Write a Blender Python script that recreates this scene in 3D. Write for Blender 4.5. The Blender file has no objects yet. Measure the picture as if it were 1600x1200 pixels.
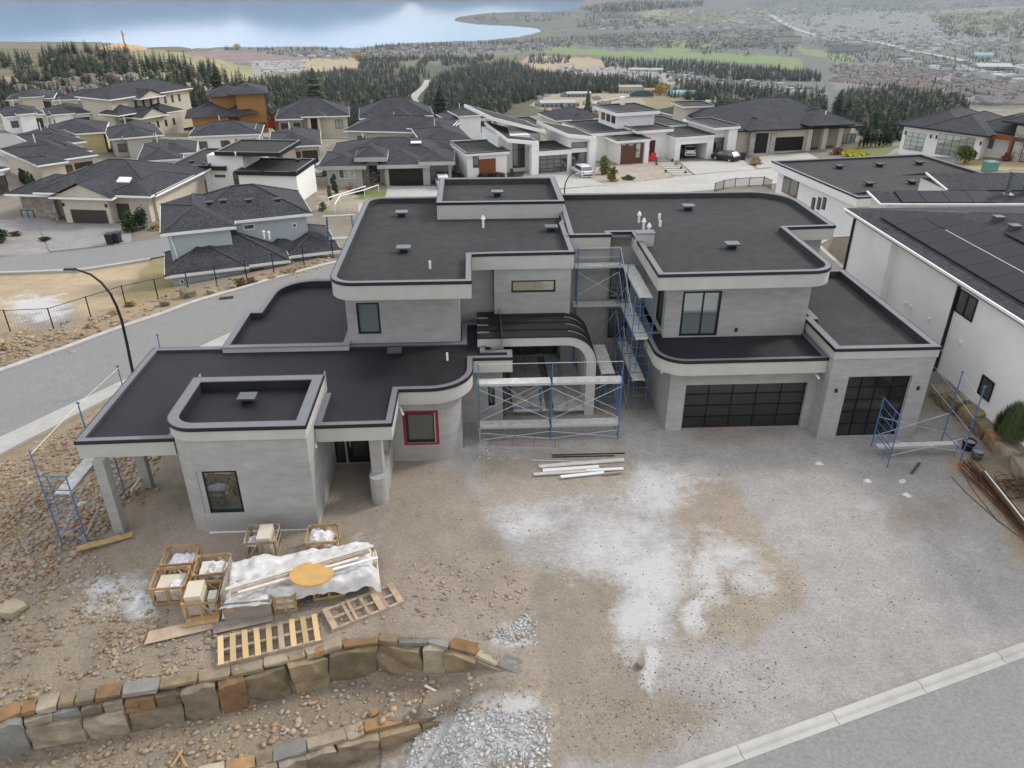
import bpy, bmesh, math, random
import numpy as np
from mathutils import Vector, Matrix, noise as mnoise
R = math.radians
rnd = random.Random(7)
scene = bpy.context.scene
col = scene.collection

# ---------------------------------------------------------------- camera
F, TH, H = 1200.0, math.atan(640/1200.0), 18.0
S_, C_ = math.sin(TH), math.cos(TH)
cam_d = bpy.data.cameras.new('camera'); cam = bpy.data.objects.new('camera', cam_d); col.objects.link(cam)
cam.location = (0, 0, H); cam.rotation_euler = (R(90)-TH, 0, 0)
cam_d.sensor_width = 36; cam_d.lens = 36*F/1600; cam_d.clip_start = .3; cam_d.clip_end = 40000
scene.camera = cam

# ---------------------------------------------------------------- world, sun, exposure
SUN_EL, SUN_AZ = R(38), R(62)            # azimuth clockwise from +Y (the viewing direction) towards +X
wd = bpy.data.worlds.new('World'); scene.world = wd; wd.use_nodes = True
nt = wd.node_tree; nt.nodes.clear()
N = nt.nodes.new; LK = nt.links.new
out = N('ShaderNodeOutputWorld'); bg = N('ShaderNodeBackground'); sky = N('ShaderNodeTexSky')
sky.sky_type = 'NISHITA'; sky.sun_disc = False; sky.sun_elevation = SUN_EL; sky.sun_rotation = SUN_AZ
sky.altitude = 600; sky.dust_density = 2.0
tc = N('ShaderNodeTexCoord'); mp = N('ShaderNodeMapping'); mp.inputs['Scale'].default_value = (1, 1, 3.2)
nz = N('ShaderNodeTexNoise'); nz.inputs['Scale'].default_value = 2.2; nz.inputs['Detail'].default_value = 7
rp = N('ShaderNodeValToRGB'); rp.color_ramp.elements[0].position = .34; rp.color_ramp.elements[1].position = .56
mx = N('ShaderNodeMix'); mx.data_type = 'RGBA'; mx.inputs[7].default_value = (9.6, 9.7, 10.0, 1)
LK(tc.outputs['Generated'], mp.inputs[0]); LK(mp.outputs[0], nz.inputs['Vector']); LK(nz.outputs[0], rp.inputs[0])
LK(rp.outputs[0], mx.inputs[0]); LK(sky.outputs[0], mx.inputs[6]); LK(mx.outputs[2], bg.inputs[0]); LK(bg.outputs[0], out.inputs[0])
bg.inputs[1].default_value = .1
sl = bpy.data.lights.new('sun', 'SUN'); sun = bpy.data.objects.new('sun', sl); col.objects.link(sun)
sl.energy = 1.5; sl.angle = R(10); sl.color = (1, .95, .88)
sd = Vector((math.sin(SUN_AZ)*math.cos(SUN_EL), math.cos(SUN_AZ)*math.cos(SUN_EL), math.sin(SUN_EL)))
sun.rotation_euler = (-sd).to_track_quat('-Z', 'Y').to_euler(); sun.location = (40, 20, 60)
vs = scene.view_settings; vs.view_transform = 'Standard'; vs.look = 'None'; vs.gamma = 1; vs.exposure = 0.6
scene.cycles.max_bounces = 6; scene.cycles.volume_bounces = 0; scene.cycles.transparent_max_bounces = 8

# ---------------------------------------------------------------- pixel <-> place (a pixel gives a direction, the height or depth the distance)
def ray(x, y):
    u = (x-800)/F; v = (y-600)/F
    return (u, C_-v*S_, -(S_+v*C_))
def P(x, y, z=0.0):
    r = ray(x, y); t = (H-z)/-r[2]
    return Vector((r[0]*t, r[1]*t, z))
def PY(x, y, Y):
    r = ray(x, y); t = Y/r[1]
    return Vector((r[0]*t, Y, H+r[2]*t))
def proj(X, Y, Z):
    d = Y*C_-(Z-H)*S_; up = Y*S_+(Z-H)*C_
    return 800+F*X/d, 600-F*up/d

# ---------------------------------------------------------------- mesh helpers
class MB:
    def __init__(s): s.v = []; s.f = []; s.m = []
    def add(s, vs, fs, m=0):
        o = len(s.v); s.v += [tuple(q) for q in vs]
        s.f += [tuple(i+o for i in f) for f in fs]; s.m += [m]*len(fs)
        return s
    def box(s, x0, x1, y0, y1, z0, z1, m=0):
        return s.add([(x0,y0,z0),(x1,y0,z0),(x1,y1,z0),(x0,y1,z0),(x0,y0,z1),(x1,y0,z1),(x1,y1,z1),(x0,y1,z1)],
                     [(0,3,2,1),(4,5,6,7),(0,1,5,4),(1,2,6,5),(2,3,7,6),(3,0,4,7)], m)
    def cbox(s, c, sx, sy, sz, rz=0, m=0, tilt=0):
        M4 = Matrix.Translation(c) @ Matrix.Rotation(rz, 4, 'Z') @ Matrix.Rotation(tilt, 4, 'X')
        a, b, d = sx/2, sy/2, sz/2
        vs = [M4 @ Vector(q) for q in [(-a,-b,-d),(a,-b,-d),(a,b,-d),(-a,b,-d),(-a,-b,d),(a,-b,d),(a,b,d),(-a,b,d)]]
        return s.add(vs, [(0,3,2,1),(4,5,6,7),(0,1,5,4),(1,2,6,5),(2,3,7,6),(3,0,4,7)], m)
    def bar(s, p, q, w, h=None, m=0, up=(0,0,1)):
        p, q = Vector(p), Vector(q); h = w if h is None else h
        d = (q-p); L = d.length
        if L < 1e-6: return s
        d.normalize(); upv = Vector(up)
        if abs(d.dot(upv)) > .98: upv = Vector((0,1,0))
        sx = d.cross(upv).normalized()*w/2; sz = sx.cross(d).normalized()*h/2
        vs = [p-sx-sz,p+sx-sz,p+sx+sz,p-sx+sz,q-sx-sz,q+sx-sz,q+sx+sz,q-sx+sz]
        return s.add(vs, [(0,1,2,3),(7,6,5,4),(0,4,5,1),(1,5,6,2),(2,6,7,3),(3,7,4,0)], m)
    def tube(s, p, q, r, n=6, r2=None, m=0, caps=True):
        p, q = Vector(p), Vector(q); r2 = r if r2 is None else r2
        d = (q-p).normalized(); a = d.orthogonal().normalized(); b = d.cross(a)
        vs = []
        for k in range(n):
            t = 2*math.pi*k/n; o = a*math.cos(t)+b*math.sin(t)
            vs += [p+o*r, q+o*r2]
        fs = [(2*k, 2*((k+1)%n), 2*((k+1)%n)+1, 2*k+1) for k in range(n)]
        if caps: fs += [tuple(2*k for k in reversed(range(n))), tuple(2*k+1 for k in range(n))]
        return s.add(vs, fs, m)
    def path(s, pts, r, n=6, m=0):
        for a, b in zip(pts[:-1], pts[1:]): s.tube(a, b, r, n, m=m)
        return s
    def prism(s, poly, z0, z1, m=0, top=True, bot=True, mtop=None):
        n = len(poly); vs = [(p[0],p[1],z0) for p in poly]+[(p[0],p[1],z1) for p in poly]
        s.add(vs, [(i,(i+1)%n,(i+1)%n+n,i+n) for i in range(n)], m)
        if bot: s.add([(p[0],p[1],z0) for p in poly], [tuple(reversed(range(n)))], m)
        if top: s.add([(p[0],p[1],z1) for p in poly], [tuple(range(n))], m if mtop is None else mtop)
        return s
    def ring(s, po, pi, z0, z1, m=0):
        n = len(po)
        for a, b in ((po, 0), (pi, 1)):
            vs = [(p[0],p[1],z0) for p in a]+[(p[0],p[1],z1) for p in a]
            fs = [(i,(i+1)%n,(i+1)%n+n,i+n) for i in range(n)]
            s.add(vs, fs if not b else [tuple(reversed(f)) for f in fs], m)
        for z, fl in ((z1, 0), (z0, 1)):
            vs = [(p[0],p[1],z) for p in po]+[(p[0],p[1],z) for p in pi]
            fs = [(i,(i+1)%n,(i+1)%n+n,i+n) for i in range(n)]
            s.add(vs, fs if not fl else [tuple(reversed(f)) for f in fs], m)
        return s
    def lathe(s, prof, n=12, m=0, c=(0,0,0)):
        vs = []; k = len(prof)
        for i in range(n):
            t = 2*math.pi*i/n
            vs += [(c[0]+r*math.cos(t), c[1]+r*math.sin(t), c[2]+z) for r, z in prof]
        fs = [(i*k+j, ((i+1)%n)*k+j, ((i+1)%n)*k+j+1, i*k+j+1) for i in range(n) for j in range(k-1)]
        return s.add(vs, fs, m)
    def data(s, name, mats, smooth=False):
        me = bpy.data.meshes.new(name); me.from_pydata(s.v, [], s.f)
        for q in (mats if isinstance(mats, (list, tuple)) else [mats]): me.materials.append(q)
        if any(s.m): me.polygons.foreach_set('material_index', s.m)
        if smooth: me.polygons.foreach_set('use_smooth', [True]*len(s.f))
        me.update(); return me
    def build(s, name, mats, parent=None, smooth=False):
        return link(name, s.data(name, mats, smooth), parent)
def link(name, me, parent=None):
    o = bpy.data.objects.new(name, me); col.objects.link(o)
    if parent is not None: o.parent = parent
    return o
def tag(o, label=None, cat=None, group=None, kind=None):
    if label: o['label'] = label
    if cat: o['category'] = cat
    if group: o['group'] = group
    if kind: o['kind'] = kind
    return o
def thing(name, label, cat, loc=(0,0,0), rz=0, group=None):
    o = bpy.data.objects.new(name, None); col.objects.link(o)
    o.location = loc; o.rotation_euler = (0,0,rz); o.empty_display_size = .3
    return tag(o, label, cat, group)
def copy_tree(o, parent=None):
    c = o.copy(); col.objects.link(c); c.parent = parent
    for ch in list(o.children): copy_tree(ch, c)
    return c
def round_poly(pts, n=8):
    """pts: (x, y[, radius]) -> polygon with rounded corners"""
    out = []; k = len(pts)
    for i, q in enumerate(pts):
        r = q[2] if len(q) > 2 else 0; p = Vector(q[:2])
        if r <= 0: out.append(tuple(p)); continue
        a = Vector(pts[i-1][:2])-p; b = Vector(pts[(i+1)%k][:2])-p
        a.normalize(); b.normalize(); ang = a.angle(b); d = r/math.tan(ang/2)
        t0 = p+a*d; c = p+(a+b).normalized()*(r/math.sin(ang/2))
        v0 = t0-c; sgn = 1 if (v0.x*((p+b*d)-c).y-v0.y*((p+b*d)-c).x) > 0 else -1
        tot = math.pi-ang
        for j in range(n+1):
            t = sgn*tot*j/n; out.append((c.x+v0.x*math.cos(t)-v0.y*math.sin(t), c.y+v0.x*math.sin(t)+v0.y*math.cos(t)))
    return out
def offset_poly(poly, d):
    """inward offset (positive) of a counter-clockwise polygon"""
    n = len(poly); out = []
    for i in range(n):
        p0, p1, p2 = (Vector(poly[(i+j) % n][:2]) for j in (-1, 0, 1))
        e1 = (p1-p0).normalized(); e2 = (p2-p1).normalized()
        n1 = Vector((-e1.y, e1.x)); n2 = Vector((-e2.y, e2.x)); b = n1+n2
        if b.length < 1e-6: b = n1
        b.normalize(); out.append(tuple(p1+b*(d/max(.35, b.dot(n1)))))
    return out

# ---------------------------------------------------------------- materials
def lin(c):
    return tuple(((x/255)/12.92 if x/255 <= .04045 else ((x/255+.055)/1.055)**2.4) for x in c)
MAT = {}; HAZE = .00004
def mat(name, rgb, rough=.8, var=.15, scale=2.0, bump=0.0, bscale=60, metal=0.0, spec=.3, coords='Object', rand=0.0, big=0.0, stretch=(1,1,1), rgb2=None, detail=6):
    """rgb is linear base colour; noise variation, optional per-object value variation"""
    if name in MAT: return MAT[name]
    m = bpy.data.materials.new(name); m.use_nodes = True; t = m.node_tree; b = t.nodes['Principled BSDF']
    Nn = t.nodes.new; Ln = t.links.new
    b.inputs['Roughness'].default_value = rough; b.inputs['Metallic'].default_value = metal
    b.inputs['Specular IOR Level'].default_value = spec
    tc = Nn('ShaderNodeTexCoord'); mp = Nn('ShaderNodeMapping'); mp.inputs['Scale'].default_value = stretch
    if coords == 'World':
        g = Nn('ShaderNodeNewGeometry'); Ln(g.outputs['Position'], mp.inputs[0])
    else: Ln(tc.outputs[coords], mp.inputs[0])
    nz = Nn('ShaderNodeTexNoise'); nz.inputs['Scale'].default_value = scale; nz.inputs['Detail'].default_value = detail; nz.inputs['Roughness'].default_value = .65
    Ln(mp.outputs[0], nz.inputs['Vector'])
    rp = Nn('ShaderNodeMapRange'); rp.inputs[1].default_value = .3; rp.inputs[2].default_value = .7
    Ln(nz.outputs[0], rp.inputs[0])
    mx = Nn('ShaderNodeMix'); mx.data_type = 'RGBA'
    c2 = rgb2 or tuple(min(1, x*(1+var)) for x in rgb); c1 = rgb if rgb2 else tuple(x*(1-var) for x in rgb)
    mx.inputs[6].default_value = (*c1, 1); mx.inputs[7].default_value = (*c2, 1); Ln(rp.outputs[0], mx.inputs[0])
    cur = mx.outputs[2]
    if rand or big:
        hs = Nn('ShaderNodeHueSaturation'); Ln(cur, hs.inputs['Color'])
        val = None
        if rand:
            oi = Nn('ShaderNodeObjectInfo'); r2 = Nn('ShaderNodeMapRange'); r2.inputs[3].default_value = 1-rand; r2.inputs[4].default_value = 1+rand
            Ln(oi.outputs['Random'], r2.inputs[0]); val = r2.outputs[0]
        if big:
            n2 = Nn('ShaderNodeTexNoise'); n2.inputs['Scale'].default_value = scale*.13; n2.inputs['Detail'].default_value = 3
            Ln(mp.outputs[0], n2.inputs['Vector'])
            r3 = Nn('ShaderNodeMapRange'); r3.inputs[1].default_value = .35; r3.inputs[2].default_value = .65; r3.inputs[3].default_value = 1-big; r3.inputs[4].default_value = 1+big
            Ln(n2.outputs[0], r3.inputs[0])
            if val is not None:
                mm = Nn('ShaderNodeMath'); mm.operation = 'MULTIPLY'; Ln(val, mm.inputs[0]); Ln(r3.outputs[0], mm.inputs[1]); val = mm.outputs[0]
            else: val = r3.outputs[0]
        Ln(val, hs.inputs['Value']); cur = hs.outputs[0]
    Ln(cur, b.inputs['Base Color'])
    if bump:
        nb = Nn('ShaderNodeTexNoise'); nb.inputs['Scale'].default_value = bscale; nb.inputs['Detail'].default_value = 4
        Ln(mp.outputs[0], nb.inputs['Vector']); bp = Nn('ShaderNodeBump'); bp.inputs['Strength'].default_value = bump; bp.inputs['Distance'].default_value = .02
        Ln(nb.outputs[0], bp.inputs['Height']); Ln(bp.outputs[0], b.inputs['Normal'])
    MAT[name] = m; return m
def glassmat(name, rgb=(.02,.025,.025), refl=.45, rough=.02):
    m = bpy.data.materials.new(name); m.use_nodes = True; t = m.node_tree; b = t.nodes['Principled BSDF']
    b.inputs['Base Color'].default_value = (*rgb, 1); b.inputs['Roughness'].default_value = .3
    g = t.nodes.new('ShaderNodeBsdfGlossy'); g.inputs['Roughness'].default_value = rough; g.inputs['Color'].default_value = (.85,.92,.9,1)
    x = t.nodes.new('ShaderNodeMixShader'); x.inputs[0].default_value = refl
    nzz = t.nodes.new('ShaderNodeTexNoise'); nzz.inputs['Scale'].default_value = .8; bp = t.nodes.new('ShaderNodeBump'); bp.inputs['Strength'].default_value = .04
    t.links.new(nzz.outputs[0], bp.inputs['Height']); t.links.new(bp.outputs[0], g.inputs['Normal'])
    t.links.new(b.outputs[0], x.inputs[1]); t.links.new(g.outputs[0], x.inputs[2]); t.links.new(x.outputs[0], t.nodes['Material Output'].inputs[0])
    MAT[name] = m; return m
def bands(m, axis, freq, amount, sharp=.93, coords='Object'):
    """thin darker lines every 1/freq metres along one axis (lap joints, courses), multiplied into the base colour"""
    t = m.node_tree; b = t.nodes['Principled BSDF']; src = b.inputs['Base Color'].links[0].from_socket
    Nn = t.nodes.new; Ln = t.links.new
    tc = Nn('ShaderNodeTexCoord'); sx = Nn('ShaderNodeSeparateXYZ')
    if coords == 'World': g = Nn('ShaderNodeNewGeometry'); Ln(g.outputs['Position'], sx.inputs[0])
    else: Ln(tc.outputs[coords], sx.inputs[0])
    nz = Nn('ShaderNodeTexNoise'); nz.inputs['Scale'].default_value = .6; Ln(tc.outputs['Object'], nz.inputs['Vector'])
    a = Nn('ShaderNodeMath'); a.operation = 'MULTIPLY_ADD'; a.inputs[1].default_value = .12; Ln(nz.outputs[0], a.inputs[0]); Ln(sx.outputs[axis], a.inputs[2])
    f = Nn('ShaderNodeMath'); f.operation = 'MULTIPLY'; f.inputs[1].default_value = freq; Ln(a.outputs[0], f.inputs[0])
    fr = Nn('ShaderNodeMath'); fr.operation = 'FRACT'; Ln(f.outputs[0], fr.inputs[0])
    mr = Nn('ShaderNodeMapRange'); mr.inputs[1].default_value = sharp; mr.inputs[2].default_value = 1; mr.inputs[3].default_value = 1; mr.inputs[4].default_value = 1-amount
    Ln(fr.outputs[0], mr.inputs[0])
    hs = Nn('ShaderNodeHueSaturation'); Ln(src, hs.inputs['Color']); Ln(mr.outputs[0], hs.inputs['Value']); Ln(hs.outputs[0], b.inputs['Base Color'])
    return m
stucco = mat('raw_stucco', (.335,.328,.31), .9, .12, 2.4, .3, 26, big=.09, stretch=(.6,.6,1.7))
pavers = mat('grey_pavers', (.27,.262,.255), .9, .2, 4, .2, 20, coords='World', big=.06)
stuccoL = mat('smooth_fascia_stucco', (.43,.42,.385), .9, .06, 1.5, .1, 40, big=.05)
soffit = mat('soffit_board', (.33,.32,.30), .9, .06)
membrane = bands(mat('black_roof_membrane', (.0105,.011,.0135), .62, .35, 1.2, .3, 90, spec=.35, big=.2), 1, 1.0, .35, .95)
membrane_g = bands(mat('grey_roof_membrane', (.034,.034,.033), .8, .3, 1.6, .3, 90, big=.15), 1, 2.1, .22, .93)
metal_cap = mat('dark_metal_coping', (.165,.166,.178), .5, .08, 3, metal=.1, spec=.5)
black_trim = mat('black_metal_trim', (.010,.010,.012), .45, .1, 4, spec=.4)
glass = glassmat('window_glass', (.035,.042,.040), .2); glass_dark = glassmat('dark_glass', (.008,.008,.009), .18, .03); glass_pale = glassmat('pale_glass', (.16,.19,.185), .4)
gd_panel = glassmat('garage_glass', (.006,.006,.007), .07, .06)
white_paint = mat('white_paint', (.80,.79,.765), .7, .04, 1.2, .05, 30, big=.03)
cream_paint = mat('cream_stucco', (.52,.47,.38), .85, .06, 1.2, .1, 30, big=.05)
grey_paint = mat('pale_grey_stucco', (.42,.41,.38), .85, .06, 1.2, .1, 30, big=.05)
blue_siding = mat('pale_blue_siding', (.42,.46,.48), .7, .04, 1.5)
concrete = mat('concrete', (.42,.405,.375), .9, .12, 1.2, .15, 40, coords='World', big=.06)
asphalt = mat('asphalt', (.235,.23,.222), .95, .22, 9.0, .3, 120, coords='World', big=.03, detail=10)
shingle = bands(mat('charcoal_shingle', (.048,.049,.055), .9, .6, 5.0, .4, 30, big=.12), 2, 7.0, .35, .8)
shingle_g = bands(mat('grey_shingle', (.060,.060,.063), .9, .5, 4.0, .4, 30, big=.12), 2, 7.0, .3, .8)
wood = mat('weathered_board', (.36,.28,.20), .9, .3, 3, .2, 20, rand=.18, stretch=(1,1,1))
wood_o = mat('fresh_pine_board', (.40,.26,.125), .85, .3, 3, .2, 20, rand=.15)
wood_w = mat('whitewashed_plank', (.62,.58,.52), .9, .2, 3, .2, 20, rand=.12)
cedar = mat('cedar_cladding', (.22,.075,.03), .7, .2, 3, .1, 20)
walnut = mat('walnut_cladding', (.12,.055,.035), .7, .15, 3)
scaf_blue = mat('blue_scaffold_steel', (.055,.14,.31), .5, .25, 12, metal=.1, spec=.5)
scaf_zinc = mat('galvanised_steel', (.50,.51,.51), .45, .15, 12, metal=.5)
deck_white = mat('splashed_scaffold_plank', (.66,.65,.61), .85, .22, 4, .15, 30, rgb2=(.42,.41,.38))
plastic = mat('white_poly_sheet', (.60,.585,.565), .45, .2, 3, .6, 7, spec=.5)
rust = mat('rusty_steel', (.10,.045,.022), .9, .4, 10, rand=.3)
# ================================================================ terrain
def sstep(a, b, x): t = np.clip((x-a)/(b-a), 0, 1); return t*t*(3-2*t)
def vnoise(x, y, seed=0):
    xi = np.floor(x).astype(np.int64); yi = np.floor(y).astype(np.int64); xf = x-xi; yf = y-yi
    def h(a, b):
        n = (a*374761393+b*668265263+seed*1442695041) & 0xffffffff
        n = ((n ^ (n >> 13))*1274126177) & 0xffffffff
        return ((n ^ (n >> 16)) & 0xffff)/65535.0
    u = xf*xf*(3-2*xf); w = yf*yf*(3-2*yf)
    return (h(xi,yi)*(1-u)+h(xi+1,yi)*u)*(1-w)+(h(xi,yi+1)*(1-u)+h(xi+1,yi+1)*u)*w
def fbm(x, y, o=4, seed=0):
    s = 0; a = .5; t = 0
    for k in range(o): s = s+a*vnoise(x*2**k, y*2**k, seed+k); t += a; a *= .5
    return s/t
def inpoly(x, y, poly):
    r = np.zeros(np.shape(x), bool); n = len(poly)
    for i in range(n):
        x0, y0 = poly[i][:2]; x1, y1 = poly[(i+1) % n][:2]
        if y0 == y1: continue
        c = ((y0 > y) != (y1 > y)) & (x < (x1-x0)*(y-y0)/(y1-y0)+x0); r ^= c
    return r
def seg_dist(x, y, pts):
    """distance to a polyline and the running length fraction of the nearest point"""
    best = np.full(np.shape(x), 1e9); par = np.zeros(np.shape(x)); L = 0
    for (x0, y0), (x1, y1) in zip(pts[:-1], pts[1:]):
        dx, dy = x1-x0, y1-y0; l = math.hypot(dx, dy)
        t = np.clip(((x-x0)*dx+(y-y0)*dy)/(l*l), 0, 1); d = np.hypot(x-x0-t*dx, y-y0-t*dy)
        m = d < best; best = np.where(m, d, best); par = np.where(m, L+t*l, par); L += l
    return best, par/L
CTRL = [(-10,12,0),(0,12,0),(10,12,0),(-10,18,0),(0,18,0),(12,20,0),(-10,26,0),(0,26,0),(10,26,0),(-12,32,0),(0,34,0),(10,36,0),(18,28,0),(20,18,0),
        (-14,24,-.05),(-14,28,-.5),(0,42,0),(10,42,0),(17,42,-.2),(-8,38,-.6),(14,4,0),(0,2,0),(22,30,.05),(24,12,.1),(-9.5,17,-.05),(-11,20,0),
        (0,56,-3.5),(10,58,-3),(0,74,-6.5),(12,80,-6.5),(-6,92,-8.7),(30,62,-1.6),(25,77,-3.5),(42,70,-1.5),(48,88,-3),(22,36,.1),(30,42,.2),(30,20,.2),(24,52,-.4),(20,52,-1.5)]
CTRL += [(*P(x, y, z)[:2], z) for x, y, z in [
    (60,760,-1.3),(0,760,-2.4),(0,850,-1.6),(60,850,-.7),(0,950,-.9),(90,930,-.2),(110,730,-1.4),(0,1040,-.6),(60,1000,-.2),
    (0,716,-3.4),(80,675,-3.4),(160,632,-3.4),(0,640,-3.5),(0,582,-3.5),(100,548,-3.5),(250,492,-3.5),(400,445,-3.5),(500,420,-3.5),(190,600,-3.5),(300,545,-3.5),(400,500,-3.5),
    (10,520,-3.4),(85,512,-3.4),(145,495,-3.4),(200,482,-3.4),(300,458,-3.4),(400,440,-3.4),(500,405,-3.4),
    (20,470,-6.2),(100,465,-6.2),(170,455,-6.4),(240,440,-6.5),(10,436,-7.6),(120,430,-7.6),(220,412,-7.6),
    (0,405,-8),(130,400,-8),(250,380,-8),(100,345,-8),(30,350,-8),(200,345,-8),(10,310,-8.3),(380,312,-8.8),(480,300,-9),(300,300,-8.8),
    (620,305,-9.3),(560,300,-9.3),(690,300,-9.2),(872,300,-9),(960,290,-9.2),(1040,285,-9.4),(1182,266,-9.6),(850,268,-9),(780,272,-9),(980,252,-10),(1085,252,-10),(1230,242,-10),(1330,245,-8.8),
    (1450,250,-6),(1480,236,-5.5),(1590,250,-5),(250,208,-13),(370,210,-12.5),(490,216,-12),(620,211,-12.5),(30,240,-10),(100,205,-12),(40,265,-9.5),(30,215,-11),(760,215,-12.5),(900,215,-14)]]
CT = np.array(CTRL); _A = np.hypot(CT[:,None,0]-CT[None,:,0], CT[:,None,1]-CT[None,:,1]); NCTRL = len(CT)
_M = np.zeros((NCTRL+1, NCTRL+1)); _M[:NCTRL,:NCTRL] = -_A; _M[:NCTRL,NCTRL] = 1; _M[NCTRL,:NCTRL] = 1; _M[:NCTRL,:NCTRL] += np.eye(NCTRL)*.05
_W = np.linalg.solve(_M, np.append(CT[:,2], 0))
def near_z(x, y):
    sh = np.shape(x); x = np.ravel(x); y = np.ravel(y); out = np.full(x.shape, _W[NCTRL])
    for i in range(NCTRL): out -= _W[i]*np.hypot(x-CT[i,0], y-CT[i,1])
    return out.reshape(sh)
# stone walls: top lines on the pad, read off the photograph
WALL1 = [tuple(P(x, y, 0)[:2]) for x, y in [(-140,1168),(0,1118),(80,1098),(170,1082),(260,1068),(350,1052),(440,1030),(520,1008),(600,996),(680,1000),(750,1018),(810,1045),(862,1072)]]
WALL2 = [tuple(P(x, y, -1.15)[:2]) for x, y in [(170,1262),(300,1215),(420,1185),(520,1155),(610,1128),(700,1110),(780,1102),(850,1096)]]
def wall_h(s): return 1.25*sstep(1.0, .72, s)
LAKE = [(150,66),(200,70),(260,79),(300,77),(340,75),(400,75),(470,73),(560,76),(600,71),(640,68),(700,66),(760,64),(810,59),(848,50),(840,44),(800,40),(750,38),(716,34),(708,31),(716,27),(760,21),(805,19),(860,19),(902,15),(912,4),(925,-12),(900,-30),(-500,-34),(-600,40),(0,66)]
TER1 = WALL1+[(9,3),(-40,3)]
TER2 = WALL2+[(9,2),(-40,2)]
_b = sorted([tuple(P(x, y, .35)[:2]) for x, y in [(1458,606),(1478,624),(1500,640),(1522,655),(1545,676),(1570,704),(1600,735),(1640,775)]], key=lambda q: q[1]); BLN = ([q[1] for q in _b]+[60], [q[0] for q in _b]+[_b[-1][0]+1])
def ground(x, y, fine=True):
    x = np.asarray(x, float); y = np.asarray(y, float); Y = np.maximum(y, 1.)
    z = np.full(x.shape, -14.0); nm = Y < 240
    if nm.any(): z[nm] = near_z(x[nm], y[nm])
    i1 = inpoly(x, y, TER1)
    if i1.any():
        d, s = seg_dist(x, y, WALL1); fade = 1-.75*sstep(.5, 3.5, d)*sstep(.45, 1., s)
        z = z-i1*wall_h(s)*sstep(0, .25, d)*fade*(1-sstep(-2.2,1.0,x))-i1*.12*sstep(.2,3,d)*(1-sstep(-3,.5,x))
        i2 = inpoly(x, y, TER2); d, s = seg_dist(x, y, WALL2); z = z-i2*.85*sstep(1.0,.6,s)*sstep(0,.25,d)*(1-sstep(.3,3.,x-.2))
    # raised gravel bed of the neighbour behind the boulders
    e = sstep(.0, .45, x-np.interp(y, BLN[0], BLN[1]))*sstep(12,16,y)*sstep(42,36,y); z = z+.72*e
    if fine:
        near = sstep(60, 25, Y); z = z+near*(.10*(fbm(x*.7, y*.7, 4, 3)-.5))*np.where(x < -12.5, 2.6, np.where(i1, .35+1.45*(1-sstep(-3,.5,x)), .35))
    # far slopes, valley and lake basin
    px = 800+F*x/(Y*C_+(H-z)*S_)
    zf = np.interp(Y, [150,220,400,800,1300,2000,3200,30000], [-14,-27,-60,-105,-145,-195,-246,-246])
    zh = np.interp(Y, [150,230,350,600,900,1100,1600,3200], [-13,-21,-34,-48,-53,-72,-190,-246])
    zh = zh+8*(fbm(x*.006, y*.006, 3, 9)-.5)*sstep(300,700,Y)
    w = sstep(490, 260, px); zf = zf*(1-w)+zh*w
    zr = np.interp(Y, [3000,5000,7000,9000,12000,30000], [0,16,60,160,420,500])*sstep(900, 1010, px)
    zf = zf+zr+sstep(500,1500,Y)*10*(fbm(x*.002, y*.002, 3, 5)-.5)*sstep(6000,3000,Y)
    b = sstep(150, 235, Y); z = z*(1-b)+zf*b
    far = Y > 1500
    if far.any():
        t = (H+250)/np.maximum(1e-3, 1.0)
        d = Y*C_+268*S_; qx = 800+F*x/d; qy = 600-F*(Y*S_-268*C_)/d
        il = inpoly(qx, qy, LAKE) & far
        z = np.where(il, -262., np.where(far, np.maximum(z, -246.5), z))
    return z
def gz(x, y): return float(ground(np.array([x]), np.array([y]), False)[0])
def G(x, y):
    """where the ray through a pixel meets the ground (vectorised)"""
    x = np.atleast_1d(np.asarray(x, float)); y = np.atleast_1d(np.asarray(y, float))
    rx = (x-800)/F; ry = C_-(y-600)/F*S_; rz = -(S_+(y-600)/F*C_)
    lo = np.full(x.shape, 8.0); hi = np.full(x.shape, np.nan); t = lo.copy()
    for k in range(150):
        t2 = t*1.05; below = (H+rz*t2) < ground(rx*t2, ry*t2, False)
        new = below & np.isnan(hi); lo = np.where(new, t, lo); hi = np.where(new, t2, hi); t = t2
        if not np.isnan(hi).any(): break
    hi = np.where(np.isnan(hi), t, hi)
    for k in range(12):
        m = (lo+hi)/2; b = (H+rz*m) < ground(rx*m, ry*m, False); hi = np.where(b, m, hi); lo = np.where(b, lo, m)
    return np.stack([rx*hi, ry*hi, H+rz*hi], 1)
def g1(x, y): return Vector(G(x, y)[0])

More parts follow.
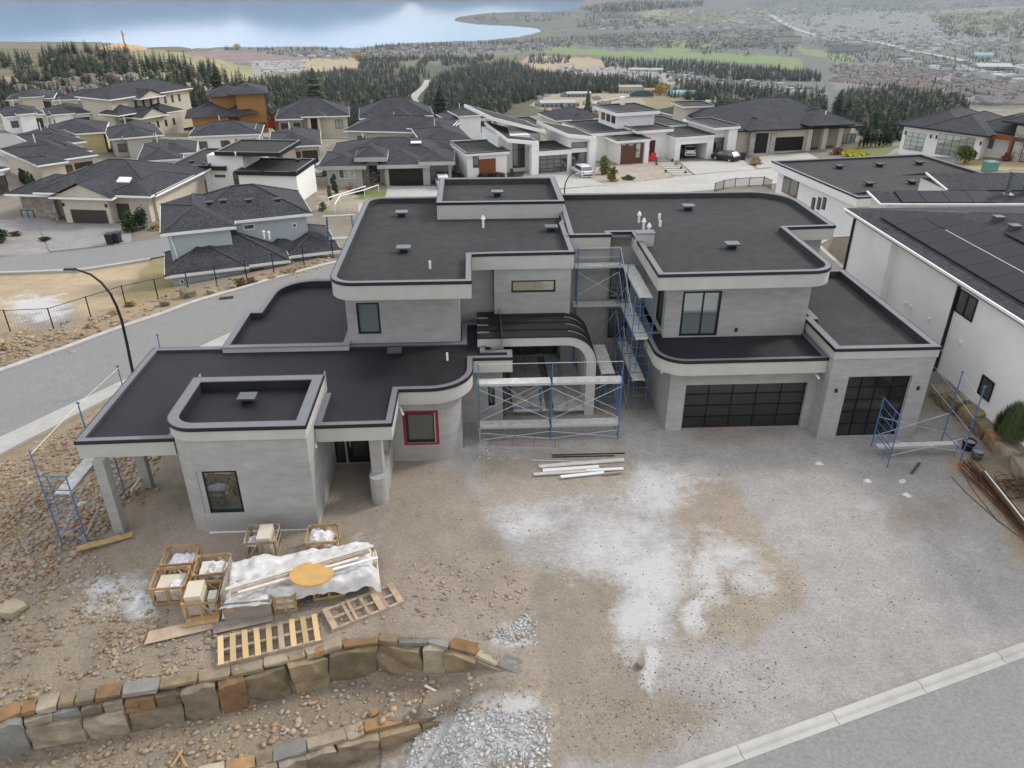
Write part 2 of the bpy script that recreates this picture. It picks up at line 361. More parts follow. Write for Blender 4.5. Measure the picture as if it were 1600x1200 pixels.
# colour regions, in the photograph's outline, soft-edged by noise: (polygon, sRGB)
REG = [
    # far
    ([(-50,60),(500,60),(500,175),(-50,175)], (118,112,84)),
    ([(190,72),(300,85),(400,105),(480,130),(480,172),(380,172),(200,165)], (150,144,104)),
    ([(285,84),(345,77),(480,77),(505,86),(470,95),(400,99),(330,93)], (140,120,116)),
    ([(390,96),(470,94),(480,110),(400,118)], (160,155,150)), ([(470,92),(600,88),(620,100),(480,114)], (172,156,120)),
    ([(350,72),(860,62),(870,80),(700,88),(520,88),(360,80)], (124,120,112)),
    ([(500,112),(800,95),(1000,170),(1000,205),(500,200)], (94,94,70)),
    ([(820,88),(920,90),(960,100),(830,118),(810,105)], (172,152,120)),
    ([(860,102),(1100,108),(1270,125),(1300,150),(1100,140),(900,116)], (150,145,140)),
    ([(850,60),(1650,-20),(1650,200),(1250,185),(1000,100),(860,75)], (108,112,104)),
    ([(826,80),(870,72),(960,79),(1040,82),(1120,82),(1250,90),(1262,103),(1150,97),(1080,93),(1000,90),(900,86)], (122,140,84)),
    ([(1028,72),(1070,60),(1120,54),(1128,60),(1105,74),(1065,82),(1030,82)], (126,142,86)),
    ([(1250,72),(1290,82),(1345,90),(1320,96),(1258,86)], (126,142,90)), ([(1196,96),(1258,98),(1250,110),(1200,108)], (126,138,86)),
    ([(1300,95),(1420,102),(1600,130),(1600,165),(1300,140)], (128,122,120)),
    ([(1200,22),(1600,-5),(1600,60),(1400,70),(1260,60)], (128,130,128)), ([(1450,20),(1600,12),(1600,60),(1480,50)], (112,116,84)),
    ([(860,140),(1000,135),(1010,165),(880,180),(830,165)], (160,148,120)), ([(1000,150),(1110,150),(1130,175),(1010,172)], (140,126,88)),
    ([(950,5),(1100,0),(1100,12),(960,25),(905,25)], (112,118,96)), ([(930,18),(1050,17),(1060,24),(940,28)], (138,146,92)),
    ([(690,36),(716,24),(860,14),(915,8),(1000,2),(1010,40),(900,58),(850,52),(760,40)], (104,108,98)), ([(1000,-10),(1650,-20),(1650,8),(1250,22),(1000,14)], (104,110,104)),
    ([(0,120),(60,130),(150,120),(190,150),(0,160)], (150,128,112)),
    # near, behind the house
    ([(-60,196),(1660,168),(1660,330),(600,420),(-60,420)], (136,128,112)),
    ([(490,250),(610,250),(610,330),(500,330)], (158,146,126)), ([(552,297),(600,296),(600,309),(555,312)], (112,122,66)), ([(690,255),(820,258),(800,300),(700,300)], (130,108,88)),
    ([(930,262),(1045,250),(1085,272),(960,290),(900,298)], (172,158,142)), ([(1310,230),(1420,226),(1440,246),(1330,248)], (120,122,74)),
    ([(1430,246),(1560,240),(1650,262),(1500,268)], (170,150,104)), ([(230,240),(290,240),(290,300),(230,300)], (150,140,84)),
    ([(-40,350),(70,335),(100,352),(70,398),(-40,402)], (160,154,150)), ([(30,250),(60,240),(64,285),(30,300)], (128,112,84)),
    ([(-60,428),(120,425),(240,400),(262,440),(190,500),(-60,522)], (186,160,116)),
    ([(245,395),(268,388),(275,470),(200,480),(185,470)], (158,140,78)),
    ([(30,500),(110,470),(130,490),(70,525),(20,528)], (150,144,132)),
    ([(-60,514),(100,506),(300,452),(520,398),(520,425),(380,440),(250,486),(100,545),(-60,590)], (172,144,104)),
    # plot
    ([(-80,690),(170,622),(240,640),(240,760),(180,900),(60,1000),(-80,1020)], (170,146,108)),
    ([(-80,860),(220,820),(260,880),(300,960),(240,1060),(-80,1130)], (158,140,112)),
    ([(230,690),(560,720),(780,700),(1000,760),(830,820),(840,1090),(300,1060),(240,900)], (166,148,126)),
    ([(-80,1080),(600,990),(880,1075),(860,1240),(-80,1240)], (162,143,114)),
    ([(640,660),(1480,640),(1640,860),(1640,1010),(1060,1230),(860,1230),(980,1000),(800,860),(720,740)], (172,165,158)),
    ([(1060,750),(1130,740),(1180,830),(1240,880),(1260,930),(1180,1010),(1130,1010),(1060,1000)], (168,150,126)), ([(860,880),(960,900),(980,990),(1060,1080),(1120,1110),(1000,1200),(850,1180)], (160,143,120)),
    ([(760,700),(1000,690),(980,760),(760,790)], (172,156,134)), ([(1380,790),(1480,780),(1500,820),(1400,830)], (166,150,134)), ([(1090,640),(1240,670),(1240,690),(1100,690)], (170,152,136)),
    ([(1455,590),(1510,640),(1640,760),(1640,600),(1480,560)], (150,146,142)), ([(1480,680),(1600,760),(1640,900),(1560,830),(1490,740)], (176,152,112)),
]
WHITE = [(900,800,120,50,.35),(1030,770,75,45,.65),(960,860,120,70,.6),(1020,900,70,60,.8),(1000,960,55,60,.7),(1110,890,40,70,.7),(1090,950,20,50,.8),(1180,905,50,30,.55),(1150,870,50,40,.6),(1025,1040,22,50,.75),(985,1010,30,40,.5),
         (820,815,55,30,.6),(1040,745,120,14,.5),(180,915,60,26,.7),(215,945,34,20,.9),(150,950,70,30,.4),(740,1150,120,42,.9),(800,1105,70,30,.8),(690,1190,90,30,.8),(800,990,45,28,.75),(770,690,46,18,.5),(1240,850,60,26,.3),(1500,860,120,40,.3),
         (1350,800,60,20,.35),(330,780,40,20,.3),(560,850,60,18,.35),(60,480,60,22,.9),(55,492,30,16,.5),(1420,960,160,50,.22)]
NA, NR = 620, 640
ang = np.tan(np.linspace(-1, 1, NA)*R(50)); rad = np.concatenate([[-14, -6, 0, 4, 7], np.geomspace(8.5, 13000, NR)])
_AX, _RY = np.meshgrid(ang, rad); TX = _AX*np.maximum(_RY, 14.); TY = _RY*1.0
TZ = ground(TX, TY)
QX, QY = proj(TX, np.maximum(TY, 3.), TZ)
jx = (fbm(TX*1.1, TY*1.1, 4, 21)-.5); jy = (fbm(TX*1.1, TY*1.1, 4, 31)-.5); nearw = sstep(80, 40, TY)
gx = (fbm(QX*.07, QY*.14, 4, 22)-.5); gy = (fbm(QX*.07, QY*.14, 4, 32)-.5)
WX = QX+70*jx*nearw+26*gx*(1-nearw); WY = QY+40*jy*nearw+7*gy*(1-nearw)
COLR = np.zeros(TX.shape+(3,)); COLR[:] = lin((150,138,118)); COLR[TY > 130] = lin((116,114,88))
for poly, rgb in REG:
    COLR[inpoly(WX, WY, poly)] = lin(rgb)
COLR = COLR.mean(-1, keepdims=True)+(COLR-COLR.mean(-1, keepdims=True))*np.where(nearw > .01, .66, .8)[...,None]; COLR *= np.where(nearw > .01, .93, 1.)[...,None]
# soften region borders on the plot
for _ in range(5):
    k = nearw[1:-1,1:-1,None]
    avg = (COLR[:-2,1:-1]+COLR[2:,1:-1]+COLR[1:-1,:-2]+COLR[1:-1,2:])/4
    COLR[1:-1,1:-1] = COLR[1:-1,1:-1]*(1-k*.8)+avg*k*.8
WH = np.zeros(TX.shape)
for x, y, sx, sy, a in WHITE:
    WH = np.maximum(WH, 1.15*a*np.exp(-((QX+60*jx-x)/sx)**2-((QY+40*jy-y)/sy)**2))
ROCK = np.clip(np.where(nearw > 0, sstep(300, 120, WX)*.9+inpoly(WX, WY, REG[-11][0])*.0, 0)+inpoly(TX, TY, TER1)*.8, 0, 1)
def terrain_material():
    m = bpy.data.materials.new('bare_soil_and_valley'); m.use_nodes = True; t = m.node_tree; b = t.nodes['Principled BSDF']; Nn = t.nodes.new; Ln = t.links.new
    b.inputs['Roughness'].default_value = .95; b.inputs['Specular IOR Level'].default_value = .15
    g = Nn('ShaderNodeNewGeometry')
    def noise(scale, detail=6, rough=.65):
        q = Nn('ShaderNodeTexNoise'); q.inputs['Scale'].default_value = scale; q.inputs['Detail'].default_value = detail; q.inputs['Roughness'].default_value = rough
        Ln(g.outputs['Position'], q.inputs['Vector']); return q.outputs[0]
    def rng(sk, a, b_, c, d):
        q = Nn('ShaderNodeMapRange'); q.inputs[1].default_value = a; q.inputs[2].default_value = b_; q.inputs[3].default_value = c; q.inputs[4].default_value = d; Ln(sk, q.inputs[0]); return q.outputs[0]
    def math_(op, a, b_):
        q = Nn('ShaderNodeMath'); q.operation = op
        for i, s in enumerate((a, b_)):
            if isinstance(s, (int, float)): q.inputs[i].default_value = s
            else: Ln(s, q.inputs[i])
        return q.outputs[0]
    ca = Nn('ShaderNodeAttribute'); ca.attribute_name = 'Col'; wa = Nn('ShaderNodeAttribute'); wa.attribute_name = 'white'; ra = Nn('ShaderNodeAttribute'); ra.attribute_name = 'rocky'
    fine = rng(noise(16, 9, .85), .3, .7, .74, 1.26); mid = rng(noise(.9, 6), .3, .7, .88, 1.12); far = rng(noise(.05, 6), .3, .7, .78, 1.22)
    vo2 = Nn('ShaderNodeTexVoronoi'); vo2.inputs['Scale'].default_value = 14; Ln(g.outputs['Position'], vo2.inputs['Vector']); sp_ = Nn('ShaderNodeSeparateColor'); Ln(vo2.outputs['Color'], sp_.inputs[0])
    speck = math_('MULTIPLY', rng(noise(22, 3), .60, .70, 1, .62), rng(sp_.outputs[0], 0, 1, .9, 1.1))
    val = math_('MULTIPLY', math_('MULTIPLY', fine, mid), math_('MULTIPLY', far, speck))
    hs = Nn('ShaderNodeHueSaturation'); Ln(ca.outputs['Color'], hs.inputs['Color']); Ln(val, hs.inputs['Value'])
    w = math_('ADD', wa.outputs['Fac'], math_('MULTIPLY', math_('SUBTRACT', noise(2.2, 10, .8), .5), 1.5))
    w = math_('MULTIPLY', rng(w, .28, .75, 0, .85), rng(wa.outputs['Fac'], .04, .15, 0, 1))
    mx = Nn('ShaderNodeMix'); mx.data_type = 'RGBA'; Ln(w, mx.inputs[0]); Ln(hs.outputs[0], mx.inputs[6])
    wv = Nn('ShaderNodeHueSaturation'); wv.inputs['Color'].default_value = (.58,.575,.57,1); Ln(rng(fine, .7, 1.3, .85, 1.12), wv.inputs['Value']); Ln(wv.outputs[0], mx.inputs[7])
    Ln(mx.outputs[2], b.inputs['Base Color'])
    bp = Nn('ShaderNodeBump'); bp.inputs['Strength'].default_value = .8; bp.inputs['Distance'].default_value = .07
    vo = Nn('ShaderNodeTexVoronoi'); vo.inputs['Scale'].default_value = 5.5; Ln(g.outputs['Position'], vo.inputs['Vector'])
    hgt = math_('ADD', math_('MULTIPLY', noise(9, 9, .82), 1.0), math_('MULTIPLY', math_('MULTIPLY', vo.outputs['Distance'], -1.0), ra.outputs['Fac']))
    Ln(hgt, bp.inputs['Height']); Ln(bp.outputs[0], b.inputs['Normal'])
    return m
def grid_mesh(name, X, Y, Z, mat_):
    nr, nc = X.shape; me = bpy.data.meshes.new(name); idx = np.arange(nr*nc).reshape(nr, nc)
    q = np.stack([idx[:-1,:-1], idx[:-1,1:], idx[1:,1:], idx[1:,:-1]], -1).reshape(-1, 4)
    me.vertices.add(nr*nc); me.vertices.foreach_set('co', np.stack([X, Y, Z], -1).ravel())
    me.loops.add(q.size); me.loops.foreach_set('vertex_index', q.ravel())
    me.polygons.add(len(q)); me.polygons.foreach_set('loop_start', np.arange(0, q.size, 4)); me.polygons.foreach_set('loop_total', np.full(len(q), 4))
    me.polygons.foreach_set('use_smooth', np.ones(len(q), bool)); me.update(calc_edges=True); me.materials.append(mat_); return me
me = grid_mesh('ground', TX, TY, TZ, terrain_material())
a = me.attributes.new('Col', 'FLOAT_COLOR', 'POINT'); a.data.foreach_set('color', np.concatenate([COLR*.97, np.ones(TX.shape+(1,))], -1).ravel())
a = me.attributes.new('white', 'FLOAT', 'POINT'); a.data.foreach_set('value', WH.ravel())
a = me.attributes.new('rocky', 'FLOAT', 'POINT'); a.data.foreach_set('value', ROCK.ravel())
tag(link('ground', me), kind='structure')

# lake and the mountains on its far shore
def water_material():
    m = bpy.data.materials.new('lake_water'); m.use_nodes = True; t = m.node_tree; b = t.nodes['Principled BSDF']
    b.inputs['Base Color'].default_value = (.05,.25,.56,1); b.inputs['Roughness'].default_value = .08; b.inputs['IOR'].default_value = 1.33; b.inputs['Specular IOR Level'].default_value = .5  # strong blue base colour stands in for sky reflected by the waves
    g = t.nodes.new('ShaderNodeNewGeometry'); mp = t.nodes.new('ShaderNodeMapping'); mp.inputs['Scale'].default_value = (.0016,.012,.01)
    q = t.nodes.new('ShaderNodeTexNoise'); q.inputs['Scale'].default_value = 1; q.inputs['Detail'].default_value = 7
    bp = t.nodes.new('ShaderNodeBump'); bp.inputs['Strength'].default_value = .10; bp.inputs['Distance'].default_value = 6
    t.links.new(g.outputs['Position'], mp.inputs[0]); t.links.new(mp.outputs[0], q.inputs['Vector']); t.links.new(q.outputs[0], bp.inputs['Height']); t.links.new(bp.outputs[0], b.inputs['Normal'])
    return m
mb = MB(); mb.add([(-16000,2200,-250),(6500,2200,-250),(6500,13500,-250),(-16000,13500,-250)], [(0,1,2,3)])
tag(mb.build('lake', water_material()), kind='structure')
px_ = np.linspace(-900, 1250, 260); prof = np.interp(px_, [-900,0,150,330,360,400,470,540,580,615,640,660,700,760,830,900,1250], [700,560,470,400,330,420,440,390,330,230,60,170,210,150,190,330,420])
rows = []
for k, (yy, fr) in enumerate([(9300,0),(9700,.18),(10200,.45),(11000,.8),(11800,1.0),(13000,.9)]):
    xx = (px_-800)/F*(9800*C_)*1.0*(yy/9800)
    hh = fr*prof*(.82+.36*fbm(xx*.0011+k*.3, np.full_like(xx, k*1.7), 5, 40))-4*(k == 0)
    rows.append((xx, np.full_like(xx, float(yy)), -250+hh))
X = np.stack([r[0] for r in rows]); Yy = np.stack([r[1] for r in rows]); Zz = np.stack([r[2] for r in rows])
tag(link('mountains', grid_mesh('mountains', X, Yy, Zz, mat('haze_tinted_mountain', (.075,.105,.12), .95, .4, .004, coords='World', big=.2))), kind='structure')  # forest colour shifted to blue, painting in the aerial haze

# draped strips: roads, pavements, kerbs
def strip(name, A, B, mt, off, thick=0, n=60, zfix=None, parent=None):
    """strip between two edge lines given in world coordinates; follows the ground"""
    def resample(L):
        L = [Vector(q[:2]) for q in L]; d = [0]
        for a_, b_ in zip(L[:-1], L[1:]): d.append(d[-1]+(b_-a_).length)
        s = np.linspace(0, d[-1], n); return np.interp(s, d, [q.x for q in L]), np.interp(s, d, [q.y for q in L])
    ax, ay = resample(A); bx, by = resample(B); K = 6
    X = np.stack([ax+(bx-ax)*k/K for k in range(K+1)]); Yq = np.stack([ay+(by-ay)*k/K for k in range(K+1)])
    Z = (ground(X, Yq, False) if zfix is None else np.full(X.shape, zfix))+off
    if thick:
        X = np.concatenate([X[:1], X, X[-1:]]); Yq = np.concatenate([Yq[:1], Yq, Yq[-1:]]); Z = np.concatenate([Z[:1]-thick, Z, Z[-1:]-thick])
    me = grid_mesh(name, X, Yq, Z, mt)
    if thick: me.polygons.foreach_set('use_smooth', np.zeros(len(me.polygons), bool))
    o = link(name, me, parent)
    if parent is None: tag(o, kind='structure')
    return o
def pw(pts, z): return [P(x, y, z) for x, y in pts]
# street on the left, running down behind the house
farE = pw([(-140,630),(0,584),(100,549),(200,513),(300,478),(400,448),(470,428),(540,408),(640,380)], -3.5)
nearE = pw([(-140,740),(0,687),(100,640),(188,600),(300,552),(420,500),(520,460),(640,420)], -3.5)
sideE = pw([(-140,778),(0,717),(90,670),(160,633),(230,600),(420,525),(560,462)], -3.5)
strip('street', farE, nearE, asphalt, .07)
kerb_f = [q+Vector((-.3,.32,0)) for q in farE]
strip('kerb', kerb_f, farE, concrete, .17, .2)
sw_in = [q for q in nearE]
strip('pavement', nearE[:6], sideE[:6], concrete, .16, .2)
# street at the lower right, with its kerb
kA = pw([(1000,1222),(1040,1201),(1200,1135),(1400,1060),(1600,989),(1780,922)], 0); kB = pw([(1050,1222),(1092,1203),(1200,1160),(1400,1085),(1600,1018),(1780,955)], 0)
road_out = [q+Vector((5,-12,0)) for q in kB]
strip('road', kB, road_out, asphalt, .015, 0, 40, .004)
kd = (kB[-1]-kB[0]).normalized()
def kerb_stone(k):
    L0 = 3.05; a_ = kA[0]+kd*(k*L0-.2); nrm = Vector((kd.y, -kd.x, 0)); w_ = (kB[2]-kA[2]).dot(nrm)
    m_ = MB(); p = [a_, a_+kd*(L0-.02), a_+kd*(L0-.02)+nrm*w_, a_+nrm*w_]
    prof_ = [(0,-.1),(0,.10),(.02,.12),(.16,.12),(.20,.10),(.26,.035),(w_,.03),(w_,-.1)]
    vs = [q+nrm*o+Vector((0,0,h)) for q in (p[0], p[1]) for o, h in prof_]; nn = len(prof_)
    m_.add(vs, [(i, i+nn, i+1+nn, i+1) for i in range(nn-1)]+[tuple(range(nn)), tuple(reversed(range(nn, 2*nn)))]); return m_
kroot = tag(kerb_stone(0).build('kerb', concrete), kind='structure')
for k in range(1, 9): kerb_stone(k).build('kerb_stone', concrete, kroot)
# lower street beyond the empty lot and the street behind the house
strip('street', pw([(-160,418),(0,404),(130,392),(262,372),(330,362)], -8), pw([(-160,446),(0,431),(130,426),(240,410),(330,396)], -8), asphalt, .12)
strip('kerb', pw([(-160,447),(0,432),(130,427),(238,411)], -8), pw([(-160,450),(0,435),(130,430),(236,414)], -8), concrete, .25, .6)
strip('street', [g1(x, y) for x, y in [(560,318),(700,310),(872,297),(960,289),(1040,279),(1182,265),(1300,256)]], [g1(x, y) for x, y in [(560,345),(700,338),(872,324),(960,313),(1040,303),(1182,290),(1300,278)]], concrete, .04, .5)
strip('street', [g1(x, y) for x, y in [(-60,206),(0,208),(40,212),(78,222)]], [g1(x, y) for x, y in [(-60,292),(0,285),(22,258),(70,232)]], asphalt, .12)
for A_, B_ in [([(60,352),(205,350)], [(78,394),(206,380)]), ([(822,268),(900,270)], [(800,302),(948,290)]), ([(1062,254),(1160,251)], [(1085,273),(1182,265)]), ([(1180,243),(1262,239)], [(1182,264),(1290,253)]),
               ([(606,291),(692,292)], [(600,318),(696,316)]), ([(1400,232),(1500,240)], [(1380,246),(1490,258)])]:
    strip('driveway', [g1(x, y) for x, y in A_], [g1(x, y) for x, y in B_], pavers if A_[0][0] < 100 or A_[0][0] > 1390 else concrete, .08, .5, n=14)
# ================================================================ the unfinished house (own axes u, v, turned 2.8 degrees)
PSI = R(2.8); CP, SP = math.cos(PSI), math.sin(PSI); V0 = 28.0
def W(u, v, z=0.0): return Vector((u*CP-v*SP, u*SP+v*CP, z))
def Lc(p): return Vector((p[0]*CP+p[1]*SP, -p[0]*SP+p[1]*CP, p[2]))
def ZV(x, y, v):
    r = ray(x, y); t = v/(-r[0]*SP+r[1]*CP); return Lc((r[0]*t, r[1]*t, H+r[2]*t))
def PL(x, y, z=0): return Lc(P(x, y, z))
house = thing('unfinished_house', 'large unfinished grey stucco house with flat black roofs and two dark garage doors', 'house', W(0, V0), PSI)
def hb(mb, name, mats, parent=None, smooth=False):
    mb.v = [(x, y-V0, z) for x, y, z in mb.v]
    return mb.build(name, mats, house if parent is None else parent, smooth)
def wall_run(pts, z0, z1, ops=None, depth=.16, closed=False):
    m = MB(); ops = ops or {}; pts = [Vector(p[:2]) for p in pts]
    segs = list(zip(pts, pts[1:]+pts[:1])) if closed else list(zip(pts[:-1], pts[1:]))
    for i, (p, q) in enumerate(segs):
        d = (q-p); L = d.length; d.normalize(); inn = Vector((-d.y, d.x))
        op = ops.get(i, [])
        us = sorted({0, L, *[o[0] for o in op], *[o[1] for o in op]}); zs = sorted({z0, z1, *[o[2] for o in op], *[o[3] for o in op]})
        for a, b in zip(us[:-1], us[1:]):
            for c, e in zip(zs[:-1], zs[1:]):
                if any(o[0] <= (a+b)/2 <= o[1] and o[2] <= (c+e)/2 <= o[3] for o in op): continue
                A, B = p+d*a, p+d*b
                m.add([(A.x,A.y,c),(B.x,B.y,c),(B.x,B.y,e),(A.x,A.y,e)], [(0,1,2,3)])
        for a, b, c, e in [o[:4] for o in op]:
            A, B = p+d*a, p+d*b; A2, B2 = A+inn*depth, B+inn*depth
            vs = [(A.x,A.y,c),(B.x,B.y,c),(B.x,B.y,e),(A.x,A.y,e),(A2.x,A2.y,c),(B2.x,B2.y,c),(B2.x,B2.y,e),(A2.x,A2.y,e)]
            m.add(vs, [(0,4,5,1),(1,5,6,2),(2,6,7,3),(3,7,4,0)])
    return m
def window(parent, p, d, a, b, z0, z1, inset=.09, fw=.07, vm=(), hm=(), pane=None, frame=None, name='window', build=hb, label=None):
    """p start of the wall run, d its direction; opening a..b along it"""
    p = Vector(p[:2]); d = Vector(d[:2]).normalized(); inn = Vector((-d.y, d.x)); fr = MB()
    def pt(u, z, k): q = p+d*u+inn*k; return (q.x, q.y, z)
    def rect(u0, u1, c, e, k0, k1):
        vs = [pt(u0,c,k0),pt(u1,c,k0),pt(u1,c,k1),pt(u0,c,k1),pt(u0,e,k0),pt(u1,e,k0),pt(u1,e,k1),pt(u0,e,k1)]
        return vs, [(0,3,2,1),(4,5,6,7),(0,1,5,4),(1,2,6,5),(2,3,7,6),(3,0,4,7)]
    k0, k1 = inset-.05, inset+.05; e_ = .004
    fr.add(*rect(a+e_, a+fw, z0+e_, z1-e_, k0, k1)); fr.add(*rect(b-fw, b-e_, z0+e_, z1-e_, k0, k1))
    fr.add(*rect(a+fw, b-fw, z0+e_, z0+fw, k0, k1)); fr.add(*rect(a+fw, b-fw, z1-fw, z1-e_, k0, k1))
    xs = [a+fw]+[a+(b-a)*t for t in vm]+[b-fw]; zs = [z0+fw]+[z0+(z1-z0)*t for t in hm]+[z1-fw]
    for t in vm: u = a+(b-a)*t; fr.add(*rect(u-.03, u+.03, z0+fw, z1-fw, k0+.01, k1-.01))
    for t in hm: z = z0+(z1-z0)*t; fr.add(*rect(a+fw, b-fw, z-.022, z+.022, k0+.012, k1-.012))
    w = build(fr, name, frame or black_trim, parent)
    if label: w['label'] = label
    for i in range(len(xs)-1):
        for j in range(len(zs)-1):
            g = MB(); g.add(*rect(xs[i], xs[i+1], zs[j], zs[j+1], inset+.01, inset+.03)); build(g, 'pane', pane or glass, w)
    return w
def flat_roof(parent, poly, ztop, zbot, drop=.22, capw=.26, memb=None, build=hb, fas=None, capm=None, soff=None, cap_over=.035, trim=True, cap=True):
    """parapet / fascia ring with soffit, membrane inside, metal coping with a black drip edge"""
    memb = memb or membrane; po = poly; pi = offset_poly(po, capw); m = MB()
    m.ring(po, pi, zbot, ztop)
    f = build(m, 'fascia', fas or stuccoL, parent)
    s = MB(); q = offset_poly(po, capw*.5); s.add([(p[0],p[1],zbot+.03) for p in q], [tuple(reversed(range(len(q))))]); build(s, 'soffit', soff or soffit, parent)
    r = MB(); q = offset_poly(po, capw-.02); r.add([(p[0],p[1],ztop-drop) for p in q], [tuple(range(len(q)))])
    q2 = offset_poly(po, capw+.06); n = len(q2)   # membrane turned up the parapet
    r.add([(p[0],p[1],ztop-drop+.003) for p in q2]+[(p[0],p[1],ztop-.005) for p in offset_poly(po, capw+.004)], [(i,i+n,(i+1)%n+n,(i+1)%n) for i in range(n)])
    ro = build(r, 'roof', memb, parent)
    if cap:
        c = MB(); c.ring(offset_poly(po, -cap_over), offset_poly(po, capw+.02), ztop+.004, ztop+.045); build(c, 'coping', capm or metal_cap, ro)
    if trim:
        c = MB(); c.ring(offset_poly(po, -cap_over-.004), offset_poly(po, -.003), ztop-.085, ztop+.0485); build(c, 'drip_edge', black_trim, ro)
    return ro
def rect_px(x0, y0, x1, y1, v):
    """pixel rectangle on the wall plane v -> u0, u1, z0, z1"""
    a = ZV(x0, (y0+y1)/2, v); b = ZV(x1, (y0+y1)/2, v); c = ZV((x0+x1)/2, y1, v); e = ZV((x0+x1)/2, y0, v)
    return a.x, b.x, c.z, e.z

# ---- front left room
Au0, Au1, Av0, Av1 = -10.72, -5.98, 22.66, 26.35
a, b, c, e = rect_px(313, 736, 376, 802, Av0)
runA = round_poly([(Au1+.02,26.9),(Au0,26.9),(Au0,Av0,1.0),(Au1+.02,Av0)], 10); runA = runA[1:]+runA[:1]
# run order: left-back -> rounded corner -> front -> right-back
k = max(range(len(runA)-1), key=lambda i: (runA[i+1][0]-runA[i][0]))
p0 = runA[k]
hb(wall_run(runA, -.6, 4.44, {k: [(a-p0[0], b-p0[0], c, e)]}), 'wall', stucco)
window(house, p0, (1,0), a-p0[0], b-p0[0], c, e, fw=.09)
flat_roof(house, round_poly([(Au0-.06,Av1),(Au0-.06,Av0-.06,1.05),(Au1+.06,Av0-.06),(Au1+.06,Av1)], 10), 4.48, 4.0, .36, .34)
m = MB(); m.box(Au0+.8, Au1+.05, Av0-.045, Av0-.01, .02, .09); m.box(Au1-.2,Au1-.1,Av0-.16,Av0-.05,-.1,.10); hb(m, 'base_flashing', white_paint)

# ---- low roof over porch, entry and round bay
LZ = 3.65
low = round_poly([(-14.05,30.85),(-14.05,23.3),(Au0-.02,23.36),(Au0-.02,26.2),(Au1+.03,26.2),(Au1+.03,23.97),(-3.2,24.0),(-3.17,26.57),(-.25,26.57,1.7),(-.25,29.2),(1.45,29.2),(1.45,29.95),(.3,29.95),(.3,33.0),(-.7,33.0),(-.7,30.85)], 9)
flat_roof(house, low, LZ, LZ-.66, .07, .2)
for u, v in [(-13.36,23.55),(-13.5,26.55)]:
    m = MB(); m.box(u-.18,u+.18,v-.5 if v < 25 else v-.42,v-.1,-.5,LZ-.63); hb(m, 'column', stucco)
# walls beneath
hb(wall_run([(Au0,38.0),(Au0,26.9)], -1.5, LZ-.6), 'wall', stucco)
EV = 26.85
d0, d1, dz0, dz1 = rect_px(543, 688, 583, 727, EV); dz0 = .12
s0, s1, sz0, sz1 = rect_px(524, 690, 540, 727, EV); sz0 = .12
hb(wall_run([(-6.1,EV),(-3.72,EV)], -.1, LZ-.6, {0: [(s0+6.1,s1+6.1,sz0,LZ-.8),(d0+6.1,d1+6.1,dz0,LZ-.8)]}), 'wall', stucco)
window(house, (-6.1,EV), (1,0), s0+6.1, s1+6.1, sz0, LZ-.8, pane=glass_dark)
m = MB(); m.box(d0,d1,EV+.06,EV+.12,dz0,LZ-.8); dr = hb(m, 'door', black_trim)
m = MB(); m.box(d0+.12,d0+.16,EV+.0,EV+.05,.9,1.9); hb(m, 'handle', scaf_zinc, dr)
m = MB(); m.box(d0+.25,d1-.25,EV+.05,EV+.058,dz0+.3,LZ-1.05); hb(m, 'pane', glass_dark, dr)
m = MB(); m.prism(round_poly([(-4.22,26.83),(-4.22,23.98,.28),(-3.6,23.98,.28),(-3.6,26.83)], 6), -.1, 1.25); hb(m, 'planter_wall', stucco)
m = MB(); m.box(-4.14,-3.7,24.42,25.0,1.25,LZ-.62); m.box(-3.95,-3.68,25.9,26.1,1.25,LZ-.62); hb(m, 'column', stucco)
BV = 26.95
bay = round_poly([(-.75,30.0),(-3.72,30.0),(-3.72,BV),(-.75,BV,1.1)], 10); bay = bay[1:]+bay[:1]
k = max(range(len(bay)-1), key=lambda i: (bay[i+1][0]-bay[i][0])); p0 = bay[k]
a, b, c, e = rect_px(634, 645, 681, 692, BV)
hb(wall_run(bay, -.2, LZ-.6, {k: [(a-p0[0], b-p0[0], c, e)]}), 'wall', stucco)
window(house, p0, (1,0), a-p0[0], b-p0[0], c, e, pane=glassmat('hazy_glass', (.075,.078,.066), .05, .2), fw=.1)
tape = mat('red_flashing_tape', (.26,.012,.018), .5, .3, 6)
m = MB(); y0, y1 = BV-.012, BV-.003
m.box(a-.1,a,y0,y1,c-.08,e+.1); m.box(b,b+.12,y0,y1,c-.08,e+.1); m.box(a,b,y0,y1,c-.09,c); m.box(a,b,y0,y1,e,e+.1); hb(m, 'flashing_tape', tape)
# narrow wall with slit window between bay and porch
a, b, c, e = rect_px(763, 600, 773, 635, 29.95)
hb(wall_run([(-.75,30.0),(1.05,30.0)], -.1, 3.0, {0: [(a+.75,b+.75,c,e)]}), 'wall', stucco)
hb(wall_run([(1.05,30.0),(1.05,36.3)], -.1, 4.4), 'wall', stucco)
window(house, (-.75,30.0), (1,0), a+.75, b+.75, c, e, pane=glass_dark, fw=.05)

# ---- rear terrace roof with curved parapet
roofB = round_poly([(-5.6,30.45),(-5.6,38.75),(-10.3,38.75,2.0),(-10.45,34.55),(-11.0,34.55),(-11.0,30.45)], 8)
flat_roof(house, roofB, 3.8, 3.0, .27, .24, trim=False)

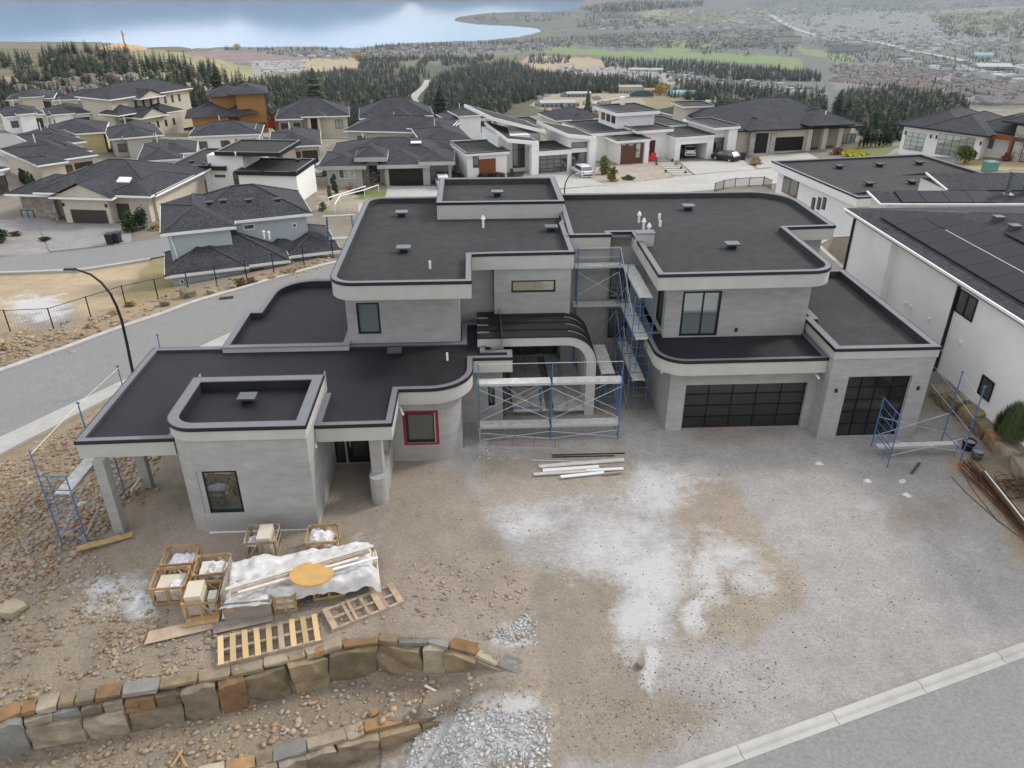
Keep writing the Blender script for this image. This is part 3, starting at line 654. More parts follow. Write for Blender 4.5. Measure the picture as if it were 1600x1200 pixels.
# ---- upper floor, left volume
UZ = 7.02
Cu0, Cu1, Cv = -5.63, -.76, 30.9
a, b, c, e = rect_px(558, 473, 594, 522, Cv)
hb(wall_run([(Cu0,42.6),(Cu0,Cv),(Cu1,Cv),(Cu1,33.6)], 3.4, UZ-.6, {1: [(a-Cu0,b-Cu0,c,e)]}), 'wall', stucco)
window(house, (Cu0,Cv), (1,0), a-Cu0, b-Cu0, c, e, pane=glass_pale, fw=.085)
roofC = round_poly([(-5.98,42.9,1.0),(-5.98,29.42,1.0),(-.22,29.42),(-.22,32.78),(.78,32.84),(4.4,32.9),(4.4,37.4),(4.62,38.0),(4.62,42.9)], 8)
flat_roof(house, roofC, UZ, UZ-.72, .24, .2, memb=membrane_g)
hb(wall_run([(-.76,33.6),(.78,33.6)], 3.4, UZ-.6), 'wall', stucco)
a, b, c, e = rect_px(799, 438, 868, 457, 33.0)
hb(wall_run([(.8,35.5),(.8,33.0),(4.3,33.0),(4.3,35.6)], 3.2, UZ-.55, {1: [(a-.8,b-.8,c,e)]}), 'wall', stucco)
window(house, (.8,33.0), (1,0), a-.8, b-.8, c, e, pane=glassmat('tan_glass', (.20,.18,.11), .25), fw=.07)
m = MB(); m.box(.79,4.36,32.93,33.3,UZ-.8,UZ-.05); hb(m, 'fascia', stucco)
# penthouse box
pent = [(-1.95,39.3),(4.62,39.3),(4.62,44.7),(-1.95,44.7)]
flat_roof(house, pent, 7.62, 6.6, .28, .24, memb=membrane_g)

# ---- court between the wings: back walls, porch slab, ribbed canopy
BVk = 35.6
w1 = rect_px(953, 417, 985, 467, BVk); w2 = rect_px(950, 482, 980, 528, BVk)
hb(wall_run([(4.2,BVk-.25),(6.45,BVk-.25)], -.1, UZ+.05), 'wall', stucco)
hb(wall_run([(6.45,BVk),(8.3,BVk)], -.1, UZ-.1, {0: [(w1[0]-6.45,w1[1]-6.45,w1[2],w1[3]),(w2[0]-6.45,w2[1]-6.45,w2[2],w2[3])]}), 'wall', stucco)
for w in (w1, w2): window(house, (6.45,BVk), (1,0), w[0]-6.45, w[1]-6.45, w[2], w[3], pane=glass, fw=.07)
m = MB(); m.box(4.3,6.5,BVk-.4,BVk-.1,UZ+.02,UZ+.08); m.box(6.5,7.5,BVk-.2,BVk+.1,UZ-.12,UZ-.06); hb(m, 'coping', metal_cap)
slabm = mat('porch_stone', (.47,.46,.43), .9, .2, 2.0, .2, 30)
pz = .42; f0 = PL(806, 637, pz); f1 = PL(892, 634, pz)
sl_ = [(1.55,2.35),(2.37,3.05),(3.42,4.05),(4.07,4.9)]
for a, b in sl_:
    for j in range(3):
        m = MB(); v0 = 30.45+j*1.9; m.box(a,b,v0,v0+1.88,pz-.14+.004*j,pz+.006*j); hb(m, 'paving_slab', slabm)
m = MB(); m.box(1.1,5.2,30.7,36.2,-.1,pz-.15); hb(m, 'porch_base', mat('porch_footing', (.22,.205,.18), .95, .2))  # plain grey-brown footing beneath the paving slabs
hb(wall_run([(1.05,36.2),(4.3,36.2)], -.1, 4.4, {0: [(.1,3.1,pz,3.3)]}), 'wall', stucco)
window(house, (1.05,36.2), (1,0), .1, 3.1, pz, 3.3, vm=(.34,.67), pane=glass_dark)
# canopy: four ribs arching down into columns on the right
q = PL(916, 650, 0.0); RV = q.y; colu0, colu1 = PL(906, 650).x, PL(927, 650).x
top = ZV(820, 527, RV).z; thick_r = top-ZV(820, 541, RV).z
def rib_outline(off):
    r_o = 1.35-off; pts = []; uR = colu1-off; zt = top-off
    pts.append((-.02, zt))
    for j in range(11):
        t = math.pi/2*(1-j/10); pts.append((uR-r_o+r_o*math.cos(t), zt-r_o+r_o*math.sin(t)))
    pts.append((uR, 0)); return pts
for i in range(4):
    v0 = RV+i*.8; v1 = v0+.42; m = MB(); po = rib_outline(0); pi_ = rib_outline(thick_r); n = len(po)
    vs = [(u,v0,z) for u, z in po]+[(u,v0,z) for u, z in pi_]+[(u,v1,z) for u, z in po]+[(u,v1,z) for u, z in pi_]
    fs = []
    for j in range(n-1): fs += [(j,j+n,j+n+1,j+1),(j+2*n,j+1+2*n,j+1+3*n,j+3*n),(j,j+1,j+1+2*n,j+2*n),(j+n,j+3*n,j+3*n+1,j+n+1)]
    fs += [(0,2*n,3*n,n)]; m.add(vs, fs); rb = hb(m, 'canopy_rib', stuccoL)
    m = MB(); pc = rib_outline(-.03); pc2 = rib_outline(-.004); vs = [(u,v0-.03,z) for u, z in pc[:-1]]+[(u,v1+.03,z) for u, z in pc[:-1]]+[(u,v0-.03,z-.035) for u, z in pc2[:-1]]+[(u,v1+.03,z-.07) for u, z in pc2[:-1]]; n = len(pc)-1
    pc_end = pc[:-1]; fs = []
    for j in range(n-1): fs += [(j,j+1,j+1+n,j+n),(j,j+2*n,j+1+2*n,j+1),(j+n,j+1+n,j+1+3*n,j+3*n)]
    m.add(vs, fs); hb(m, 'rib_membrane', membrane, rb)
    if i < 3:
        m = MB(); m.box(.5,colu1-1.25,v1+.035,v1+.345,top-.1,top-.01); hb(m, 'infill_membrane', membrane, rb)
        m = MB(); m.box(-.02,.5,v1+.035,v1+.345,top-.24,top-.10); hb(m, 'blocking', stuccoL, rb)
m = MB(); a = ZV(767,535,RV).x; m.box(a,a+.55,RV+.02,RV+.5,ZV(780,551,RV).z,top-thick_r); hb(m, 'stub_column', stuccoL)

# ---- right wing
G1v = 28.92
a, b, c, e = rect_px(1063, 600, 1256, 669, G1v); a, b = PL(1063, 671).x, PL(1249, 668).x; c = .02; e = 2.3
run = round_poly([(8.25,35.6),(8.25,G1v-.1,.25),(14.78,G1v-.1)], 4)
hb(wall_run([(8.25,35.6),(8.25,G1v),(14.8,G1v)], -.1, 3.2, {1: [(a-8.25,b-8.25,c,e)]}, .28), 'wall', stucco)
def garage_door(u0, u1, v, z0, z1, nc, nr, mt):
    m = MB(); t = .045
    for i in range(nc+1): x = u0+(u1-u0)*i/nc; m.box(max(u0,x-t/2),min(u1,x+t/2),v-.03,v+.02,z0,z1)
    for j in range(nr+1): z = z0+(z1-z0)*j/nr; m.box(u0,u1,v-.028,v+.018,max(z0,z-t/2),min(z1,z+t/2))
    g = hb(m, 'garage_door', mat('black_anodised', (.012,.012,.013), .35, .1, 5, metal=.3))
    for i in range(nc):
        for j in range(nr):
            m = MB(); m.box(u0+(u1-u0)*i/nc+t/2,u0+(u1-u0)*(i+1)/nc-t/2,v,v+.012,z0+(z1-z0)*j/nr+t/2,z0+(z1-z0)*(j+1)/nr-t/2); hb(m, 'panel', mt, g)
    return g
garage_door(a+.004, b-.004, G1v+.2, c, e-.004, 5, 4, gd_panel)
flat_roof(house, round_poly([(7.56,31.4),(7.56,28.32,1.25),(14.74,28.36),(14.74,31.4)], 9), 3.72, 3.06, .05, .16)
# tall garage
T0, T1, Tv = 14.76, 19.12, 27.96
a, b = PL(1304, 684).x, PL(1400, 682).x; e = rect_px(1320, 588, 1420, 640, Tv)[3]
hb(wall_run([(T0,31.2),(T0,Tv),(T1,Tv),(T1,37.4)], -.1, 4.3, {1: [(a-T0,b-T0,.02,e)]}, .28), 'wall', stucco)
garage_door(a+.004, b-.004, Tv+.2, .02, e-.004, 4, 5, gd_panel)
flat_roof(house, [(T0-.03,31.3),(T0-.03,Tv-.04),(T1+.06,Tv-.04),(T1+.06,37.4),(15.0,37.4),(15.0,31.3)], 4.34, 3.9, .3, .26, memb=membrane_g)
for x, y in [(1306,610),(1434,606)]:
    p = ZV(x, y, Tv); m = MB(); m.box(p.x-.05,p.x+.05,Tv-.06,Tv-.004,p.z-.08,p.z+.08); hb(m, 'wall_light', black_trim)
# upper right
Rv, Ru0, Ru1 = 30.9, 8.25, 14.62
a, b, c, e = rect_px(1064, 455, 1124, 531, Rv)
s1w = [(1.0,2.2,3.95,6.2),(3.2,4.3,3.95,6.2)]
hb(wall_run([(Ru0,35.6),(Ru0,Rv),(Ru1,Rv),(Ru1,37.0)], 3.6, UZ-.6, {0: [(3.0,4.25,3.9,6.35)], 1: [(a-Ru0,b-Ru0,3.72,e)]}), 'wall', stucco)
window(house, (Ru0,35.6), (0,-1), 3.0, 4.25, 3.9, 6.35, pane=glass)
window(house, (Ru0,Rv), (1,0), a-Ru0, b-Ru0, 3.72, e, vm=(.55,), pane=glass_pale, fw=.1, name='patio_door')
p = ZV(1150, 515, Rv); m = MB(); m.box(p.x-.06,p.x+.06,Rv-.05,Rv-.003,p.z-.09,p.z+.09); hb(m, 'wall_light', black_trim)
roofR = round_poly([(4.66,42.9),(4.45,35.2),(6.42,35.2),(6.42,35.6),(7.5,35.6),(7.5,29.62),(15.12,29.75,1.1),(15.12,35.95),(17.65,36.1),(17.65,43.0,2.2)], 9)
flat_roof(house, roofR, UZ+.06, UZ-.6, .24, .2, memb=membrane_g)
hb(wall_run([(14.62,36.4),(17.3,36.5),(17.3,42.7)], 0, UZ-.5), 'wall', stucco)
p = PL(1008, 378, UZ+.05); m = MB(); m.box(7.45,8.25,34.15,34.6,UZ-.3,UZ+.42); st = hb(m, 'parapet_stub', stuccoL)
m = MB(); m.box(7.4,8.3,34.1,34.65,UZ+.424,UZ+.47); hb(m, 'coping', metal_cap, st)
hb(wall_run([(17.3,42.7),(-5.6,42.6)], -3.5, UZ-.5), 'wall', stucco)

# ---- roof furniture
def vent(x, y, z, s=.32):
    p = PL(x, y, z); m = MB(); m.box(p.x-s*.55,p.x+s*.55,p.y-s*.5,p.y+s*.5,z,z+.2); v = hb(m, 'roof_vent', black_trim)
    m = MB(); m.box(p.x-s,p.x+s,p.y-s*.85,p.y+s*.85,z+.2,z+.27); hb(m, 'vent_hood', mat('vent_hood_metal', (.14,.15,.16), .35, .1, metal=.6), v)
for x, y in [(628,338),(631,394),(777,306),(861,361)]: vent(x, y, 6.78 if y > 310 else 7.36)
for x, y in [(1075,328),(1143,388)]: vent(x, y, 6.84)
vent(388, 628, 4.12); vent(617, 555, LZ-.07, .3)
whitep = mat('white_pvc', (.75,.75,.74), .4, .05)
def pipe(x, y, z, h, r=.05, cap=False):
    p = PL(x, y, z); m = MB(); m.tube((p.x,p.y,z),(p.x,p.y,z+h),r,8)
    if cap: m.tube((p.x,p.y,z+h),(p.x,p.y,z+h+.12),r*2.0,8,r*1.2); m.tube((p.x,p.y,z+h+.12),(p.x,p.y,z+h+.2),r*1.2,8,.02)
    hb(m, 'vent_pipe', whitep)
for a in [(755,356,6.78,.45,.06,True),(672,420,6.78,.35),(998,348,6.84,.4,.06,True),(1005,359,6.84,.4,.06,True),(1013,367,6.84,.4,.06,True),(1030,343,6.84,.3,.07),(1031,354,6.84,.3,.07),(699,563,LZ-.07,.35,.045)]: pipe(*a)
for x, y, z, du, dv in [(487,692,3.0,.3,-.18),(622,640,2.9,.35,-.25),(1276,585,2.9,.05,-.22),(1037,576,3.0,-.2,-.2)]:
    p = PL(x, y, z); m = MB(); m.tube((p.x,p.y+.3,z),(p.x+du*.6,p.y+dv,z-.08),.05,8); hb(m, 'drain_pipe', whitep)
# ================================================================ things on the plot
def stone_mesh(name, w, d, h, seed, mt, jit=.12, bev=.05):
    r = random.Random(seed); bm = bmesh.new(); bmesh.ops.create_cube(bm, size=1)
    for v in bm.verts:
        v.co = Vector((v.co.x*(1-jit*1.6*r.random()), v.co.y*(1-jit*r.random()), v.co.z*(1-jit*1.6*r.random())))
    bmesh.ops.subdivide_edges(bm, edges=list(bm.edges), cuts=2, use_grid_fill=True); o3 = Vector((r.uniform(0,99), r.uniform(0,99), r.uniform(0,99)))
    for v in bm.verts:
        e = v.co.normalized()*.56; v.co = v.co.lerp(e, .16+bev*.6); q = v.co.copy()
        v.co = Vector((v.co.x*w, v.co.y*d, v.co.z*h))*1.06; v.co += mnoise.noise_vector(q*3.1+o3)*min(w,h)*.11+mnoise.noise_vector(q*8+o3)*min(w,h)*.04
    me = bpy.data.meshes.new(name); bm.to_mesh(me); bm.free(); me.materials.append(mt); return me
def rockmat(name, c1, c2): return mat(name, c1, .92, .2, 1.9, .9, 9, rgb2=c2, rand=.25, coords='World', big=.2, detail=9)
RK = [rockmat('rock_buff', (.30,.25,.18), (.15,.115,.07)), rockmat('rock_rust', (.33,.18,.075), (.15,.105,.065)), rockmat('rock_slate', (.17,.175,.17), (.27,.25,.21)), rockmat('rock_olive', (.13,.105,.065), (.27,.20,.12)), rockmat('rock_pale', (.40,.34,.255), (.22,.18,.12))]
def along(line, n=400):
    d = [0]
    for a_, b_ in zip(line[:-1], line[1:]): d.append(d[-1]+math.dist(a_, b_))
    def at(s):
        s = max(0, min(d[-1]-1e-4, s)); k = max(i for i in range(len(d)-1) if d[i] <= s); t = (s-d[k])/(d[k+1]-d[k])
        a_, b_ = Vector(line[k]), Vector(line[k+1]); return a_.lerp(b_, t), (b_-a_).normalized()
    return at, d[-1]
def stone_wall(name, label, line, ztop, hfun, seed):
    at, L = along(line); r = random.Random(seed); p, d = at(L*.5)
    root = thing(name, label, 'retaining wall', (p.x, p.y, ztop-hfun(.5)), 0); base = Vector(root.location)
    def put(s, w, zc, h, dep, off, mt, bigs):
        p, d = at(s); nrm = Vector((d.y, -d.x))          # towards the viewer (lower side)
        me = stone_mesh('stone', w, dep, h, r.random(), mt, .13)
        o = link('stone', me, root); q = p+nrm*off
        o.location = Vector((q.x, q.y, zc))-base; o.rotation_euler = (r.uniform(-.05,.05), r.uniform(-.05,.05), math.atan2(d.y, d.x)+r.uniform(-.04,.04))
    s = .1
    while s < L-.15:        # cap course
        w = r.uniform(.38, 1.15); f = (s+w/2)/L; h = .13+.07*r.random()
        if hfun(f) > .2: put(s+w/2, w*1.01, ztop+.0-h/2+r.uniform(-.03,.03), h, .4+.12*r.random(), -.06, r.choice([RK[0],RK[0],RK[1],RK[1],RK[2],RK[3],RK[4],RK[4]]), 0)
        s += w
    s = .0
    while s < L-.2:         # face
        w = r.uniform(.7, 1.6); f = (s+w/2)/L; hh = hfun(f)-.1
        if hh > .75 and r.random() < .4:
            h1 = hh*r.uniform(.3,.45); put(s+w*.26, w*.53, ztop-.2-h1/2, h1, .42, .06, r.choice(RK), 1); put(s+w*.76, w*.5, ztop-.2-h1/2, h1*.98, .42, .05, r.choice(RK), 1)
            put(s+w/2, w*1.02, ztop-.2-h1-(hh-h1)/2, hh-h1+.1, .5, .12, r.choice(RK[:1]+RK[3:]), 1)
        elif hh > .12: put(s+w/2, w*1.02, ztop-.16-hh/2, hh+.14, .5, .08+.05*r.random(), r.choice(RK[:1]*2+RK[3:4]*2+RK[1:]), 1)
        s += w
    s = .3
    while s < L*.9:         # chinking stones
        f = s/L
        if hfun(f) > .5: put(s, r.uniform(.12,.25), ztop-.2-hfun(f)*r.random()*.7, r.uniform(.12,.3), .3, .17, r.choice(RK), 1)
        s += r.uniform(.7, 1.4)
    return root
stone_wall('stone_wall', 'long curved dry stone retaining wall just below the pallets', WALL1, .02, lambda f: float(wall_h(np.array(f))), 5)
stone_wall('stone_wall', 'lower stone retaining wall at the bottom edge beside white rubble', WALL2, -1.12, lambda f: .85*float(sstep(1.0,.55,np.array(f))), 11)
# boulder wall by the neighbour's gravel bed
BW = [tuple(P(x, y, .35)[:2]) for x, y in [(1458,606),(1478,624),(1500,640),(1522,655),(1545,676),(1570,704),(1600,735),(1640,775)]]
at, L = along(BW); root = thing('boulder_wall', 'wall of big tan boulders beside the neighbouring gravel bed', 'retaining wall', (*at(L/2)[0], 0)); r = random.Random(3); s = .2; base = Vector(root.location)
while s < L:
    w = r.uniform(.7,1.3); p, d = at(s+w/2); o = link('stone', stone_mesh('stone', w*1.08, .75, r.uniform(.75,1.0), r.random(), r.choice([RK[0],RK[3],RK[4],RK[1],RK[0]]), .3, .1), root)
    o.location = Vector((p.x, p.y, r.uniform(.3,.42)))-base; o.rotation_euler = (r.uniform(-.15,.15), r.uniform(-.1,.1), math.atan2(d.y,d.x)); s += w

# loose rock, too many to count
def rocks(name, label, cat, pts, sizes, mats, seed):
    rs = np.random.RandomState(seed); n = len(pts)
    base = np.array([(1,0,0),(-1,0,0),(0,1,0),(0,-1,0),(0,0,1),(0,0,-1),(.62,.62,.55),(-.62,.62,.5),(.6,-.62,.55),(-.6,-.62,.5)], float)
    tri = [(6,0,2),(6,2,4),(6,4,0),(7,2,1),(7,1,4),(7,4,2),(8,3,0),(8,0,4),(8,4,3),(9,1,3),(9,3,4),(9,4,1),(0,5,2),(2,5,1),(1,5,3),(3,5,0)]
    V = base[None]*(1+rs.uniform(-.5,.4,(n,10,3))); V *= sizes[:,None,None]*np.stack([rs.uniform(.7,1.3,n), rs.uniform(.6,1.1,n), rs.uniform(.4,.75,n)], 1)[:,None,:]
    a_ = rs.uniform(0, 6.28, n); c, s = np.cos(a_)[:,None], np.sin(a_)[:,None]
    X = V[:,:,0]*c-V[:,:,1]*s; Y_ = V[:,:,0]*s+V[:,:,1]*c; V = np.stack([X, Y_, V[:,:,2]], -1)+pts[:,None,:]
    T = (np.array(tri)[None]+10*np.arange(n)[:,None,None]).reshape(-1, 3); me = bpy.data.meshes.new(name); me.vertices.add(n*10); me.vertices.foreach_set('co', V.ravel())
    me.loops.add(T.size); me.loops.foreach_set('vertex_index', T.ravel().astype(np.int32)); me.polygons.add(len(T)); me.polygons.foreach_set('loop_start', np.arange(0, T.size, 3)); me.polygons.foreach_set('loop_total', np.full(len(T), 3))
    mi = np.repeat(rs.randint(0, len(mats), n), len(tri)); me.polygons.foreach_set('material_index', mi.astype(np.int32)); me.update(calc_edges=True)
    for q in mats: me.materials.append(q)
    return tag(link(name, me), label, cat, kind='stuff')
def scatter(poly, n, lo, hi, seed, power=2.5, clump=0):
    rs = np.random.RandomState(seed); xs = np.array([p[0] for p in poly]); ys = np.array([p[1] for p in poly]); out = []
    x = rs.uniform(xs.min(), xs.max(), n*3); y = rs.uniform(ys.min(), ys.max(), n*3); k = inpoly(x+56*(fbm(x*.03, y*.03, 3, seed+50)-.5)+rs.normal(0,7,n*3), y+44*(fbm(x*.03, y*.03, 3, seed+70)-.5)+rs.normal(0,6,n*3), poly)
    if clump: k &= fbm(x*.03, y*.04, 3, seed) > clump
    x, y = x[k][:n], y[k][:n]; g = G(x, y); g[:,2] = ground(g[:,0], g[:,1]); sz = lo+(hi-lo)*rs.uniform(0, 1, len(g))**power
    g[:,2] += sz*.15; return g, sz
SM = [rockmat('loose_tan', (.36,.285,.19), (.25,.195,.13)), rockmat('loose_tan2', (.33,.26,.18), (.22,.17,.115)), rockmat('loose_grey', (.30,.265,.22), (.22,.19,.15)), rockmat('loose_rust', (.29,.19,.105), (.2,.14,.09))]
SW = [rockmat('loose_white', (.72,.71,.69), (.6,.59,.56)), rockmat('loose_pale_grey', (.56,.55,.53), (.44,.43,.41))]
slope = [(-40,735),(30,715),(165,640),(245,690),(250,730),(190,800),(130,860),(60,900),(-40,960)]
A_ = [scatter(slope, 8500, .015, .16, 1, 4), scatter(slope, 500, .07, .2, 41, 2), scatter([(-30,900),(110,850),(180,900),(240,960),(240,1010),(120,1080),(-30,1110)], 2400, .01, .12, 2, 5, .42), scatter([(240,950),(340,985),(330,1050),(220,1070),(170,1030)], 900, .01, .11, 3, 4, .4),
      scatter([(-20,1140),(300,1075),(600,1020),(840,1085),(560,1140),(300,1200),(-20,1200)], 2600, .01, .13, 4, 6), scatter([(640,870),(800,870),(830,980),(760,1000),(640,960)], 1000, .008, .09, 6, 5, .38),
      scatter([(-40,525),(100,512),(300,458),(520,402),(520,424),(380,440),(250,486),(100,545),(-40,590)], 4200, .03, .24, 7, 4), scatter([(230,900),(640,900),(640,980),(300,1050),(230,960)], 900, .008, .09, 8, 5)]
rocks('loose_rocks', 'broken tan rock scattered over the slopes and terraces', 'rocks', np.concatenate([q[0] for q in A_]), np.concatenate([q[1] for q in A_]), SM, 5)
A_ = [scatter([(640,1160),(680,1110),(780,1110),(860,1100),(860,1200),(620,1210)], 2200, .015, .085, 11, 3), scatter([(770,975),(830,960),(838,1005),(780,1010)], 450, .015, .08, 12), scatter([(745,660),(800,665),(820,720),(750,720)], 420, .015, .06, 13),
      scatter([(130,890),(240,900),(245,955),(130,960)], 300, .015, .07, 14), scatter([(700,700),(1500,680),(1560,960),(1060,1180),(860,1150),(700,860)], 2200, .008, .04, 15, 4), scatter([(1470,575),(1530,640),(1600,690),(1640,640),(1500,560)], 1800, .03, .07, 16, 1)]
rocks('rubble', 'white limestone rubble and grey gravel strewn around the driveway', 'rubble', np.concatenate([q[0] for q in A_]), np.concatenate([q[1] for q in A_]), SW, 6)
A_ = [scatter([(700,690),(1500,680),(1580,960),(1060,1190),(850,1190),(640,900),(520,840)], 3200, .007, .035, 17, 4), scatter([(1000,990),(1130,980),(1230,1060),(1080,1170),(900,1180),(900,1050)], 1800, .007, .032, 18, 4), scatter([(1060,880),(1260,900),(1240,980),(1100,1010)], 900, .007, .03, 19, 4)]
rocks('pebbles', 'small dark pebbles and grit sprinkled over the gravel drive', 'pebbles', np.concatenate([q[0] for q in A_]), np.concatenate([q[1] for q in A_]), [rockmat('dark_pebble', (.11,.095,.08), (.17,.145,.12)), SM[2], SM[0]], 7)
for (x, y, sz, lb) in [(296,463,.62,'largest brown boulder by the street below the blue grey house'),(258,477,.4,'boulder left of the big brown one beside the far kerb'),(333,459,.42,'boulder right of the big brown one beside the far kerb'),(365,451,.3,'small boulder under the tall dry grass by the far kerb'),(425,437,.36,'boulder on the street bank near the black terrace roof'),
                      (20,960,.45,'pale lone boulder at the left edge of the plot'),(1000,1040,.16,'pale stone at the tip of the white lime streak'),(500,1020,.2,'rust brown stone above the long stone wall'),(585,1115,.16,'rust coloured stone standing on the lower terrace')]:
    p = g1(x, y); o = link('boulder', stone_mesh('boulder', sz*2, sz*1.6, sz*1.3, x, RK[4] if 'pale' in lb else RK[1] if 'rust' in lb else RK[0], .4, .2)); o.location = p+Vector((0,0,sz*.35)); o.rotation_euler = (.1,.15,x); tag(o, lb, 'boulder', 'boulders')

# ---- pallets
def fit(pts, z):
    """pixel corners TL, TR, BR, BL at height z -> centre, length, width, yaw"""
    a_, b_, c_, d_ = [P(x, y, z) for x, y in pts]; u = ((b_-a_)+(c_-d_))/2; v = ((a_-d_)+(b_-c_))/2
    return (a_+b_+c_+d_)/4, u.length, v.length, math.atan2(u.y, u.x)
def pallet(label, pts, slats, mt, seed):
    c, L, Wd, rz = fit(pts, .17); root = thing('pallet', label, 'pallet', (c.x, c.y, 0.02), rz, 'long wooden pallets'); r = random.Random(seed)
    for y in (-Wd/2+.05, 0, Wd/2-.05): m = MB(); m.box(-L/2, L/2, y-.045, y+.045, 0, .125); m.build('runner', wood, root)
    for x, w in slats: m = MB(); m.cbox((x*L, r.uniform(-.01,.01), .139), w, Wd, .022, r.uniform(-.015,.015)); m.build('slat', mt if r.random() < .8 else wood, root)
    for x in (-.48, 0, .48): m = MB(); m.box(x*L*.99-.07, x*L*.99+.07, -Wd/2, Wd/2, -.02, -.002); m.build('bottom_slat', wood, root)
pallet('yellowed wooden pallet with nine even slats above the stone wall', [(338,995),(498,957),(502,1000),(338,1039)], [(-.46+.115*i, .165) for i in range(9)], mat('yellow_pine', (.55,.40,.17), .85, .35, 4, .2, 20, rgb2=(.50,.36,.22), rand=.2), 1)
pallet('weathered brown pallet with broken irregular slats right of the yellow one', [(504,950),(614,911),(630,938),(516,987)], [(-.45,.2),(-.22,.1),(-.15,.1),(.02,.1),(.2,.22),(.27,.1),(.46,.2)], mat('weathered_pallet', (.38,.28,.19), .9, .3, 4, .2, 20, rand=.2), 2)
c, L, Wd, rz = fit([(504,950),(614,911),(630,938),(516,987)], .17)

# ---- crates
def crate(label, x, y, w=1.05, d=.95, h=.72, rz=R(7), group='wooden tile crates', diag=True, fresh=True):
    """x, y: pixel of the front bottom edge's centre"""
    p = g1(x, y); root = thing('crate', label, 'crate', (p.x-math.sin(rz)*d/2, p.y+math.cos(rz)*d/2, p.z), rz, group); wm = wood_o if fresh else wood
    for sx in (-1,1):
        for sy in (-1,1): m = MB(); m.cbox((sx*(w/2-.04), sy*(d/2-.04), h/2), .08, .08, h); m.build('post', wm, root)
    for sy in (-1,1):
        for z in (.06, h-.05): m = MB(); m.cbox((0, sy*(d/2+.012), z), w, .022, .1); m.build('slat', wm, root)
        if diag:
            for s in (-1,1): m = MB(); m.bar((s*(w/2-.1), sy*(d/2+.012), .12), (s*.08, sy*(d/2+.012), h-.1), .02, .075, up=(0,1,0)); m.build('brace', wood, root)
            m = MB(); m.cbox((0, sy*(d/2+.01), h/2), .09, .018, h-.2); m.build('slat', wm, root)
    for sx in (-1,1):
        for z in (.06, h*.5, h-.05): m = MB(); m.cbox((sx*(w/2+.012), 0, z), .022, d-.02, .09); m.build('slat', wm, root)
    m = MB(); m.box(-w/2+.03, w/2-.03, -d/2+.03, d/2-.03, .01, .06); m.build('floor', wood, root)
    return root
def crumple(name, label, cat, c, w, d, h, seed, mt, n=9, rz=0, group=None):
    r = random.Random(seed); m = MB(); vs = []
    for j in range(n):
        for i in range(n):
            u, v = i/(n-1)*2-1, j/(n-1)*2-1; e = max(0, 1-max(abs(u),abs(v))**4)
            vs.append((u*w/2*(1+r.uniform(-.06,.06)), v*d/2*(1+r.uniform(-.06,.06)), h*(.3+.7*e)*r.uniform(.55,1.1)*(1 if e > 0 else 0)))
    m.add(vs, [(j*n+i, j*n+i+1, (j+1)*n+i+1, (j+1)*n+i) for j in range(n-1) for i in range(n-1)])
    o = m.build(name, mt); o.location = c; o.rotation_euler = (0,0,rz); return tag(o, label, cat, group)
def tiles(label, root, w, d, h, mt, off=(0,0), n=5):
    t = thing('tile_stack', label, 'tiles', Vector(root.location)+Vector((off[0], off[1], .08)), root.rotation_euler.z); r = random.Random(len(label))
    for k in range(n): m = MB(); m.cbox((r.uniform(-.01,.01), r.uniform(-.01,.01), h*(k+.5)/n), w, d, h/n*.93); m.build('tile', mt, t)
buff_tile = mat('buff_tile', (.58,.52,.41), .8, .08, 3); white_tile = mat('white_tile', (.66,.64,.59), .8, .08, 3); sheet_w = mat('crumpled_wrap', (.62,.63,.66), .5, .2, 6, .3, 14)
c1 = crate('back left crate with crumpled grey plastic inside', 282, 906); crumple('plastic_wrap', 'crumpled grey plastic in the back left crate', 'wrap', Vector(c1.location)+Vector((0,0,.36)), .85, .75, .22, 1, sheet_w)
c2 = crate('front left crate holding a flat buff stone slab and wrap', 266, 944); tiles('flat buff slabs inside the front left crate', c2, .8, .8, .42, buff_tile); crumple('plastic_wrap', 'torn clear plastic over the buff slabs in the front left crate', 'wrap', Vector(c2.location)+Vector((.25,-.12,.5)), .4, .45, .12, 2, sheet_w)
c3 = crate('second row crate with white plastic film left of the tarp', 333, 922, rz=R(9)); tiles('pale tiles inside the second row crate beside the tarp', c3, .4, .7, .45, white_tile, (-.2,0)); crumple('plastic_wrap', 'white plastic film in the crate left of the tarp', 'wrap', Vector(c3.location)+Vector((.12,0,.45)), .55, .7, .22, 3, plastic)
c4 = crate('front crate packed with a tall stack of cream tiles', 317, 968, rz=R(9)); tiles('tall cream tile stack in the front crate', c4, .5, .75, .78, buff_tile, (-.2,.0), 7); tiles('few broken pale tiles beside the tall cream stack', c4, .25, .4, .5, white_tile, (.3,.05), 3)
c5 = crate('crate standing behind the tarp with a leaning cream slab', 410, 872, fresh=False, rz=R(6)); tiles('leaning cream slabs in the crate behind the tarp', c5, .45, .8, .72, buff_tile, (.12,0), 6); crumple('plastic_wrap', 'small ball of plastic in the crate behind the tarp', 'wrap', Vector(c5.location)+Vector((-.3,-.1,.4)), .35, .5, .2, 4, sheet_w)
c6 = crate('rear right crate peeking out behind the tarp', 505, 872, rz=R(6)); crumple('plastic_wrap', 'white plastic peaks in the rear right crate', 'wrap', Vector(c6.location)+Vector((-.05,-.1,.5)), .9, .7, .3, 5, plastic)
c7 = crate('small crate with four square openings in front of the tarp', 447, 957, .72, .8, .66, R(8), diag=False); tiles('pale boxed tiles inside the small front crate', c7, .6, .66, .5, white_tile)
m = MB(); m.box(-.04,.04,-.43,-.405,.06,.6); m.box(-.3,.3,-.431,-.406,.3,.36); m.build('slat', wood_o, c7)
c8 = crate('low crate half hidden under the right part of the tarp', 515, 935, 1.0, .9, .62, R(14))
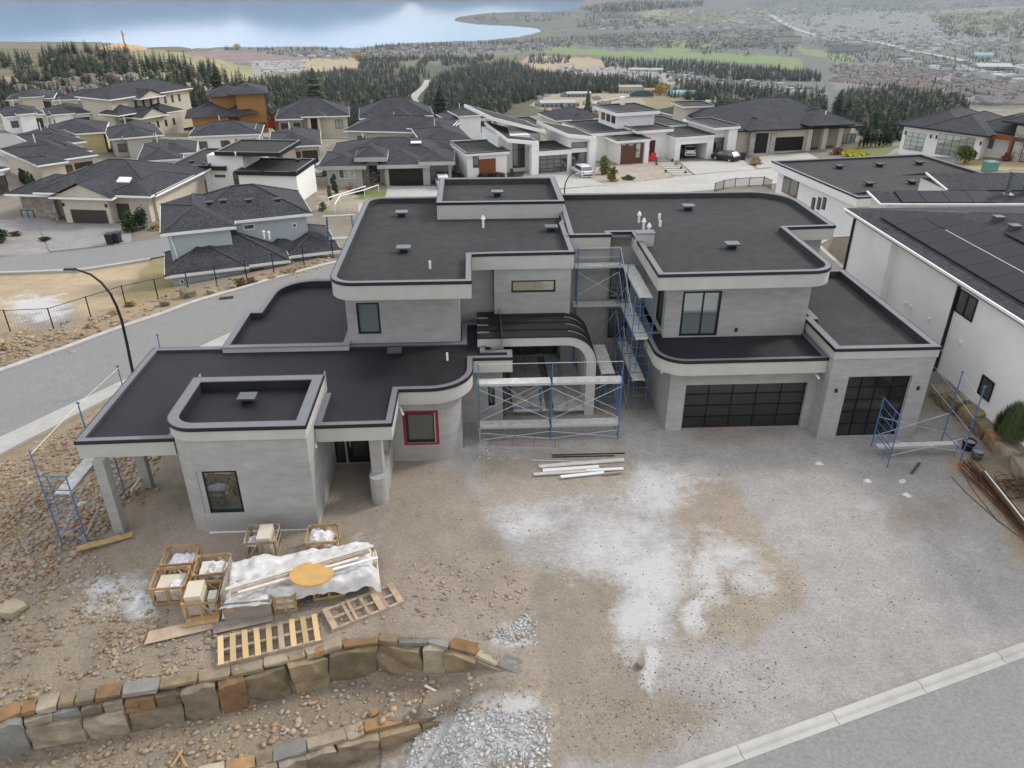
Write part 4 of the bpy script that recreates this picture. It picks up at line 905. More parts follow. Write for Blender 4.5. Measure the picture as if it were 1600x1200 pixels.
c9 = crate('crate under the right end of the tarp', 572, 908, .8, .9, .7, R(16))
p = g1(388, 968); pb = thing('plywood_box', 'grey plywood crate with white plastic on top before the tarp', 'crate', (p.x-.05, p.y+.5, p.z), R(8), 'wooden tile crates')
gply = mat('grey_plywood', (.27,.235,.195), .9, .35, 3, .2, 12, stretch=(.6,.6,7))
m = MB(); m.cbox((0,-.5,.38), 1.45, .025, .72); m.build('front_panel', gply, pb)
for s in (-1,1): m = MB(); m.cbox((s*.72,0,.38), .025, .97, .72); m.build('side_panel', gply, pb)
m = MB(); m.cbox((0,.5,.38), 1.45, .025, .72); m.build('rear_panel', gply, pb)
m = MB(); m.box(-.7,.7,-.48,.48,.02,.05); m.build('floor', wood, pb)
m = MB(); m.cbox((-.5,-.52,.5), .25, .014, .2); m.build('patch', wood_o, pb)
m = MB(); m.cbox((.05,-1.05,.06), 1.8, .9, .02, R(2)); 
crumple('plastic_wrap', 'white padded plastic bulging over the grey plywood crate', 'wrap', Vector(pb.location)+Vector((0,0,.62)), 1.55, 1.15, .22, 6, plastic, 12, R(8))
crumple('plastic_wrap', 'white plastic draped over the small front crate', 'wrap', Vector(c7.location)+Vector((-.05,.05,.55)), .95, .95, .2, 8, plastic, 10, R(8))
# tarp over the pile
a_, b_ = P(352, 903, .9), P(582, 868, .9); d_ = (b_-a_); L = d_.length; rz = math.atan2(d_.y, d_.x); c = (a_+b_)/2
NI, NJ = 64, 30; vs = []; r = random.Random(4)
for j in range(NJ):
    for i in range(NI):
        u, v = (i/(NI-1)-.5)*(L+.3), (j/(NJ-1)-.5)*2.3
        h = .88+.20*(mnoise.noise((u*1.3, v*1.6, 3))+.5*mnoise.noise((u*3.1, v*3.4, 8)))+.07*mnoise.noise((u*5+v*2, v*8, 1))
        ev = abs(v)-.86; eu = abs(u)-(L/2-.12)
        if ev > 0: h -= ev*1.6+.1*mnoise.noise((u*3.5, 5, 2))*min(1, ev*4)
        if eu > 0: h -= eu*1.8
        vv = v if ev < 0 else math.copysign(.86+ev*.4+.10*mnoise.noise((u*2.3, 9, 4))*min(1, ev*5), v)
        if u < -1.0 and v < 0: h -= .12
        vs.append((u, vv, max(.12, h)))
m = MB(); m.add(vs, [(j*NI+i, j*NI+i+1, (j+1)*NI+i+1, (j+1)*NI+i) for j in range(NJ-1) for i in range(NI-1)])
tp = m.build('tarp', plastic, smooth=True); tp.location = (c.x, c.y, 0); tp.rotation_euler = (0,0,rz); tag(tp, 'wrinkled white plastic tarp draped over the row of crates', 'tarp')
def board(name, label, cat, x0, y0, x1, y1, z0, w, th, mt, z1=None, group=None, z_is_px=True):
    a_, b_ = P(x0, y0, z0), P(x1, y1, z0 if z1 is None else z1); m = MB(); mid = (a_+b_)/2
    m.bar(a_-mid, b_-mid, w, th); o = m.build(name, mt); o.location = mid; return tag(o, label, cat, group)
board('lumber', 'long pale board lying lengthwise over the tarp, nearest the rear', 'lumber', 352,921, 583,853, 1.13, .12, .05, wood_w, group='boards on the tarp')
board('lumber', 'middle pale board on the tarp running under the wooden disc', 'lumber', 360,926, 577,861, 1.12, .13, .05, wood, group='boards on the tarp')
board('lumber', 'front grey board on the tarp reaching the wooden disc', 'lumber', 372,926, 560,872, 1.13, .10, .05, wood_w, group='boards on the tarp')
board('metal_strip', 'white metal strip sticking out to the right of the disc', 'metal strip', 505,894, 590,871, 1.10, .09, .04, white_paint)
board('lumber', 'grey board standing at the left end of the tarp', 'lumber', 347,938, 362,880, .8, .05, .5, gply)
p = P(487, 897, 1.2); m = MB(); m.tube((0,0,-.03),(0,0,.03),.68,40); m.tube((0,0,.03),(0,0,.035),.62,40); dk = m.build('disc', mat('cable_reel_ply', (.60,.36,.10), .85, .4, 2.2, .2, 14, rgb2=(.44,.28,.13)))
dk.location = p; dk.rotation_euler = (R(-9),R(3),0); dk.name = 'wooden_disc'; tag(dk, 'round yellow plywood disc lying on the tarp', 'disc')
def sheet(name, label, cat, pts, z, th, mt, group=None):
    q = [P(x, y, z) for x, y in pts]; c = sum(q, Vector())/len(q); m = MB(); m.prism([(v.x-c.x, v.y-c.y) for v in reversed(q)], -th, 0)
    o = m.build(name, mt); o.location = c; return tag(o, label, cat, group)
ply = mat('tan_plywood', (.42,.32,.23), .9, .3, 2.5, .1, 20)
sheet('plywood_sheet', 'long tan plywood strip on the dirt at the left of the pallets', 'plywood', [(225,1007),(233,986),(332,964),(333,982)], .05, .02, ply)
sheet('plywood_sheet', 'shorter tan plywood strip leaning over the long one', 'plywood', [(284,980),(293,966),(345,956),(341,971)], .09, .02, wood_o)
sheet('plywood_sheet', 'grey plank lying in front of the grey plywood crate', 'plywood', [(333,990),(332,974),(425,956),(427,970)], .07, .025, gply)
board('lumber', 'orange plank on the ground by the porch column', 'lumber', 119,858, 207,835, .04, .26, .05, wood_o)
board('lumber', 'brown timber behind the porch column', 'lumber', 188,770, 221,742, .1, .16, .08, wood); board('lumber', 'thin grey timber beside the rear porch column', 'lumber', 205,767, 224,740, .12, .09, .08, wood_w)
for k, (x, y, x1, y1, w, mt, lb) in enumerate([(842,729,975,718,.22,wood_w,'uppermost'),(848,735,936,729,.2,white_paint,'short white'),(916,735,974,732,.14,white_paint,'right hand white'),(834,741,917,736,.16,wood_w,'left hand'),(876,745,944,738,.16,white_paint,'nearest white'),(944,740,972,737,.10,wood,'short brown')]):
    board('lumber', lb+' plank of the loose pile in front of the scaffold', 'lumber', x, y, x1, y1, .08+.02*(k % 3), w, .045, mt, group='loose plank pile')
for k, (x, y, x1, y1, lb) in enumerate([(862,711,976,708,'rear dark steel rod above the plank pile'),(863,714,960,712,'second dark steel rod above the plank pile'),(829,719,910,721,'thin pale rod left of the plank pile')]):
    a_, b_ = P(x, y, .05), P(x1, y1, .05); m = MB(); mid = (a_+b_)/2; m.tube(a_-mid, b_-mid, .03, 6); o = m.build('steel_rod', scaf_zinc if k == 2 else black_trim); o.location = mid; tag(o, lb, 'rod', 'steel rods')
board('lumber', 'short dark board lying alone on the driveway', 'lumber', 1424,740, 1437,723, .03, .10, .03, mat('dark_board', (.07,.06,.055), .9))
board('lumber', 'thin white stick on the lower terrace', 'lumber', 664,1071, 703,1092, -.9, .07, .04, wood_w)
for x0, y0, x1, y1, lb in [(268,1199,285,1172,'left leg of the small timber cross at the bottom'),(278,1172,292,1199,'right leg of the small timber cross at the bottom')]: board('lumber', lb, 'lumber', x0, y0, x1, y1, -1.3, .06, .05, wood_o, -1.2)
# aluminium walkboard lying before the scaffold
c, L, Wd, rz = fit([(768,681),(874,684),(873,700),(767,697)], .12); t = thing('walkboard', 'rust stained aluminium walkboard with cross rungs lying before the scaffold', 'walkboard', (c.x, c.y, .02), rz)
pink = mat('stained_plywood_deck', (.33,.27,.25), .85, .2, 3)
m = MB(); m.box(-L/2,L/2,-Wd/2+.03,Wd/2-.03,.03,.05); m.build('deck', pink, t)
for s in (-1,1): m = MB(); m.box(-L/2,L/2,s*Wd/2-.03,s*Wd/2+.03,0,.10); m.build('rail', scaf_zinc, t)
for k in range(4): x = (-.47+.94*k/3)*L; m = MB(); m.box(x-.03,x+.03,-Wd/2,Wd/2,.055,.105); m.build('rung', scaf_zinc, t)

# ---- scaffolds
def frame(parent, p, q, z0, z1, mt, step=.42, r_=.024, base=None, ext=0):
    """ladder frame between foot points p and q (relative to the thing)"""
    m = MB(); p, q = Vector((p[0],p[1],0)), Vector((q[0],q[1],0)); up = Vector((0,0,1))
    m.tube(p+up*z0, p+up*(z1+ext), r_, 7); m.tube(q+up*z0, q+up*z1, r_, 7)
    z = z1-.02; k = 0
    while z > z0+.15: m.tube(p+up*z, q+up*z, r_*(.9 if k % 4 == 0 else .6), 6); z -= step; k += 1
    i1, i2 = p.lerp(q, .3), p.lerp(q, .7); m.tube(i1+up*(z1-.03), i1+up*max(z0,z1-1.6), r_*.6, 6)
    return m.build('frame', mt, parent)
def xbrace(parent, a_, b_, z0, z1, mt=None):
    for s, t in ((z0, z1), (z1, z0)): m = MB(); m.tube((a_[0],a_[1],s), (b_[0],b_[1],t), .014, 5); m.build('brace', mt or scaf_zinc, parent)
def plank(parent, a_, b_, z, w=.5, th=.06, mt=None, over=.15):
    a_, b_ = Vector((a_[0],a_[1],z)), Vector((b_[0],b_[1],z)); d = (b_-a_).normalized(); m = MB(); m.bar(a_-d*over, b_+d*over, w, th); pk = m.build('plank', mt or deck_white, parent)
    s = Vector((-d.y, d.x, 0))*(w/2)
    for e in (-1,1): m = MB(); m.bar(a_-d*over+s*e-Vector((0,0,.03)), b_+d*over+s*e-Vector((0,0,.03)), .03, .1); m.build('side_rail', scaf_zinc, pk)
    return pk
# two-bay scaffold across the court front (house axes)
sc = thing('scaffold', 'two bay blue scaffold with two plank levels before the arched entry', 'scaffold', W(0, V0), PSI)
f = [PL(750, 696), PL(859, 683), PL(966, 690)]; fv = sum(q.y for q in f)/3; us = [q.x for q in f]
zt = ZV(859, 566, fv).z; zu = ZV(800, 596, fv+.3).z; zl_ = ZV(800, 662, fv+.3).z; dv = fv-V0; DV = .75
for i, u in enumerate(us):
    frame(sc, (u,dv), (u,dv+DV), 0.02, zl_-.03, scaf_blue if i else scaf_zinc, .45); frame(sc, (u,dv), (u,dv+DV), zl_, zu-.03, scaf_blue, .45, ext=zt-zu)
for u0, u1 in zip(us[:-1], us[1:]):
    plank(sc, (u0,dv+.3), (u1,dv+.3), zu, .5, over=.04); plank(sc, (u0,dv+.3), (u1,dv+.3), zl_, .5, over=.04)
    xbrace(sc, (u0,dv), (u1,dv), zl_+.35, zu-.2); xbrace(sc, (u0,dv+DV), (u1,dv+DV), zl_+.35, zu-.2); xbrace(sc, (u0,dv), (u1,dv), .15, zl_-.25)
    m = MB(); m.tube((u0,dv,zt-.03), (u1,dv,zt-.03), .016, 6); m.build('guard_rail', scaf_zinc, sc)
m = MB(); m.cbox((us[2]-.35,dv+.045,zu-.035), .5, .012, .05); m.build('sticker', tape, sc)
# inner scaffold under the canopy
sc = thing('scaffold', 'small blue scaffold under the arched canopy behind the front scaffold', 'scaffold', W(0, V0), PSI)
q0, q1 = PL(790, 652), PL(845, 652); frame(sc, (q0.x,q0.y-V0), (q0.x,q0.y-V0+.8), .02, 1.9, scaf_blue); frame(sc, (q1.x,q1.y-V0), (q1.x,q1.y-V0+.8), .02, 1.9, scaf_blue); xbrace(sc, (q0.x,q0.y-V0), (q1.x,q1.y-V0), .4, 1.6)
m = MB(); m.tube((q0.x,q0.y-V0,.5),(q1.x,q1.y-V0,.5),.02,6); m.build('guard_rail', scaf_blue, sc)
# tall tower between the wings
sc = thing('scaffold', 'tall blue scaffold tower with stacked planks between the two wings', 'scaffold', W(0, V0), PSI)
fr0, fr1 = PL(978, 644), PL(1004, 648); tv = 30.75; uA, uB = ZV(985, 560, tv).x, ZV(1015, 560, tv).x; uA, uB = min(uA,uB), max(uA,uB); bv = 34.7
lv = [ZV(1003, 592, tv).z, ZV(1003, 528, tv).z, ZV(1003, 463, tv).z]
zprev = .02
for i, z in enumerate(lv):
    for v in (tv, (tv+bv)/2, bv): frame(sc, (uA,v-V0), (uB,v-V0), zprev, z-.02, scaf_blue, .42, ext=.9 if i == 2 and v > tv else 0)
    plank(sc, ((uA+uB)/2,tv-V0), ((uA+uB)/2,bv-V0), z, .55, over=.1)
    for a2, b2 in ((tv,(tv+bv)/2),((tv+bv)/2,bv)): xbrace(sc, (uA,a2-V0), (uA,b2-V0), zprev+.3, z-.3)
    zprev = z
uL = ZV(902, 440, bv).x
for i, (z, pzv) in enumerate(((lv[1], .02), (lv[2], lv[1]))): frame(sc, (uL,bv-V0), (uL,bv-V0+.5), pzv, z-.02, scaf_blue, .5, ext=.95 if i else 0); plank(sc, (uL,bv-V0+.2), (uA,bv-V0+.2), z, .5); xbrace(sc, (uL,bv-V0), (uA,bv-V0), pzv+.5, z-.3)
for h in (.45,.9): m = MB(); m.tube((uL,bv-V0,lv[2]+h),(uA,bv-V0,lv[2]+h),.012,5); m.build('guard_rail', scaf_zinc, sc)
m = MB(); m.tube((uA,bv-V0,lv[2]+.9),(uA-.05,tv-V0,lv[2]-.9),.018,5); m.build('brace', scaf_zinc, sc)
# lower tower left of it, with a plank running inwards
sc = thing('scaffold', 'low blue scaffold with one inward plank beside the canopy column', 'scaffold', W(0, V0), PSI)
z = ZV(942, 581, 30.9).z; u0, u1 = ZV(938, 600, 30.9).x, ZV(958, 600, 30.9).x
for v in (30.9, 33.6): frame(sc, (u0,v-V0), (u1+.2,v-V0), .02, z-.02, scaf_blue, .42)
plank(sc, ((u0+u1)/2,2.9), ((u0+u1)/2,5.6), z, .6); xbrace(sc, (u1+.2,2.9), (u1+.2,5.6), .5, z-.4)
# right-hand scaffold by the tall garage
p = [P(1386,731), P(1361,698), P(1499,725), P(1470,692)]; o0 = (p[0]+p[2])/2
sc = thing('scaffold', 'blue scaffold with a low plank in front of the tall garage door', 'scaffold', o0); p = [q-o0 for q in p]
hA = PY(1405, 651, (p[0]+o0).y).z
frame(sc, p[0], p[1], .02, .75, scaf_blue, .34); frame(sc, p[0], p[1], .75, hA, scaf_blue, .38); frame(sc, p[2], p[3], .02, .6, scaf_blue, .5)
h2 = PY(1531, 603, (p[2]+o0).y).z; h3 = PY(1500, 580, (p[3]+o0).y).z; m = MB(); m.tube(p[2], p[2]+Vector((0,0,h2)), .026, 7); m.tube(p[3], p[3]+Vector((0,0,h3)), .026, 7)
for q, h in ((p[2],h2),(p[3],h3)):
    for z in (h-.04, h*.72): m.tube(q+Vector((-.06,0,z)), q+Vector((.06,0,z)), .035, 6)
m.build('post', scaf_blue, sc)
plank(sc, (p[0]+p[1])/2+Vector((0,.1,0)), (p[2]+p[3])/2, .5, .28, .05); xbrace(sc, p[1], p[3], .55, 1.5); xbrace(sc, p[0], p[2], .6, 1.3)
b1 = P(1454, 599, .9)-o0; m = MB(); m.tube(p[3]+Vector((.9,-.3,.75)), b1, .02, 5); m.build('brace', scaf_zinc, sc)
for z in (h3-.1, h3*.7):
    m = MB(); m.tube(p[3]+Vector((0,0,z)), P(1465,558,2.3)-o0+Vector((0,0,z-h3*.85)), .012, 5); m.tube(p[3]+Vector((0,0,z)), p[2]+Vector((0,0,z-.3)), .012, 5); m.build('guard_rail', scaf_zinc, sc)
# left scaffold at the porch
o0 = g1(138, 851); q1_ = g1(99, 856); sc = thing('scaffold', 'blue ladder frame scaffold beside the porch column', 'scaffold', o0)
a0 = Vector((0,0,0)); a1 = q1_-o0; hz = PY(99, 744, o0.y).z-o0.z; hz2 = PY(40, 703, q1_.y).z-o0.z
frame(sc, a1, a0, -.15, hz, scaf_blue, .29, ext=max(.3,hz2-hz)); bq = P(195, 771)-o0; bl = bq+Vector((-1.1,.5,0))
frame(sc, bl, bq, -.6, hz*.98, scaf_blue, .3, ext=1.0)
plank(sc, (a0+a1)/2+Vector((.25,0,0)), (bl+bq)/2+Vector((.1,0,0)), PY(100, 760, o0.y+.3).z-o0.z, .5); xbrace(sc, a0, bq, .4, 1.6); xbrace(sc, a1, bl, .3, 1.5)
b2 = P(131, 668, .3)-o0; b3 = P(190, 600, .6)-o0; m = MB(); m.tube(a1+Vector((0,0,hz2)), PY(122, 632, (b2+o0).y)-o0, .016, 5); m.tube(PY(122,632,(b2+o0).y)-o0, PY(185,575,(b3+o0).y)-o0, .014, 5); m.build('guard_rail', wood_w, sc)
for (x, y, q) in ((121,628,b2),(183,571,b3),(245,522,P(250,545,.5)-o0)):
    t_ = PY(x, y, (q+o0).y)-o0; m = MB(); m.tube(Vector((t_.x,t_.y,-2.5)), t_, .026, 7); m.tube(t_+Vector((-.07,0,-.05)), t_+Vector((.07,0,-.05)), .035, 6); m.build('post', scaf_blue, sc)
# ---- right-hand corner: rebar, buckets, shrub bed
o0 = P(1560, 790); t = thing('rebar_bundle', 'bundle of rusty reinforcing bars lying along the boulder wall', 'rebar', o0); r = random.Random(8)
for k in range(30):
    f_ = r.uniform(-1,1); a_ = P(1508+r.uniform(-14,18), 722+r.uniform(-6,14), .05+.1*r.random()); b_ = P(1606+f_*14+20, 838+r.uniform(-6,30), .05+.12*r.random()); mid = (a_+b_)/2+Vector((r.uniform(-.12,.12), r.uniform(-.1,.1), 0)); m = MB(); m.tube(a_-o0, mid-o0, .013, 4); m.tube(mid-o0, b_-o0, .013, 4); m.build('bar', rust, t)
for pts in ([(1486,744),(1510,770),(1555,810),(1592,838)], [(1503,735),(1520,765),(1540,790),(1560,815)]):
    m = MB(); q = [P(x, y, .04)-o0 for x, y in pts]; m.path(q, .012, 4); m.build('bar', rust, t)
board('steel_channel', 'white edged brown beam lying on the rebar', 'beam', 1536,738, 1602,822, .3, .16, .10, mat('brown_beam', (.09,.055,.035), .8, .3)); board('steel_channel', 'bright metal strip along the brown beam', 'metal strip', 1539,736, 1606,820, .37, .05, .03, white_paint)
o0 = P(1583, 768, .1); t = thing('wire_coil', 'tangled rusty wire heap between the rebar and the boulders', 'wire', o0)
for k in range(26):
    c_ = Vector((r.uniform(-.3,.3), r.uniform(-.35,.35), .12+.25*r.random())); rr = r.uniform(.25,.6); ax = Vector((r.uniform(-.5,.5), r.uniform(-.5,.5), 1)).normalized(); u = ax.orthogonal().normalized(); v = ax.cross(u); a0_ = r.uniform(0,6); m = MB(); m.path([c_+(u*math.cos(a0_+s*.5)+v*math.sin(a0_+s*.5))*rr for s in range(8)], .014, 4); m.build('wire', rust, t)
def bucket(label, x, y, rr, h, mt):
    p = g1(x, y); t = thing('bucket', label, 'bucket', p, .4, None)
    m = MB(); m.lathe([(0,.01),(rr*.78,.01),(rr,h),(rr*1.04,h),(rr*1.04,h-.03),(rr*.97,h-.02),(rr*.75,.03),(0,.03)], 20); m.build('tub', mt, t, True)
    m = MB(); pts = [(rr*1.03*math.cos(a_), rr*.25*math.sin(a_)*0, h-.05-rr*.0+rr*.5*math.sin(a_)) for a_ in np.linspace(math.pi, 2*math.pi, 9)]; m.path([Vector((q[0], -rr*1.03*math.sqrt(max(0,1-(q[0]/(rr*1.03))**2)), q[2])) for q in pts], .008, 4); m.build('handle', scaf_zinc, t)
    m = MB(); m.lathe([(0,h*.8),(rr*.93,h*.8)], 20); m.build('contents', mat('grey_slurry', (.3,.3,.29), .5), t)
bucket('grey plastic bucket standing in front of the black tub', 1525, 717, .24, .42, mat('grey_plastic', (.16,.18,.20), .5)); bucket('black plastic tub behind the grey bucket', 1511, 702, .27, .45, mat('black_plastic', (.02,.022,.026), .5))
for x, y, lb in [(1279,724,'left white scrap on the gravel drive'),(1355,752,'white scrap of foam in the middle of the drive'),(1410,752,'long white scrap on the drive'),(1417,774,'oval white scrap on the drive'),(1500,727,'crumpled orange rag by the scaffold foot'),(127,787,'white paper scrap on the rocky slope')]:
    p = g1(x, y); crumple('scrap', lb, 'litter', p, .34, .22, .09, x, plastic if 'orange' not in lb else mat('orange_rag', (.45,.12,.04), .8), 5, x*.7, 'litter')
# ================================================================ neighbouring houses
class Hs:
    """a house with its own axes: x along the front, y to the rear; pixels on the front plane give x and z"""
    def __init__(s, label, L, Rr, z, name='house', cat='house', flip=False):
        a_, b_ = P(L[0], L[1], z), P(Rr[0], Rr[1], z); s.o = a_; s.z = z; d = b_-a_; s.W = d.length; s.rz = math.atan2(d.y, d.x)
        s.ax = d.normalized(); s.ay = Vector((-s.ax.y, s.ax.x, 0)); s.root = thing(name, label, cat, a_, s.rz)
    def on(s, x, y, v=0.0):
        """pixel on the plane y=v of the house"""
        r = Vector(ray(x, y)); t = ((s.o.x*s.ay.x+s.o.y*s.ay.y)+v)/(r.x*s.ay.x+r.y*s.ay.y); q = Vector((r.x*t, r.y*t, H+r.z*t))-s.o
        return q.dot(s.ax), q.z
    def at(s, x, y, z):
        """pixel at height z above the base -> local x, y"""
        q = P(x, y, s.z+z)-s.o; return q.dot(s.ax), q.dot(s.ay)
    def b(s, mb, name, mt, parent=None, smooth=False): return mb.build(name, mt, parent or s.root, smooth)
    def box(s, name, mt, x0, x1, y0, y1, z0, z1, parent=None): m = MB(); m.box(x0, x1, y0, y1, z0, z1); return s.b(m, name, mt, parent)
    def win(s, x0, x1, z0, z1, y=0.0, vm=(), hm=(), frame=None, pane=None, name='window', fw=.08, axis='x'):
        m = MB(); P_ = (lambda u0,u1,k0,k1,c,e: m.box(u0,u1,y-k1,y-k0,c,e)) if axis == 'x' else (lambda u0,u1,k0,k1,c,e: m.box(y-k1,y-k0,u0,u1,c,e)) if axis == 'l' else (lambda u0,u1,k0,k1,c,e: m.box(y+k0,y+k1,u0,u1,c,e))
        P_(x0,x0+fw,.003,.06,z0,z1); P_(x1-fw,x1,.003,.06,z0,z1); P_(x0+fw,x1-fw,.003,.06,z0,z0+fw); P_(x0+fw,x1-fw,.003,.06,z1-fw,z1)
        for t in vm: u = x0+(x1-x0)*t; P_(u-.035,u+.035,.003,.055,z0+fw,z1-fw)
        for t in hm: c = z0+(z1-z0)*t; P_(x0+fw,x1-fw,.003,.05,c-.03,c+.03)
        w = s.b(m, name, frame or black_trim); m = MB()
        P_ = (lambda u0,u1,k0,k1,c,e: m.box(u0,u1,y-k1,y-k0,c,e)) if axis == 'x' else (lambda u0,u1,k0,k1,c,e: m.box(y-k1,y-k0,u0,u1,c,e)) if axis == 'l' else (lambda u0,u1,k0,k1,c,e: m.box(y+k0,y+k1,u0,u1,c,e))
        P_(x0+fw*.9,x1-fw*.9,.002,.02,z0+fw*.9,z1-fw*.9); s.b(m, 'pane', pane or glass, w); return w
    def winp(s, x0, y0, x1, y1, v=0.0, **k):
        a_, _ = s.on(x0, (y0+y1)/2, v); b_, _ = s.on(x1, (y0+y1)/2, v); _, e = s.on((x0+x1)/2, y0, v); _, c = s.on((x0+x1)/2, y1, v)
        return s.win(a_, b_, c, e, v, **k)
    def garp(s, x0, y0, x1, y1, v=0.0, n=5, nr=4, mt=None, pane=None):
        a_, _ = s.on(x0, (y0+y1)/2, v); b_, _ = s.on(x1, (y0+y1)/2, v); _, e = s.on((x0+x1)/2, y0, v); return s.gar(a_, b_, e, v, n, nr, mt, pane)
    def gar(s, a_, b_, e, v=0.0, n=5, nr=4, mt=None, pane=None):
        m = MB(); t = .05
        for i in range(n+1): u = a_+(b_-a_)*i/n; m.box(max(a_,u-t/2),min(b_,u+t/2),v-.05,v-.002,.02,e)
        for j in range(nr+1): z = .02+(e-.02)*j/nr; m.box(a_,b_,v-.048,v-.003,max(.02,z-t/2),min(e,z+t/2))
        g = s.b(m, 'garage_door', mt or black_trim)
        for i in range(n):
            for j in range(nr): m = MB(); m.box(a_+(b_-a_)*i/n+t/2,a_+(b_-a_)*(i+1)/n-t/2,v-.03,v-.004,.02+(e-.02)*j/nr+t/2,.02+(e-.02)*(j+1)/nr-t/2); s.b(m, 'panel', pane or gd_panel, g)
        return g
    def hip(s, x0, x1, y0, y1, ze, pitch=.42, over=.5, mt=None, fas=None, fh=.22, gable=None, ridge=True, off=0.0):
        """hip roof over a rectangle, eaves at ze"""
        x0 -= over; x1 += over; y0 -= over; y1 += over; w, d = x1-x0, y1-y0; h = min(w, d)/2*pitch; m = MB(); mt = mt or shingle
        if w >= d:
            i0, i1 = (x0+d/2, x1-d/2) if gable is None else (x0+(0 if 'l' in gable else d/2), x1-(0 if 'r' in gable else d/2)); r0, r1 = (i0, (y0+y1)/2, ze+h), (i1, (y0+y1)/2, ze+h)
        else: r0, r1 = ((x0+x1)/2, y0+(0 if gable and 'f' in gable else w/2), ze+h), ((x0+x1)/2, y1-w/2, ze+h)
        A, B, C, D = (x0,y0,ze),(x1,y0,ze),(x1,y1,ze),(x0,y1,ze)
        if w >= d: m.add([A,B,C,D,r0,r1], [(0,1,5,4),(1,2,5),(2,3,4,5),(3,0,4)])
        else: m.add([A,B,C,D,r0,r1], ([] if gable and 'f' in gable else [(0,1,4)])+[(1,2,5,4),(2,3,5),(3,0,4,5)])
        ro = s.b(m, 'roof', mt)
        if gable and 'f' in gable and w < d: m = MB(); k_ = .35; m.add([(x0+k_,y0+.3,ze-.05),(x1-k_,y0+.3,ze-.05),(r0[0],y0+.3,r0[2]-.2)], [(0,1,2)]); s.b(m, 'gable', cream_paint)
        m = MB(); pol = [(x0,y0),(x1,y0),(x1,y1),(x0,y1)]; m.ring(offset_poly(pol, -.02), offset_poly(pol, .12), ze-fh, ze+.01); s.b(m, 'fascia', fas or white_paint, ro)
        m = MB(); m.add([(x0+.05,y0+.05,ze-fh+.03),(x1-.05,y0+.05,ze-fh+.03),(x1-.05,y1-.05,ze-fh+.03),(x0+.05,y1-.05,ze-fh+.03)], [(3,2,1,0)]); s.b(m, 'soffit', soffit, ro)
        if ridge:
            m = MB(); up = Vector((0,0,.02))
            for a_, b_ in ((A,r0),(D,r0),(B,r1),(C,r1),(r0,r1)):
                a_, b_ = Vector(a_)+up, Vector(b_)+up
                if (a_-b_).length > .4: m.bar(a_, b_, .22, .05)
            s.b(m, 'ridge_cap', shingle_g, ro)
        return ro
    def flat(s, x0, x1, y0, y1, zt, fh=.6, fas=None, memb=None, dr=.15, capw=.25, trim=True, capm=None):
        return flat_roof(s.root, [(x0,y0),(x1,y0),(x1,y1),(x0,y1)], zt, zt-fh, dr, capw, memb or membrane_g, lambda mb, n, mt, p=None: mb.build(n, mt, p or s.root), fas or white_paint, capm, trim=trim)
    def slab(s, pts, th, mt=None, edge=None, name='roof'):
        """sloping roof slab with pale edges: four local corners"""
        m = MB(); vs = [Vector(p) for p in pts]; c = sum(vs, Vector())/4; lo = [v-Vector((0,0,th)) for v in vs]
        m.add(vs+lo, [(7,6,5,4),(0,4,5,1),(1,5,6,2),(2,6,7,3),(3,7,4,0)]); inn = [v.lerp(c, .05) for v in vs]; m.add(vs+inn, [(0,1,5,4),(1,2,6,5),(2,3,7,6),(3,0,4,7)])
        o = s.b(m, name, edge or white_paint); m = MB(); m.add([v+Vector((0,0,-.02)) for v in inn]+inn, [(0,1,2,3),(0,4,5,1),(1,5,6,2),(2,6,7,3),(3,7,4,0)]); s.b(m, 'membrane', mt or membrane_g, o); return o
    def vents(s, lst, z):
        for x, y in lst: a_, b_ = s.at(x, y, z); m = MB(); m.box(a_-.2,a_+.2,b_-.2,b_+.2,z,z+.2); m.box(a_-.35,a_+.35,b_-.32,b_+.32,z+.2,z+.27); s.b(m, 'roof_vent', black_trim)
    def pipes(s, lst, z, mt=None, h=.5):
        for x, y in lst: a_, b_ = s.at(x, y, z); m = MB(); m.tube((a_,b_,z-.1),(a_,b_,z+h),.08,8); m.tube((a_,b_,z+h),(a_,b_,z+h+.1),.14,8,.06); s.b(m, 'vent_pipe', mt or scaf_zinc)

# ---- big white house on the right with solar panels
ez = 5.7; n1 = Hs('big white house on the right with solar panels on its shingled roof', (1600,668), (1462,590), .1)   # front = the long wall seen, running away from the viewer
# its wall runs from near (right) to far (left); local x goes away from us, y to the right/outside
E0, E1 = P(1640, 527, ez), P(1322, 326, ez); dwn = (E1-E0).normalized(); o = n1.root; o.location = P(1640, 527, ez)+Vector((0,0,.1-ez)); o.rotation_euler = (0,0,math.atan2(dwn.y, dwn.x)); LN = (E1-E0).length+.1
n1.o = Vector(o.location); n1.ax = dwn; n1.ay = Vector((-dwn.y, dwn.x, 0))           # +y is to the left (towards us): the wall faces +y
def n1px(x, y, v=-.55):
    r = Vector(ray(x, y)); t = ((n1.o.dot(n1.ay))+v)/(r.x*n1.ay.x+r.y*n1.ay.y); q = Vector((r.x*t, r.y*t, H+r.z*t))-n1.o; return q.dot(n1.ax), q.z
wx0 = -6.0; wx1 = n1px(1337, 345)[0]; DX = 14.0; zc = ez-.1
m = MB(); m.box(wx0, wx1, -DX, -.55, -.5, zc-.2); n1.b(m, 'wall', white_paint)
slope = .21; shingle_n = bands(mat('laminate_shingle', (.042,.043,.048), .9, .6, 5.0, .4, 30, big=.1), 2, 20.0, .5, .7)
